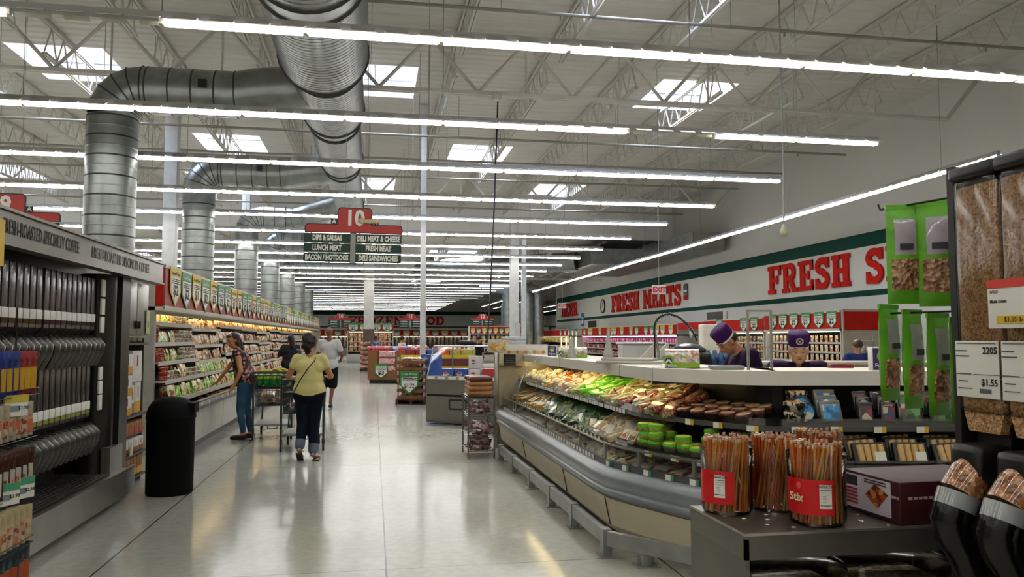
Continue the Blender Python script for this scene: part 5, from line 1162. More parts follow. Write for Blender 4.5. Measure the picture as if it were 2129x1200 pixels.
# bulk dispensers
GRA = pmat('granola', ['#a5794a', '#b58a58', '#966a3e', '#bd9462', '#ab8050', '#835a34'], 170, .6, 'EUCLIDEAN', .0, bump=.5, rnd=False)
BIN = glassm('bin_clear', (.95, .93, .88), .08, .12)
t = thing('bulk_stand', 'black shelving frame holding the granola dispensers', 'stand', (1.66, 1.3, 0))
MB().bx(.02, .5, .1, .73, 0, .9).bx(.34, .5, -.1, .73, .9, 2.06).ob('body', BLACK(), t); MB().bx(.0, .34, .70, .725, .9, 2.05).ob('side_panel', mat('frame_black', '#1c1b19', .5), t)
for k in range(3):
    yc = 1.915 - .166 * k; l = ('first', 'second', 'third')[k]
    t = thing('granola_dispenser', 'tall clear dispenser full of granola, %s from the green bags' % l, 'dispenser', (1.65, yc, 1.31))
    MB().rbx(0, .24, -.08, .08, .03, .70, .02).ob('bin', BIN, t)
    MB().rbx(.005, .235, -.075, .075, .035, .675, .018).prism([(-.055, -.02), (.055, -.02), (.074, .04), (-.074, .04)], 0, .01, .2).ob('granola', GRA, t)
    MB().rbx(-.01, .25, -.085, .085, .69, .73, .012).ob('lid', BLACK(), t)
    MB().prism([(-.08, .03), (-.06, -.03), (-.05, -.14), (.05, -.14), (.06, -.03), (.08, .03)], 0, .04, .24).rbx(-.06, .10, -.055, .055, -.16, -.05, .02).ob('hopper', BLACK(), t)
    MB().rbx(-.006, -.001, -.077, .079, .075, .232, .002).ob('price_label', PAPER(), t)
    w = MB().tube([(.02, 0, -.09), (.0, 0, -.105), (-.04, 0, -.14), (-.075, 0, -.185)], [.03, .048, .054, .053], 24); w.ob('spout_window', pmat('spout_granola', ['#a5704a', '#8a5a34', '#b8845a', '#6d4426', '#9a6640'], 90, .15, 'EUCLIDEAN', 1.0, bump=.3, rnd=False), t)
    MB().tube([(-.075, 0, -.183), (-.092, 0, -.222)], [.055, .053], 24, caps=False).ob('spout_label', mat('grey_sticker', '#8f9294', .2, coat=.8), t)
    MB().tube([(-.092, 0, -.222), (-.105, 0, -.25), (-.10, 0, -.29), (-.07, 0, -.34), (-.045, 0, -.40), (-.04, 0, -.46)], [.052, .051, .047, .042, .040, .036], 20).ob('lever', mat('lever_black', '#0c0c0c', .2, bump=.1), t)
    if k < 2:
        num, pr = (('2205', '$1.55'), ('2211', '$1.49'))[k] if k == 0 else (None, None)
        if num:
            text(num, INK(), (-.0075, -.05, .205), '-X', .026, .0002, .0006, t, 'number_print'); text(pr, INK(), (-.0075, -.045, .118), '-X', .026, .0002, .0006, t, 'price_print')
        b = MB()
        for (yy, ww, z, h_) in ((.055, .04, .205, .003), (.05, .05, .19, .003), (.05, .06, .14, .003), (.05, .035, .12, .003), (.045, .05, .1, .002), (-.035, .09, .14, .0015), (-.03, .04, .095, .012), (0, .14, .225, .002)): b.bx(-.008, -.007, yy - ww / 2, yy + ww / 2, z - h_ / 2, z + h_ / 2)
        b.ob('small_print', mat('print_grey', '#55565a', .6), t)
p = U(2056, 655, X=1.60)
t = thing('sale_tag', 'white sale tag with a red top and yellow price bar on the second dispenser', 'price tag', (1.60, p.y, 1.575), -PI / 2)
MB().rbx(0, .17, -.002, .002, 0, .125, .001).ob('card', PAPER(), t); MB().bx(0, .17, -.004, -.002, .105, .127).ob('red_top', mat('tag_red', '#c8382a', .5), t); MB().bx(.03, .14, -.004, -.002, .012, .032).ob('yellow_bar', YEL, t)
text('$1.55 lb', INK(), (.085, -.005, .022), size=.018, depth=.0002, parent=t, name='price_print'); text('WILD', INK(), (.022, -.003, .095), size=.012, depth=.0002, parent=t, name='product_print'); text('Multi-Grain', INK(), (.036, -.003, .07), size=.012, depth=.0002, bold=.0003, parent=t, name='product_print')
# hanging green nut bags
GB = mat('bag_green', '#66ac2a', .3, var=.2, bump=.3, bscale=30); NUT = pmat('nuts_in_bag', ['#a8764e', '#c49a74', '#7c4c30', '#b88a64', '#8f6242'], 75, .35, 'EUCLIDEAN', .6, bump=.9); BL = mat('bag_label', '#a9a0a6', .25, coat=.6, var=.15)
def nutbag(x, y, z, rz, w, h, label):
    t = thing('nut_bag', label, 'nut bag', (x, y, z), rz)
    pillow(MB(), w, h, .05, nx=10, nz=22, wob=.12, mf=lambda i, j, q: 1 if 3 <= j <= 9 and 0 < i < 9 else 2 if 11 <= j <= 18 and 1 < i < 8 and q < 0 else 0).ob('pouch', [GB, NUT, BL], t)
    MB().bx(-w * .18, w * .18, -.029, -.026, h * .55, h * .61).ob('barcode', mat('barcode_grey', '#35333a', .5), t); MB().bx(-w * .5, w * .5, -.004, .004, h * .97, h * 1.02).ob('seal', GB, t); return t
nutbag(1.765, 2.36, 1.665, -.35, .115, .33, 'green nut bag, left one of the upper pair'); nutbag(1.85, 2.30, 1.655, -.6, .13, .345, 'green nut bag, right one of the upper pair')
for i, (x, y, z, w, rz) in enumerate(((1.755, 2.44, 1.335, .105, .35), (1.785, 2.36, 1.315, .105, .35), (1.81, 2.27, 1.30, .11, .3), (1.83, 2.18, 1.285, .12, .15))):
    nutbag(x, y, z, rz, w, .325, 'green nut bag, %s of the lower four counted from the aisle' % ORD[i])
for k, z in enumerate((2.0, 1.635)): tag(MB().tube([(1.86, 2.03, z), (1.75, 2.46, z), (1.75, 2.47, z + .02)], .004, 6).ob('display_hook', BLACK()), 'black metal hook above the %s green bags' % ('upper', 'lower')[k], 'hook')
# ================= MIDDLE OF THE STORE =================
# wire bread rack
t = thing('wire_rack', 'chrome wire rack of bread and bagged loaves at the far end of the deli island', 'rack', (1.21, 10.08, 0)); CHR = mat('chrome_wire', '#8b8983', .25, .85)
for x in (0, .34):
    for y in (0, .62): MB().cyl(x, y, 0, .82, .012, 8).ob('post', CHR, t)
for z in (.10, .30, .57, .80):
    b = MB()
    for y in (0, .62): b.bar((0, y, z), (.34, y, z), .006).bar((0, y, z - .03), (.34, y, z - .03), .004)
    for x in (0, .34): b.bar((x, 0, z), (x, .62, z), .006).bar((x, 0, z - .03), (x, .62, z - .03), .004)
    for i in range(1, 14): b.bar((.34 * i / 14, 0, z), (.34 * i / 14, .62, z), .0025)
    b.ob('wire_shelf', CHR, t)
BR = mat('bread_crust', '#9a6a3c', .5, var=.25, scale=15, bump=.3); BRD = mat('bread_dark', '#54281c', .4, var=.2, scale=12); PB = pmat('bagged_loaf', ['#5a3434', '#8a6a6a', '#b5a5a5', '#3f2426', '#7c5a58'], 26, .2, bump=.3)
loaf = lambda m: MB().rbx(-.155, .155, -.055, .055, 0, .062, .028).mesh('bread_loaf', m); LF, LD = loaf(BR), loaf(BRD)
for j in range(4):
    for y in (.06, .18, .30, .42, .54):
        me = LD if j == 3 else LF
        o = put(me, 'bread_loaf', None, (1.38 + R.uniform(-.01, .01), 10.08 + y, .807 + .06 * j), R.uniform(-.06, .06)); tag(o, '%s loaf stacked on top of the wire rack' % ('dark brown' if j == 3 else 'golden brown'), 'bread loaf', 'loaves on the rack top ' + ('dark' if j == 3 else 'golden'))
for z in (.103, .303, .573):
    for k in range(8):
        o = put(pillow(MB(), .28, .09, .08, wob=.3).mesh('bagged_loaf', PB) if (k, z) == (0, .103) else bpy.data.meshes['bagged_loaf'], 'bagged_loaf', None, (1.38 + R.uniform(-.03, .03), 10.16 + .15 * (k % 4), z + .06 * (k // 4)), R.uniform(-.5, .5)); o.rotation_euler.x = .5
        tag(o, 'bagged dark loaf lying on a lower shelf of the wire rack', 'bagged loaf', 'bagged loaves on the wire rack')
# grey open case with a glass guard
P0 = V2((.95, 14.35)); ang = math.atan2(-1.0, 1.35)
t = thing('grey_service_case', 'grey metal service case with glass guard beyond the bread rack', 'refrigerated case', (P0.x, P0.y, 0), ang); GC = mat('case_grey', '#6c6860', .45, .2, var=.06)
MB().bx(0, 1.75, 0, .95, .07, .50).bx(.0, 1.75, .02, .95, .03, .07).bx(0, 1.75, 0, .95, .54, .80).ob('body', GC, t)
MB().bx(0, 1.75, .03, .95, .50, .54).bx(.48, .86, -.006, .0, .27, .46).ob('dark_gap', mat('gap_dark', '#1f1e1c', .5), t)
MB().bx(.52, .82, -.012, -.006, .30, .43).bx(1.1, 1.3, -.01, 0, .2, .4).ob('vent', GC, t); MB().bx(0, 1.75, -.015, .02, .80, .87).ob('tag_rail', mat('rail_mid', '#8a8880', .4), t)
for k in range(7): MB().bx(.04 + .22 * k, .19 + .22 * k, -.022, -.015, .81, .86).ob('rail_card', PAPER(), t)
MB().bx(.02, 1.73, .05, .9, .79, .80).ob('tray', mat('tray_cream', '#a59c88', .5), t)
b = MB()
for x in (.02, 1.73): b.bar((x, .0, .85), (x, .22, 1.40), .014).bar((x, .9, .8), (x, .9, 1.40), .014)
b.bar((.02, .22, 1.40), (1.73, .22, 1.40), .016).bar((.02, .9, 1.40), (1.73, .9, 1.40), .014).bar((.02, .22, 1.4), (.02, .9, 1.4), .012).bar((1.73, .22, 1.4), (1.73, .9, 1.4), .012); b.ob('guard_frame', STEEL(), t)
MB().add([(.03, .0, .86), (1.72, .0, .86), (1.72, .215, 1.39), (.03, .215, 1.39)], [(0, 1, 2, 3)]).ob('guard_glass', GLS, t)
tp = lambda x, y, z: Matrix.Translation((P0.x, P0.y, 0)) @ Matrix.Rotation(ang, 4, 'Z') @ Vector((x, y, z))
for i in range(7): o = put(recolour(mc['bag'], mat('sprig_green', '#2c3a22', .5)) if i == 0 else bpy.data.meshes['sprig'], 'herb_bag', None, tp(.3 + .2 * i, .35, .80), ang); o.data.name = 'sprig'; o.scale = (.8, .8, .35); tag(o, 'dark green herb bag in the tray of the grey case', 'herb bag', 'herb bags in the grey case')
q = tp(.8, .5, 1.415); 
tag(MB().rbx(-.28, .28, -.2, .2, 0, .09, .02).rbx(-.02, .28, -.2, .2, .09, .16, .02).cyl(.2, 0, .16, .40, .05, 16).ob('white_dispenser', mat('white_plastic', '#bfc0bf', .4), None, (q.x + .5, q.y - .3, q.z), ang), 'white stepped cup dispenser on top of the grey case', 'cup dispenser')
tag(MB().rbx(-.16, .16, -.1, .1, 0, .09, .04).ob('black_box', BLACK(), None, tp(.55, .55, 1.415), ang), 'small black dome on the glass guard frame', 'cover')
# cable hanging from the girder with its box
tag(MB().tube([U(1035, 212, Y=15.2), U(1028, 420, Y=14.3), U(1018, 640, Y=13.6), U(1013, 712, Y=13.4)], .016, 6).ob('hanging_cable', BLACK()), 'black power cable hanging from the ceiling girder to the grey case', 'cable')
p = U(1033, 203, Y=15.1); tag(MB().rbx(p.x - .09, p.x + .09, 15.0, 15.12, p.z - .06, p.z + .05, .01).ob('junction_box', WHITE()), 'white junction box on the girder where the cable starts', 'junction box')
# soda cartons
PEP = mat('soda_blue', '#1c4c9a', .4); WHR = mat('soda_white', '#c9c9c6', .45); RDB = mat('soda_red', '#a82020', .45); GRB = pmat('soda_green_print', ['#8aa67a', '#b5c4a0', '#5a8a4a', '#d0d4c0'], 16)
def globe(par, x, z, r, y):
    RMx = Matrix.Translation((x, y, z)) @ Matrix.Rotation(PI / 2, 4, 'X')
    MB().lathe([(.001, 0), (r, 0)], 18, T=RMx).ob('round_mark', PAPER(), par)
    MB().prism([(x - r * .9, z + r * .2), (x - r * .5, z + r * .75), (x, z + r * .95), (x + r * .6, z + r * .7), (x + r * .9, z + r * .3), (x + .1 * r, z + r * .05)], 1, y - .004, y - .002).ob('red_wave', mat('wave_red', '#c0202a'), par)
    MB().prism([(x - r * .8, z - r * .4), (x, z - r * .5), (x + r * .85, z - r * .1), (x + r * .4, z - r * .85), (x - r * .3, z - r * .9)], 1, y - .004, y - .002).ob('blue_wave', PEP, par)
def carton(loc, rz, m, label, g=None, mark=True, w=.26, d=.4, h=.19):
    t = thing('soda_carton', label, 'soda carton', loc, rz, g); MB().rbx(0, w, 0, d, 0, h, .006).ob('carton', m, t)
    if mark: globe(t, w * .4, h * .55, h * .22, -.002)
    return t
for j in range(5): carton(U(876, 843, Z=0).xy.to_3d() + Vector((0, .25, .12 + .21 * j)), -.6, PEP, 'blue soda carton in the stack left of the grey case, %s from the floor' % ORD[j], w=.34, h=.205)
tag(MB().bx(-.05, .7, 0, .8, 0, .12).ob('pallet', mat('pallet_wood', '#4a3426', .7), None, U(876, 843, Z=0).xy.to_3d() + Vector((0, .25, 0)), -.6), 'dark wooden pallet under the blue soda cartons', 'pallet')
q = U(905, 800, Y=17.6)
tag(MB().bx(0, 2.2, 0, .9, 0, .60).ob('display_riser', mat('base_brown', '#4a3a30', .6), None, (1.45, 17.3, 0), -.3), 'brown base under the row of soda cartons behind the grey case', 'display base')
for i, (m, nm, mk_) in enumerate(((PEP, 'blue', 1), (PEP, 'blue', 1), (WHR, 'white', 1), (RDB, 'red', 0), (pmat('popcorn_print', ['#7a3030', '#c0b0a0', '#a82a20'], 14), 'red and tan', 0), (GRB, 'green', 0), (WHR, 'pale', 0))):
    for j in range(2):
        if j and i in (0, 1, 3, 4): continue
        mm = WHR if j else m; carton((1.47 + .29 * i, 17.25 - .09 * i, .605 + .28 * j), -.3, mm, '%s drink carton, place %s in the row behind the glass guard%s' % ('silver' if j else nm, ORD[i], ', upper layer' if j else ''), None, bool(mk_) or j == 1 and i == 5, h=.27)
tag(MB().rbx(0, .7, 0, .3, 0, .75, .05).prism([(.0, .3), (-.25, .35), (-.3, .0), (0, 0)], 1, 0, .3).ob('red_bin', mat('bin_red', '#a01818', .5), None, (2.95, 15.6, .35), -.3), 'red plastic bin standing behind the grey case', 'bin')
# tortilla tower on its pallet
CB = mat('cardboard', '#7a5336', .7, var=.1, scale=12); TOR = pmat('tortilla_bag', ['#c9b890', '#d8ccb0', '#a88a60', '#b5a078'], 22, .3)
pa = U(822, 841, Z=0); an = -.45
t = thing('tortilla_tower', 'cardboard tray tower of tortillas on a wooden pallet with a green shield sign', 'display tower', (pa.x, pa.y, 0), an)
b = MB()
for x in (0, .36, .70): b.bx(x, x + .06, 0, .7, 0, .10)
b.bx(0, .76, 0, .7, .10, .12).bx(0, .76, 0, .7, 0, .015); b.ob('pallet', mat('pallet_wood', '#4a3426'), t)
for k in range(6):
    z = .12 + .165 * k; MB().bx(.03, .73, .02, .64, z, z + .015).bx(.03, .73, .02, .035, z, z + .075).bx(.03, .045, .02, .64, z, z + .075).bx(.715, .73, .02, .64, z, z + .075).ob('tray', CB, t)
for x in (.04, .70):
    for y in (.03, .6): MB().bx(x - .015, x + .025, y, y + .03, .12, 1.10).ob('corner_post', mat('post_white', '#b5afa4', .6), t)
TT = Matrix.Translation((pa.x, pa.y, 0)) @ Matrix.Rotation(an, 4, 'Z'); tb_ = pillow(MB(), .22, .2, .05, wob=.3).mesh('tortilla_bag', TOR)
for k in range(6):
    for i in range(3):
        for j in range(2):
            for n in range(2 if k < 5 else 3):
                p = TT @ Vector((.17 + .2 * i, .12 + .22 * j, .165 + .165 * k + .035 * n)); o = put(tb_, 'tortilla_bag', None, p); o.rotation_euler = (-1.45, 0, an + R.uniform(-.3, .3)); tag(o, 'bag of tortillas lying in the cardboard tower', 'tortilla bag', 'tortilla bags')
p = TT @ Vector((.36, -.03, .24)); o = put(SH['g'], 'price_sign', None, p, an); o.scale = (1.55, 1, 1.15); tag(o, 'green and white shield sign reading tortilla on the cardboard tower', 'price sign')
text('TORTILLA', INK(), (-.03, -.0045, .335), size=.055, depth=.0005, bold=.001, parent=o, name='product_lettering', xs=.7); text('$1.72', INK(), (0, -.0045, .17), size=.12, depth=.0005, bold=.003, parent=o, name='price_figure', xs=.6); text('Low Price', PAPER(), (0, -.0045, .41), size=.06, parent=o, name='band_lettering')
# second display, cans and chips
pb = U(764, 797, Z=0); t = thing('can_display', 'brown cardboard can display topped with chip bags beyond the tortilla tower', 'display tower', (pb.x, pb.y, 0), -.35)
MB().bx(0, 1.5, .0, 1.1, .12, .20).bx(0, .35, 0, 1.1, .20, 1.12).bx(1.0, 1.5, 0, 1.1, .20, 1.12).bx(.35, 1.0, .3, 1.1, .20, 1.12).ob('carton_walls', CB, t); MB().bx(.05, 1.5, .05, 1.1, 0, .12).ob('dark_base', BLACK(), t)
T2 = Matrix.Translation((pb.x, pb.y, 0)) @ Matrix.Rotation(-.35, 4, 'Z'); cpk = MB().rbx(-.3, .3, -.13, .13, 0, .2, .02).mesh('can_pack', pmat('pink_can_print', ['#b88a8a', '#d0b0a8', '#9a2a2a', '#c9a0a0'], 14))
for k in range(3): o = put(cpk, 'can_pack', None, T2 @ Vector((.68, .15, .42 + .24 * k)), -.35); tag(o, 'pink wrapped can pack in the brown display, %s' % ('lowest', 'middle', 'topmost')[k], 'can pack'); tag(MB().bx(-.32, .32, -.14, .14, -.03, 0).ob('can_tray', CB, None, T2 @ Vector((.68, .15, .42 + .24 * k)), -.35), 'cardboard tray under the %s pink can pack' % ('lowest', 'middle', 'topmost')[k], 'tray')
tag(MB().bx(-.32, .32, -.14, .14, 0, .19).ob('can_riser', CB, None, T2 @ Vector((.68, .15, .20)), -.35), 'plain cardboard riser under the pink can packs', 'riser')
p = T2 @ Vector((.5, -.03, .16)); shield(p.x, p.y, p.z, '-Y', 'g', '$3', 'green shield price sign on the brown can display', None, 1.05, True, 1.5).rotation_euler = (0, 0, -.35)
ch = {n: recolour(mc['bag'], mat('chips_' + n, c, .35, var=.35, scale=14)) for n, c in (('blue', '#1c3f8a'), ('red', '#a01c24'), ('silver', '#8a94a8'))}
for i in range(26):
    n = ('blue', 'silver', 'red')[i % 3] if i > 5 else 'red'; o = put(ch[n], 'chip_bag', None, T2 @ Vector((.1 + .13 * (i % 13), .15 + .5 * (i // 13), 1.13)), R.uniform(-1, 1)); o.scale = (1.7, 1.7, .9); o.rotation_euler.x = -.7; tag(o, '%s chip bag lying on top of the brown can display' % n, 'chip bag', n + ' chip bags')
t = thing('snack_table', 'low table of yellow edged snack boxes behind the tortilla tower', 'display table', (.75, 21.2, 0), -.3)
MB().bx(0, 1.9, 0, 1.0, 0, 1.0).ob('body', mat('table_maroon', '#5a241c', .6), t); MB().bx(-.02, 1.92, -.03, 0, 1.02, 1.10).bx(-.02, 1.92, -.03, 0, .72, .80).ob('yellow_rail', YEL, t); MB().bx(0, 1.9, 0, 1, 1.0, 1.02).ob('top', WHITE(), t)
T3 = Matrix.Translation((.75, 21.2, 0)) @ Matrix.Rotation(-.3, 4, 'Z')
sb = {n: MB().rbx(-.14, .14, -.1, .1, 0, .22, .006).mesh('snack_box', mat('snack_' + n, c, .5, var=.3, scale=12)) for n, c in (('maroon', '#7c1c24'), ('blue', '#204a86'), ('orange', '#b8481c'), ('olive', '#a09a4a'))}
for i in range(12): n = ('maroon', 'maroon', 'blue', 'orange', 'olive', 'olive')[i % 6]; tag(put(sb[n], 'snack_box', None, T3 @ Vector((.18 + .31 * (i % 6), .25 + .4 * (i // 6), 1.022)), -.3), '%s snack box on the yellow railed table' % n, 'snack box', n + ' snack boxes')
hb = recolour(mc['bag'], pmat('pale_chip_print', ['#c9b8a8', '#d8d0c8', '#a82a30', '#e0dcd8'], 12))
for i in range(9): o = put(hb, 'chip_bag', None, T3 @ Vector((.15 + .2 * i, .6, 1.25)), R.uniform(-1, 1)); o.scale = (1.6, 1.6, .8); o.rotation_euler.x = -.8; tag(o, 'pale chip bag heaped on the snack boxes', 'chip bag', 'pale chip bags')
# bread tower by the brown column
t = thing('bread_tower', 'narrow tower of bread trays beside the brown wrapped column', 'display tower', (-.62, 37.6, 0)); MB().bx(0, .5, 0, .5, 0, .1).bx(.22, .28, .22, .28, .08, 1.45).ob('stand', BLACK(), t)
for k in range(6): MB().rbx(0, .5, 0, .5, .1 + .22 * k, .27 + .22 * k, .06).ob('bread_row', pmat('bread_mix', ['#a87a5a', '#7c4c34', '#c9a58a', '#8a3a2c'], 9), t)
# end cap cooler and far cases
(e1, z1_), l1 = multideck('white end cap cooler with four broad shields in front of the frozen cabinets', (-1.62, 49.5, 0), 0, 2.85, depth=1.1, h=2.45, zh=1.95, lit=LC, shelves=4, base=.55, setback=.2), (-1.62, 49.5, 0)
copies(recolour(mc['carton'], pmat('pastry_print', ['#b06a3a', '#d89a5a', '#7c3a24', '#e0c090'], 14)), 'pastry_box', fill_rows(l1, 0, .25, 2.7, .4, z1_, None, .26), 'orange brown pastry box in the white end cap cooler', 'pastry box', 'pastry boxes in the end cap')
for i in range(4): o = shield(-1.25 + .7 * i, 49.64, 1.9, '-Y', 'g', '$2' if i != 1 else '$6', 'broad shield sign on the end cap cooler, %s from the left side' % ORD[i]); o.scale = (2.1, 1, 1.25)
(e2, z2_), l2 = multideck('far case of yellow bottles near the beer cooler corner', (9.9, 56, 0), 0, 2.9, depth=1.0, h=2.5, zh=1.9, lit=LC, shelves=3, setback=.2), (9.9, 56, 0)
copies(recolour(mc['carton'], pmat('yellow_print', ['#c9b424', '#e0d050', '#8a7a1a', '#d8c83a'], 10)), 'yellow_pack', fill_rows(l2, 0, .3, 2.7, .4, z2_, None, .28), 'yellow drink pack in the far corner case', 'drink pack', 'yellow packs in the far case')
for i in range(4): o = shield(10.3 + .7 * i, 56.14, 1.92, '-Y', 'g', '$2', 'broad green shield on the far yellow bottle case', 'shields on the far bottle case', 1, False); o.scale = (2.0, 1, 1.2)
(e3, z3_), l3 = multideck('far shelf run with red shields left of the corner ducts', (5.9, 48.5, 0), 0, 3.6, depth=1.0, h=2.3, zh=1.8, lit=None, shelves=4, setback=.1), (5.9, 48.5, 0)
copies(cartF, 'carton', fill_rows(l3, 0, .3, 3.4, .3, z3_, None, .3), 'mixed carton on the far shelf run', 'carton', 'cartons on the far shelf run')
for i in range(10): shield(6.1 + .36 * i, 48.54, 1.78, '-Y', 'g' if i % 2 else 'y', '$2', 'narrow shield on the red header of the far shelf run', 'shields on the far shelf run', .9, False, 1)
# ================= AISLE SIGNS =================
WOODT = mat('moth_tan', '#b9a983', .6)
def aisle_sign(x, y, z, num, left, right, label, s=1, detail=True, arrow=False):
    t = thing('aisle_sign', label, 'aisle sign', (x, y, z), 0); t.scale = (s, s, s)
    SR = mat('aisle_red', '#a5261f', .45, var=.02); SB = mat('aisle_dark_edge', '#1a1d18', .5); SG = mat('aisle_green', '#0f2c1c', .5, var=.02)
    def rr(x0, x1, z0, z1, r, top=True):
        P = [(x0, z0), (x1, z0)]
        for k in range(5): a = PI / 2 * k / 4; P.append((x1 - r + r * math.cos(a), z1 - r + r * math.sin(a)))
        for k in range(5): a = PI / 2 + PI / 2 * k / 4; P.append((x0 + r + r * math.cos(a), z1 - r + r * math.sin(a)))
        return P
    MB().prism(rr(-.76, .76, .47, .61, .06), 1, -.012, .012).prism(rr(-.26, .28, .55, .875, .06), 1, -.0125, .0125).ob('edge_board', SB, t)
    MB().prism(rr(-.745, .745, .48, .595, .05), 1, -.015, .015).prism(rr(-.245, .265, .56, .86, .05), 1, -.0155, .0155).ob('red_board', SR, t)
    text(num, PAPER(), (.01, -.017, .70), size=.34, bold=.012, parent=t, name='number', xs=.9)
    for q in (-1, 1):
        MB().bx(.01 + q * .32 - .05, .01 + q * .32 + .05, -.01, .01, .60, .69).ob('letter_tab', SB, t); text('A', PAPER(), (.01 + q * .32, -.012, .645), size=.1, bold=.002, parent=t, name='tab_letter')
    for side, rows in ((-1, left), (1, right)):
        x0, x1 = (-.77, -.05) if side < 0 else (.03, .745)
        for k, txt in enumerate(rows):
            z1_ = .455 - .155 * k; MB().bx(x0, x1, -.008, .008, z1_ - .135, z1_).ob('green_plate', SG, t)
            if detail: text(txt, PAPER(), ((x0 + x1) / 2, -.0095, z1_ - .07), size=.115, bold=.006, parent=t, name='plate_lettering', xs=.62)
            else: MB().bx(x0 + .15, x1 - .15, -.0095, -.008, z1_ - .09, z1_ - .05).ob('plate_print', PAPER(), t)
    MB().bx(-.06, .04, -.006, .006, .0, .47).ob('spine', mat('spine_grey', '#8a8a84', .4), t)
    for q in (-.15, .2): MB().bar((q, 0, .86), (q, 0, 2.28 if (q < 0 and num == '10' and detail) else ((ZC if y < YD else ZC2) - z) / s), .003).ob('hanging_wire', PIPE, t)
    return t
t = aisle_sign(-.33, 12.5, 2.73, '10', ('DIPS & SALSAS', 'LUNCH MEAT', 'BACON / HOTDOGS'), ('DELI MEAT & CHEESE', 'FRESH MEAT', 'DELI SANDWICHES'), 'large red and green aisle 10 sign hanging over the middle of the aisle')
t.rotation_euler = (0, .012, -.06)
mb = MB().ball((.0, 0, 0), (.05, .03, .05)).ball((.12, 0, -.01), (.13, .02, .035)).ball((.22, 0, .0), (.05, .02, .045)).prism([(-.07, .0), (-.03, .03), (-.02, -.04)], 1, -.01, .01)
tag(mb.ob('paper_fish', WOODT, None, (-.33 + .13, 12.45, 2.73 + .665)), 'tan paper cutout stuck across the zero of the big aisle sign', 'cutout')
aisle_sign(-5.35, 12.5, 2.80, '9', ('COFFEE', 'TEA', 'COCOA'), ('CEREAL', 'SYRUP', 'OATS'), 'aisle 9 sign half hidden behind the coffee cabinet header')
for u, n in ((708, '10'), (853, '11'), (1003, '12')):
    p = U(u, 681, Y=50); aisle_sign(p.x, 50, p.z, n, ('a', 'b', 'c'), ('d', 'e', 'f'), 'distant aisle %s sign in front of the frozen food wall' % {'10': 'ten', '11': 'eleven', '12': 'twelve'}[n], 1.0, False)
# hanging scale light fixture near the wall
p = U(1630, 492, Y=12.0); t = thing('pull_cord_lamp', 'small cream bulb fixture hanging on a long cord before the right wall', 'hanging fixture', (p.x, 12, p.z))
MB().tube([(0, 0, .2), (.02, 0, 1.5), (.0, 0, ZC - p.z)], .012, 6).ob('cord', PIPE, t); MB().lathe([(.001, 0), (.05, .01), (.07, .06), (.05, .12), (.03, .2), (.001, .21)], 16).ob('bulb', mat('bulb_cream', '#a89f86', .4), t)

# staff area behind the chefs
t = thing('back_counter', 'long beige counter behind the two chefs', 'counter', (4.1, 9.6, 0), -.17)
MB().bx(0, 4.6, 0, .6, 0, 1.20).ob('body', mat('beige_panel', '#a59c8a', .6), t); MB().rbx(-.02, 4.62, -.03, .62, 1.20, 1.24, .008).ob('top', mat('counter_cream', '#b5ad9a', .4), t)
for k in range(3): MB().bx(.3 + 1.4 * k, 1.5 + 1.4 * k, -.012, 0, .15, 1.1).ob('door', mat('door_cream', '#b0a791', .5), t)
p = U(1477, 735, Y=12.5); tag(MB().rbx(p.x - .17, p.x + .15, 12.4, 12.6, 0, 1.78, .02).ob('white_partition', mat('partition_white', '#dcd2c0', .6)), 'narrow cream partition standing behind the sushi card', 'partition')
bb = recolour(mc['bottle'], mat('water_blue', '#1c4a7a', .15, coat=.6))
p = U(1500, 750, Y=8.0)
tag(MB().rbx(p.x - .22, p.x + .12, 7.9, 8.25, 0, 1.18, .02).ob('bottle_stand', mat('stand_dark', '#1b1a18')), 'dark stand holding the blue bottles', 'stand')
for i in range(8): tag(put(bb, 'water_bottle', None, (p.x - .18 + .08 * (i % 4), 7.98 + .12 * (i // 4), 1.185)), 'blue water bottle in the cluster left of the bending chef', 'bottle', 'blue bottles by the chef')
p = U(1815, 705, Y=13); t = thing('jar_carousel', 'wire carousel of pale jars right of the shopper in the blue shirt', 'carousel', (p.x, 13, 0))
MB().cyl(0, 0, 0, 1.6, .015, 8).cyl(0, 0, 0, .03, .2, 20).cyl(0, 0, 1.05, 1.06, .22, 20).cyl(0, 0, 1.28, 1.29, .22, 20).cyl(0, 0, 1.5, 1.51, .22, 20).ob('frame', STEEL(), t)
jm_ = MB().lathe([(.001, 0), (.045, 0), (.045, .09), (.03, .11), (.001, .115)], 12, 0).mesh('pale_jar', mat('jar_pale', '#b5b0a8', .3, var=.2))
for z in (1.065, 1.295):
    for k in range(7): tag(put(jm_, 'pale_jar', None, (p.x + .16 * math.cos(k * .9), 13 + .16 * math.sin(k * .9), z)), 'pale jar on the wire carousel', 'jar', 'jars on the carousel')
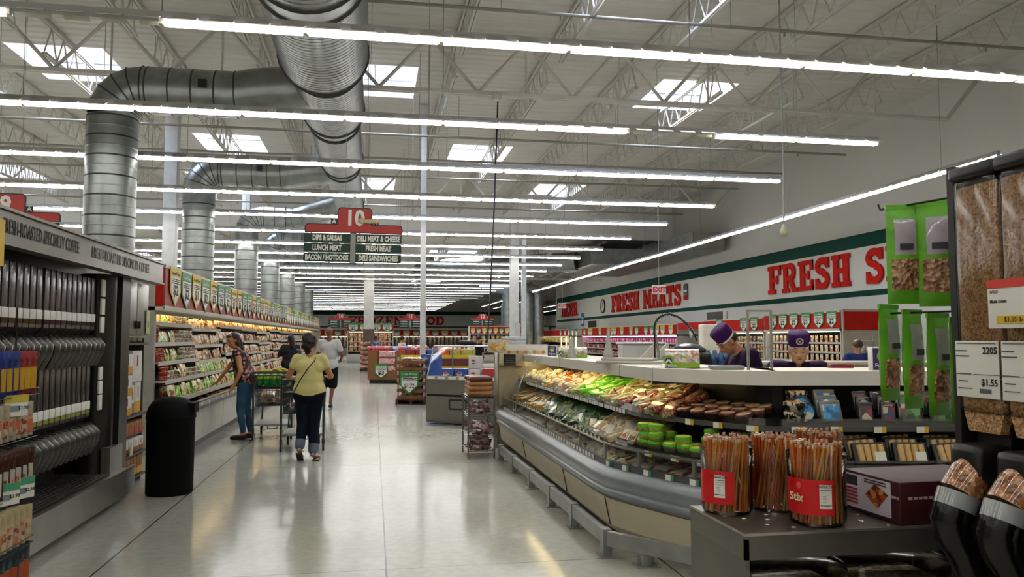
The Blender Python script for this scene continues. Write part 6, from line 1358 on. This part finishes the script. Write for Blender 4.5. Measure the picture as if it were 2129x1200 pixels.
# ================= PEOPLE =================
def blob(prims, vox, m, name, parent, smooth=4):
    """one continuous surface grown over tapered limbs: prims = (p0, p1, r0, r1) or (centre, (rx, ry, rz)[, matrix])"""
    b = MB()
    for q in prims:
        if len(q) == 4:
            p0, p1 = Vector(q[0]), Vector(q[1]); d = (p1 - p0); L = d.length; n = max(2, int(L / max(min(q[2], q[3]), .01) * 1.5) + 2); pts, rr = [], []
            d = d.normalized()
            for a in (80, 55, 25): pts.append(p0 - d * q[2] * math.sin(math.radians(a))); rr.append(q[2] * math.cos(math.radians(a)))
            for i in range(n): f = i / (n - 1); pts.append(p0 + (p1 - p0) * f); rr.append(q[2] + (q[3] - q[2]) * f)
            for a in (25, 55, 80): pts.append(p1 + d * q[3] * math.sin(math.radians(a))); rr.append(q[3] * math.cos(math.radians(a)))
            b.tube(pts, rr, 12)
        else: b.ball(q[0], q[1], n=14, T=(q[2].to_3x3() if len(q) > 2 else None))
    o = b.ob('tmp', m); md = o.modifiers.new('r', 'REMESH'); md.mode = 'VOXEL'; md.voxel_size = vox; md.use_smooth_shade = True
    ms = o.modifiers.new('s', 'SMOOTH'); ms.factor = .5; ms.iterations = smooth
    me = bpy.data.meshes.new_from_object(o.evaluated_get(bpy.context.evaluated_depsgraph_get())); bpy.data.objects.remove(o)
    me.name = name; me.materials.clear(); me.materials.append(m)
    me.polygons.foreach_set('use_smooth', [True] * len(me.polygons)); return put(me, name, parent)
def E(x, y, z): return Matrix.Rotation(z, 4, 'Z') @ Matrix.Rotation(x, 4, 'X') @ Matrix.Rotation(y, 4, 'Y')
def hand(w, d, side, curl=.5, s=1.0):
    """palm and five fingers from wrist w pointing along d; side = direction of the thumb"""
    d = Vector(d).normalized(); t = Vector(side); t = (t - d * t.dot(d)).normalized(); n = d.cross(t).normalized(); w = Vector(w)
    out = [(w, w + d * .035 * s, .022 * s, .026 * s), (w + d * .05 * s - t * .02 * s, w + d * .05 * s + t * .02 * s, .02 * s, .02 * s), (w + d * .075 * s - t * .028 * s, w + d * .078 * s + t * .024 * s, .014 * s, .014 * s)]
    for k, (o, L) in enumerate(((.03, .068), (.01, .076), (-.011, .07), (-.031, .055))):
        b0 = w + d * .085 * s + t * o * s; m1 = b0 + (d + n * curl * .4) * L * .5 * s; e = m1 + (d * (1 - curl * .6) + n * curl).normalized() * L * .5 * s
        out += [(b0, m1, .0092 * s, .0085 * s), (m1, e, .0085 * s, .007 * s)]
    b0 = w + d * .03 * s + t * .028 * s; m1 = b0 + (d * .8 + t * .7) * .035 * s; out += [(b0, m1, .012 * s, .01 * s), (m1, m1 + (d + n * .4 * curl) * .03 * s, .01 * s, .008 * s)]
    return out
def head_prims(M, s=1.0, male=False):
    def P(x, y, z): return M @ Vector((x * s, y * s, z * s))
    j = .062 if male else .055
    return [(P(0, -.008, .022), (.074 * s, .094 * s, .098 * s), M), (P(0, .022, -.052), (j * s, .062 * s, .06 * s), M), (P(0, .05, -.085), (.028 * s, .025 * s, .022 * s), M),
            (P(0, .078, .012), P(0, .100, -.022), .011 * s, .016 * s), (P(-.014, .092, -.027), P(.014, .092, -.027), .009 * s, .009 * s), (P(-.03, .076, .034), P(.03, .076, .034), .014 * s, .014 * s),
            (P(-.04, .058, -.02), (.02 * s, .02 * s, .02 * s), M), (P(.04, .058, -.02), (.02 * s, .02 * s, .02 * s), M), (P(-.018, .078, -.055), P(.018, .078, -.055), .009 * s, .009 * s),
            (P(-.077, -.005, -.005), (.011 * s, .02 * s, .032 * s), M), (P(.077, -.005, -.005), (.011 * s, .02 * s, .032 * s), M)]
def face(M, par, s=1.0, closed=False, browc='#1a1410'):
    def P(x, y, z): return M @ Vector((x * s, y * s, z * s))
    M3 = M.to_3x3()
    for q in (-1, 1):
        if closed: MB().tube([P(q * .044, .079, .008), P(q * .031, .087, .003), P(q * .018, .084, .007)], .0026 * s, 6).ob('eyelid', mat('lash_dark', '#20140e', .6), par)
        else: 
            e = MB().ball(P(q * .031, .077, .010), (.014 * s, .010 * s, .0085 * s), n=10, T=M3).ob('eye', mat('eye_white', '#b9b0a6', .3), par); MB().ball(P(q * .031, .086, .010), (.006 * s, .003 * s, .006 * s), n=8, T=M3).ob('iris', mat('iris_dark', '#1c120c', .3), e)
        MB().tube([P(q * .05, .072, .034), P(q * .033, .088, .041), P(q * .016, .090, .037)], .0024 * s, 6).ob('eyebrow', mat('brow_' + browc[1:], browc, .7), par)
    MB().tube([P(-.022, .082, -.058), P(-.008, .09, -.0535), P(.008, .09, -.0535), P(.022, .082, -.058)], [.002 * s, .0045 * s, .0045 * s, .002 * s], 6).ob('mouth', mat('lips', '#7c3a32', .5), par)
SK = {n: mat('skin_' + n, c, .5, var=.06, scale=9) for n, c in (('tan', '#9c6a4c'), ('warm', '#a8744e'), ('brown', '#6d4330'), ('light', '#b58a6c'))}
def person(label, loc, rz, J, skin, vox=.011, face_on=True, closed=False, male=False, sw=.045, hs=1.0):
    """J: joints in the person's own frame; front is +Y"""
    t = thing('person', label, 'person', loc, rz); V = {k: Vector(v) for k, v in J.items() if isinstance(v, (tuple, list)) and len(v) == 3}
    HM = Matrix.Translation(V['head']) @ E(*J.get('hrot', (0, 0, 0)) if False else J['hrot_m'])
    pr = head_prims(HM, hs, male)
    pr += [(V['neck'], V['head'] + HM.to_3x3() @ Vector((0, -.015, -.045)), .052, .048), (V['chest'], V['neck'], .09, .05)]
    pr += [(V['chest'] + Vector((-.06, 0, 0)), V['chest'] + Vector((.06, 0, 0)), .10, .10), (V['chest'], V['pelvis'], .115, .11), (V['hipL'], V['hipR'], .10, .10)]
    for s in 'LR':
        pr += [(V['chest'] + Vector((0, 0, .08)), V['sh' + s], .06, .055), (V['sh' + s], V['el' + s], .048, .038), (V['el' + s], V['wr' + s], .037, .024)]
        pr += [(V['hip' + s], V['kn' + s], .085, .055), (V['kn' + s], V['an' + s], .052, .034), (V['kn' + s] + (V['an' + s] - V['kn' + s]) * .25 + Vector((0, -.015, 0)), V['kn' + s] + (V['an' + s] - V['kn' + s]) * .45 + Vector((0, -.012, 0)), .048, .042)]
        pr += [(V['an' + s], V['to' + s], .034, .024)]
        pr += hand(V['wr' + s], J['hd' + s], J['ht' + s], J.get('curl', .5))
    body = blob(pr, vox, skin, 'body', t, 3)
    if face_on: face(HM, t, hs, closed)
    return t, V, HM
def shirt(t, V, m, sleeve=.5, hem=-.02, grow=.02, name='shirt', waist=.115, extra=(), vox=.014, chest=.105):
    pr = [(V['chest'] + Vector((-.07, 0, .02)), V['chest'] + Vector((.07, 0, .02)), chest + grow, chest + grow), (V['chest'], (V['chest'] + V['pelvis']) / 2, .12 + grow, waist + grow), ((V['chest'] + V['pelvis']) / 2 + Vector((-.04, 0, 0)), (V['chest'] + V['pelvis']) / 2 + Vector((.04, 0, 0)), waist + grow, waist + grow), (V['pelvis'] + Vector((-.06, 0, -hem)), V['pelvis'] + Vector((.06, 0, -hem)), waist + grow + .01, waist + grow + .01)]
    for s in 'LR':
        pr += [(V['chest'] + Vector((0, 0, .08)), V['sh' + s], .06 + grow, .055 + grow * .8)]
        if sleeve: pr += [(V['sh' + s], V['sh' + s] + (V['el' + s] - V['sh' + s]) * sleeve, .055 + grow * .8, .05 + grow * .7)]
    return blob(pr + list(extra), vox, m, name, t, 3)
def trousers(t, V, m, to=1.0, name='trousers', grow=.014, bott=.045, seat=.0, vox=.014, top=.06):
    pr = [(V['hipL'], V['hipR'], .108 + grow + seat, .108 + grow + seat), (V['pelvis'] + Vector((-.05, 0, top)), V['pelvis'] + Vector((.05, 0, top)), .10 + grow, .10 + grow)]
    for s in 'LR':
        k = V['kn' + s]; a = V['an' + s]
        if to >= 1: e = k + (a - k) * (to - 1); pr += [(V['hip' + s], k, .098 + grow, .062 + grow), (k, e, .062 + grow, bott + grow)]
        else: e = V['hip' + s] + (k - V['hip' + s]) * to; pr += [(V['hip' + s], e, .1 + grow, .095 + grow)]
    return blob(pr, vox, m, name, t, 3)
def std(H=1.65, w=.18, hipw=.09):
    s = H / 1.7
    J = dict(head=(0, .01, 1.585), neck=(0, -.01, 1.44), chest=(0, -.01, 1.26), pelvis=(0, 0, .96), hipL=(-hipw, 0, .90), hipR=(hipw, 0, .90), knL=(-hipw, .02, .49), knR=(hipw, .02, .49), anL=(-hipw, -.02, .08), anR=(hipw, -.02, .08), toL=(-hipw - .01, .13, .03), toR=(hipw + .01, .13, .03),
             shL=(-w, -.01, 1.385), shR=(w, -.01, 1.385), elL=(-w - .05, -.03, 1.10), elR=(w + .05, -.03, 1.10), wrL=(-w - .05, .04, .86), wrR=(w + .05, .04, .86))
    J = {k: tuple(c * s for c in v) for k, v in J.items()}
    J.update(hdL=(0, .1, -1), hdR=(0, .1, -1), htL=(0, 1, 0), htR=(0, 1, 0), hrot_m=(0, 0, 0)); return J
def hairm(n, c): return mat('hair_' + n, c, .5, var=.3, scale=30, bump=.4, bscale=70)
def HP(HM, x, y, z): return HM @ Vector((x, y, z))
def shoe(t, V, s, m, r=.04, name='shoe'): a, b = V['an' + s], V['to' + s]; return blob([(Vector((a.x, a.y, r + .004)), Vector((b.x, b.y + .02, r * .8 + .002)), r, r * .8), (Vector((a.x, a.y - .01, r + .005)), (r, r * 1.2, r))], .012, m, name, t, 2)
# --- woman in the pale yellow top pushing a cart ---
J = std(1.58, .165, .085)
J.update(knL=(-.085, .06, .46), anL=(-.10, -.10, .15), toL=(-.09, .0, .045), anR=(.06, -.03, .075), toR=(.10, .13, .03), knR=(.06, .05, .45))
J.update(elL=(-.265, .02, 1.06), elR=(.265, .02, 1.06), wrL=(-.25, .30, 1.03), wrR=(.22, .30, 1.03), hdL=(.2, 1, 0), hdR=(-.2, 1, 0), htL=(1, 0, .3), htR=(-1, 0, .3), curl=.9, head=(.0, .03, 1.47), hrot_m=(-.1, 0, -.35))
t, V, HM = person('person seen from behind in a pale yellow top and rolled dark jeans', (-.80, 10.33, 0), -.03, J, SK['warm'])
YT = mat('top_yellow', '#cdc284', .75, var=.05, bump=.3, bscale=25); NV = mat('denim_navy', '#0c1220', .8, var=.15, scale=10)
sh = shirt(t, V, YT, .38, .0, .018, 'yellow_top', .12, chest=.10); trousers(t, V, NV, 1.72, 'dark_jeans', .012, .05, .012)
for s in 'LR': k, a = V['kn' + s], V['an' + s]; blob([(k + (a - k) * .68, k + (a - k) * .84, .066, .064)], .010, mat('denim_cuff', '#5c6676', .8), 'jeans_cuff', t, 1)
MB().tube([V['shR'] + Vector((-.07, -.0, .062)), V['shR'] + Vector((-.08, -.10, -.02)), (-.01, -.165, 1.16), (-.10, -.165, 1.02), (-.165, -.12, .90), (-.2, -.02, .86)], .007, 6).ob('bag_strap', mat('strap_black', '#120d0c', .5), t)
H1_ = hairm('dark', '#0d0807'); RH = random.Random(3)
hp = [(HP(HM, 0, -.03, .035), (.094, .098, .10), HM), (HP(HM, 0, -.085, -.03), (.06, .045, .07), HM), (HP(HM, -.01, -.05, .10), (.07, .06, .05), HM), (HP(HM, 0, -.06, -.09), (.045, .035, .05), HM)]
for i in range(9): a = RH.uniform(0, 6.28); hp.append((HP(HM, .075 * math.cos(a), -.06 + .05 * math.sin(a), RH.uniform(-.05, .10)), (.026, .026, .03), HM))
blob(hp, .009, H1_, 'gathered_hair', t, 1)
for s in 'LR':
    a, b = V['an' + s], V['to' + s]; SW = mat('sandal_white', '#b9b4aa', .5); q = MB().rbx(b.x - .045 - (.01 if s == 'L' else 0), b.x + .04, a.y - .04, b.y + .06, .0, .022, .012) if s == 'R' else None
    if q is None:
        T = Matrix.Translation((a.x, a.y - .03, .115)) @ Matrix.Rotation(-.55, 4, 'X'); q = MB().rbx(-.042, .042, -.02, .23, -.02, .0, .01, T=T)
    so = q.ob('sandal', mat('sole_brown', '#3a2a24', .6), t)
    MB().tube([(a.x - .045, a.y + .03, a.z - .02), (a.x, a.y - .045, a.z + .02), (a.x + .045, a.y + .03, a.z - .02)], .009, 6).tube([(b.x - .04, b.y - .03, .03 if s == 'R' else .06), (b.x, b.y - .02, .065 if s == 'R' else .085), (b.x + .04, b.y - .03, .03 if s == 'R' else .06)], .009, 6).ob('strap', SW, so)
# --- woman in the floral top reaching into the case ---
J = std(1.64, .165, .085)
J.update(pelvis=(.0, -.02, .93), hipL=(-.085, -.02, .87), hipR=(.085, -.02, .87), chest=(0, .07, 1.21), neck=(0, .12, 1.385), head=(0.0, .185, 1.51), shL=(-.155, .08, 1.32), shR=(.155, .11, 1.31))
J.update(elR=(.20, .30, 1.08), wrR=(.17, .44, .88), hdR=(-.1, .75, -.6), htR=(-1, 0, 0), elL=(-.24, .0, 1.05), wrL=(-.23, .10, .83), hdL=(0, .6, -.8), htL=(1, .5, 0), curl=.4)
J.update(knL=(-.08, .03, .48), anL=(-.09, -.02, .08), toL=(-.10, .12, .035), knR=(.08, -.02, .48), anR=(.10, -.09, .08), toR=(.11, .05, .035))
# local +X is towards the camera when she faces the case (rz = 90 degrees)
t, V, HM = person('person in a black floral top and blue jeans leaning over the cheese case', (-1.95, 12.62, 0), 1.50, {**J, 'hrot_m': (-.35, 0, .75)}, SK['warm'], closed=True)
FL = pmat('floral_print', ['#120c10', '#120c10', '#120c10', '#a04a5a', '#120c10', '#c08a7a', '#1c1418'], 30, .7, 'EUCLIDEAN', 0, rnd=False)
shirt(t, V, FL, 0, .0, .024, 'floral_top', .115, extra=[(V['pelvis'] + Vector((-.08, .02, .05)), V['pelvis'] + Vector((.08, .02, .05)), .14, .14)]); DN = mat('denim_blue', '#33506a', .8, var=.3, scale=5)
trousers(t, V, DN, 1.88, 'blue_jeans', .006, .036, .0)
for s, q in (('L', -1), ('R', 1)): MB().tube([V['neck'] + Vector((q * .075, .06, -.05)), V['neck'] + Vector((q * .08, .0, .022)), V['chest'] + Vector((q * .08, -.10, .10))], .007, 6).ob('top_strap', mat('strap_black', '#120d0c'), t); shoe(t, V, s, mat('shoe_black', '#0c0b0b', .6), .045, 'black_boot')
HB = hairm('brown', '#241410')
blob([(HP(HM, 0, -.035, .035), (.09, .09, .09), HM), (HP(HM, -.05, -.03, -.04), HP(HM, -.055, -.02, -.14), .045, .03), (HP(HM, .055, -.045, -.04), HP(HM, .06, -.05, -.15), .04, .03), (HP(HM, 0, -.08, -.03), HP(HM, .0, -.085, -.17), .06, .045), (HP(HM, 0, .05, .085), (.06, .03, .025), HM)], .009, HB, 'shoulder_length_hair', t, 2)
# --- man in white T-shirt ---
J = std(1.80, .175, .09)
J.update(elR=(.29, -.04, 1.17), wrR=(.24, .16, 1.02), hdR=(-.5, 1, 0), htR=(0, 0, 1), elL=(-.26, .05, 1.17), wrL=(-.2, .3, 1.1), hdL=(0, 1, 0), htL=(1, 0, 0), knR=(.09, -.02, .50), anR=(.06, -.16, .12), toR=(.07, -.04, .04), hrot_m=(0, 0, -.2))
p = U(692, 848, Z=0)
t, V, HM = person('bald person seen from behind in a white T-shirt and black shorts', (p.x - .1, 18.0, 0), -.05, J, SK['brown'], male=True, vox=.013)
shirt(t, V, mat('tshirt_white', '#b4b3b0', .8, var=.04), .62, .06, .02, 'white_tshirt', .125, chest=.105, vox=.018); trousers(t, V, mat('shorts_black', '#0e0e10', .8), .98, 'black_shorts', .012, vox=.018, top=-.02)
for s in 'LR': shoe(t, V, s, mat('shoe_black', '#0c0b0b'), .042, 'dark_shoe')
# --- dark clothed woman farther along the case ---
J = std(1.62, .18, .09); J.update(elL=(-.25, .12, 1.1), wrL=(-.2, .35, 1.05), hdL=(0, 1, 0), hrot_m=(-.2, 0, .1), elR=(.25, .1, 1.08), wrR=(.18, .32, 1.0), hdR=(0, 1, 0))
p = U(604, 730, Y=20.5); t, V, HM = person('person in a dark grey top with long dark hair, farther along the cheese case', (p.x, 20.5, 0), .45, J, SK['brown'], vox=.015)
shirt(t, V, mat('top_charcoal', '#26262a', .8, var=.2), .8, 0, .03, 'charcoal_top', .13, vox=.02); trousers(t, V, mat('trousers_black', '#0f0f12', .8), 1.9, 'black_trousers', vox=.02)
blob([(HP(HM, 0, -.03, .03), (.092, .095, .095), HM), (HP(HM, 0, -.08, -.02), HP(HM, 0, -.10, -.25), .07, .045)], .014, H1_, 'long_hair', t, 2)
for s in 'LR': shoe(t, V, s, mat('shoe_black', '#0c0b0b'))
blob([((.15, -.12, 1.2), (.1, -.18, .9), .09, .12)], .016, mat('bag_black', '#111114', .5), 'shoulder_bag', t, 2)
# --- chefs ---
PU = mat('chef_purple', '#220d2e', .85, var=.1); PC = mat('cap_purple', '#33134a', .8)
def chef_cap(t, HM, logo):
    b = MB(); T = HM @ Matrix.Translation((0, -.01, .055)) @ Matrix.Rotation(-.12, 4, 'X') @ Matrix.Diagonal((1, 1.12, 1, 1))
    b.lathe([(.079, -.01), (.083, .0), (.087, .09), (.082, .10), (.001, .104)], 28, T=T); o = b.ob('purple_cap', PC, t)
    blob([(HP(HM, 0, -.035, .01), (.080, .088, .060), HM)], .008, mat('hairnet', '#1a1412', .6), 'dark_hair', t, 2)
    MB().lathe([(.082, -.022), (.0845, -.004)], 28, T=T).ob('white_headband', PAPER(), t)
    if logo:
        T2 = T @ Matrix.Translation((0, .087, .055)) @ Matrix.Rotation(-PI / 2, 4, 'X')
        MB().lathe([(.02, 0), (.03, 0)], 18, T=T2).prism([(-.018, -.012), (0, .016), (.018, -.012), (0, -.004)], 2, -.0015, .0015, T=T2).ob('cap_emblem', mat('emblem_pale', '#a9a88a', .5), t)
J = std(1.68, .19, .09); J.update(chest=(0, .04, 1.30), neck=(0, .10, 1.46), head=(0, .205, 1.535), shL=(-.18, .05, 1.41), shR=(.18, .05, 1.41), elL=(-.25, .18, 1.16), elR=(.25, .18, 1.16), wrL=(-.12, .48, 1.12), wrR=(.12, .48, 1.12), hdL=(.3, 1, -.1), hdR=(-.3, 1, -.1), htL=(0, 0, 1), htR=(0, 0, 1), hrot_m=(-.7, 0, .25))
p = U(1532, 720, Y=6.75); t, V, HM = person('person in a purple cap and shirt bending over the counter, seen from the side', (p.x + .12, 6.75, -.02), 1.45, J, SK['tan'], closed=True, male=True, vox=.009)
shirt(t, V, PU, .75, 0, .03, 'purple_shirt', .13); trousers(t, V, mat('trousers_black', '#0f0f12'), 1.9, 'black_trousers', vox=.02); chef_cap(t, HM, False)
for s in 'LR': shoe(t, V, s, mat('shoe_black', '#0c0b0b'))
J = std(1.60, .20, .09); J.update(chest=(0, .03, 1.18), neck=(0, .06, 1.33), head=(0, .12, 1.445), shL=(-.185, .03, 1.285), shR=(.185, .03, 1.285), elL=(-.26, .15, 1.04), elR=(.26, .15, 1.04), wrL=(-.12, .34, 1.05), wrR=(.12, .34, 1.05), hdL=(.3, 1, -.1), hdR=(-.3, 1, -.1), htL=(0, 0, 1), htR=(0, 0, 1), hrot_m=(-.22, 0, 0), pelvis=(0, 0, .88), hipL=(-.09, 0, .80), hipR=(.09, 0, .80), knL=(-.1, .1, .42), knR=(.1, .1, .42))
p = U(1660, 735, Y=6.35); t, V, HM = person('person facing forward behind the counter in a purple cap with an emblem, head bowed', (p.x - .10, 6.2, 0), PI - .42, J, SK['light'], closed=True, male=True, vox=.009)
shirt(t, V, PU, .75, 0, .03, 'purple_shirt', .13); trousers(t, V, mat('trousers_black', '#0f0f12'), 1.9, 'black_trousers', vox=.02); chef_cap(t, HM, True)
for q in (-1, 1): MB().prism([(q * .02, 1.36), (q * .09, 1.345), (q * .085, 1.28), (q * .03, 1.22)], 1, .125, .14).ob('collar', mat('collar_dark', '#1a0c22', .7), t)
for s in 'LR': shoe(t, V, s, mat('shoe_black', '#0c0b0b'))
# --- distant shoppers ---
def simple(u, vtop, Y, H, rz, label, top, bottom, skin, hair=H1_, legs=1.9, sl=.8):
    p = U(u, 720, Y=Y); J = std(H, .19, .09); J.update(hrot_m=(-.15, 0, .1), elL=(-.27, .06, J['elL'][2]), elR=(.27, .06, J['elR'][2]))
    t, V, HM = person(label, (p.x, Y, 0), rz, J, skin, vox=.02, face_on=False)
    shirt(t, V, top, sl, .02, .03, 'shirt', .13, vox=.024); trousers(t, V, bottom, legs, 'trousers', vox=.024); blob([(HP(HM, 0, -.02, .04), (.09, .1, .09), HM)], .016, hair, 'hair', t, 2)
    for s in 'LR': shoe(t, V, s, mat('shoe_black', '#0c0b0b'))
    return t
simple(1783, 712, 12.6, 1.50, -.2, 'person with brown hair in a blue shirt beyond the seated chef', mat('shirt_blue', '#1f2c5a', .8), mat('trousers_black', '#0f0f12'), SK['warm'], hairm('mid_brown', '#3a2018'))
simple(781, 705, 36.5, 1.64, .5, 'distant person in a blue plaid shirt beside the bread tower', pmat('plaid_cloth', ['#3a4658', '#8a93a0', '#2a3444', '#5a6678'], 16, .8, coat=0), mat('trousers_black', '#0f0f12'), SK['brown'])
simple(836, 703, 30, 1.60, -1.2, 'distant person with short dark hair in a white shirt behind the displays', mat('tshirt_white', '#b4b3b0'), mat('trousers_black', '#0f0f12'), SK['warm'])
simple(870, 706, 29, 1.52, -2.6, 'distant person in a dark red top behind the slim white column', mat('shirt_wine', '#4a1c1c', .8), mat('trousers_black', '#0f0f12'), SK['brown'])
simple(996, 700, 27, 1.62, -1.4, 'distant dark haired person behind the white cup dispenser', mat('shirt_dark', '#15151a', .8), mat('trousers_black', '#0f0f12'), SK['warm'])
# ================= SHOPPING CARTS =================
CT = mat('cart_grey', '#3f4240', .35, .6); CP_ = mat('cart_plastic', '#16181a', .4)
def cart(label, loc, rz):
    """handle end at y = 0, front at +y"""
    t = thing('shopping_cart', label, 'shopping cart', loc, rz); W = .28
    b = MB(); z0, z1 = .52, .98
    def grid(a0, a1, b0, b1, n, k):
        a0, a1, b0, b1 = map(Vector, (a0, a1, b0, b1))
        for i in range(n + 1): f = i / n; b.bar(a0.lerp(a1, f), b0.lerp(b1, f), .0028)
        for j in range(k + 1): f = j / k; b.bar(a0.lerp(b0, f), a1.lerp(b1, f), .0035)
    grid((-W + .03, .10, z0), (-W + .08, .88, z0), (-W, .06, z1), (-W + .05, .95, z1 - .03), 18, 5); grid((W - .03, .10, z0), (W - .08, .88, z0), (W, .06, z1), (W - .05, .95, z1 - .03), 18, 5)
    grid((-W + .08, .88, z0), (W - .08, .88, z0), (-W + .05, .95, z1 - .03), (W - .05, .95, z1 - .03), 12, 5); grid((-W + .03, .10, z0), (W - .03, .10, z0), (-W, .06, z1), (W, .06, z1), 12, 6)
    b.ob('basket', CT, t); b = MB(); grid((-W + .03, .10, z0), (W - .03, .10, z0), (-W + .08, .88, z0), (W - .08, .88, z0), 10, 14); b.ob('basket_floor', CT, t)
    b = MB().tube([(-W, .06, z1), (-W + .05, .95, z1 - .03), (W - .05, .95, z1 - .03), (W, .06, z1)], .009, 8, closed=True).tube([(-W, .06, z1), (-W, -.06, 1.03)], .012, 8).tube([(W, .06, z1), (W, -.06, 1.03)], .012, 8)
    b.ob('rim', CT, t); MB().tube([(-W - .01, -.06, 1.03), (W + .01, -.06, 1.03)], .017, 10).ob('handle', CP_, t)
    for q in (-1, 1):
        MB().tube([(q * W, .0, 1.0), (q * W, .06, .60), (q * (W + .0), .10, .22), (q * (W - .0), .12, .12)], .016, 8).tube([(q * W, .10, .22), (q * (W - .06), .90, .24)], .012, 8).tube([(q * (W - .06), .9, .24), (q * (W - .08), .88, z0)], .012, 8).ob('side_frame', CT, t)
    MB().bx(-W + .02, W - .02, .12, .88, .235, .245).tube([(-W, .10, .23), (W, .10, .23)], .012, 8).ob('lower_tray', mat('tray_grey', '#85867f', .5, .3), t); MB().tube([(-.07, .12, .225), (-.07, .11, .17), (.07, .11, .17), (.07, .12, .225)], .009, 6).ob('tow_loop', CP_, t)
    for q, y in ((-1, .12), (1, .12), (-.78, .86), (.78, .86)):
        w_ = MB().tube([(q * W - .014, y, .065), (q * W + .014, y, .065)], .062, 18).ob('wheel', CP_, t); MB().bx(q * W - .02, q * W + .02, y - .02, y + .02, .10, .17).ob('caster_fork', CT, w_)
    MB().bx(-W + .02, W - .02, .07, .085, .775, .81).ob('seat_flap', CP_, t); MB().bx(-W + .03, W - .03, .09, .28, .80, .81).ob('child_seat', CP_, t)
    return t
CL = (-1.50, 12.35, 0); cl_r = .05; cart('shopping cart with green sodas and bananas beside the floral topped shopper', CL, cl_r)
CRR = (-.94, 11.02, 0); cart('shopping cart pushed by the shopper in the yellow top', CRR, .06)
def inc(c, r, x, y, z): return Matrix.Translation(c) @ Matrix.Rotation(r, 4, 'Z') @ Vector((x, y, z))
gb = MB().lathe([(.001, 0), (.045, .004), (.05, .08), (.048, .12)], 14, 0).lathe([(.0485, .115), (.049, .135), (.03, .185), (.014, .2)], 14, 1).lathe([(.015, .2), (.015, .218), (.001, .219)], 10, 2).mesh('soda_bottle', [mat('bottle_green', '#0f8a32', .1, coat=.8), mat('bottle_lime', '#8fae1c', .2, coat=.6), mat('cap_dark', '#1c4a22', .4)])
for i in range(10): tag(put(gb, 'soda_bottle', None, inc(CL, cl_r, -.2 + .1 * (i % 5), .14 + .11 * (i // 5), .812)), 'green soda bottle standing in the child seat of the left cart', 'soda bottle', 'green sodas in the cart')
BN = mat('banana_yellow', '#b9a826', .5, var=.15)
for i in range(6):
    b = MB(); b.tube([(.09 * math.cos(a), .0, .09 * math.sin(a)) for a in [PI * (.12 + .76 * k / 8) for k in range(9)]], [.006, .013, .017, .019, .019, .018, .016, .012, .005], 8)
    o = b.ob('banana', BN, None, inc(CL, cl_r, .03 + .022 * i, .17 + .012 * (i % 2), .985)); o.rotation_euler = (R.uniform(-.3, .3), .3, R.uniform(-.2, .2)); tag(o, 'banana on top of the green sodas in the left cart', 'banana', 'bananas in the cart')
tag(MB().rbx(-.11, .09, -.05, .05, 0, .035, .015).ob('lime_bag', mat('bag_limeish', '#a9ac3a', .4, bump=.4), None, inc(CL, cl_r, -.1, .18, 1.032)), 'flat yellow green bag beside the bananas in the left cart', 'bag')
gm = pmat('grocery_print', ['#b08a7a', '#c9b8a8', '#6a7a3a', '#a84a3a', '#8a8a8a', '#d0c4b0'], 14)
gme = pillow(MB(), .2, .2, .07).mesh('grocery_bag', gm)
for i in range(12): 
    o = put(gme, 'grocery_bag', None, inc(CL, cl_r, R.uniform(-.12, .12), .2 + .05 * i, .56 + .04 * (i % 3))); o.rotation_euler = (R.uniform(-1.4, -.6), 0, R.uniform(-.5, .5)); tag(o, 'mixed grocery bag in the basket of the left cart', 'grocery bag', 'groceries in the left cart')
gm2 = recolour(gme, pmat('grocery_red_print', ['#5a1c1c', '#8a8a88', '#3a2a2a', '#b0aca4'], 14))
for i in range(8):
    o = put(gm2, 'grocery_bag', None, inc(CRR, .06, R.uniform(-.12, .12), .25 + .07 * i, .56 + .04 * (i % 2))); o.rotation_euler = (R.uniform(-1.4, -.8), 0, R.uniform(-.5, .5)); tag(o, 'dark red and grey grocery bag in the right cart', 'grocery bag', 'groceries in the right cart')
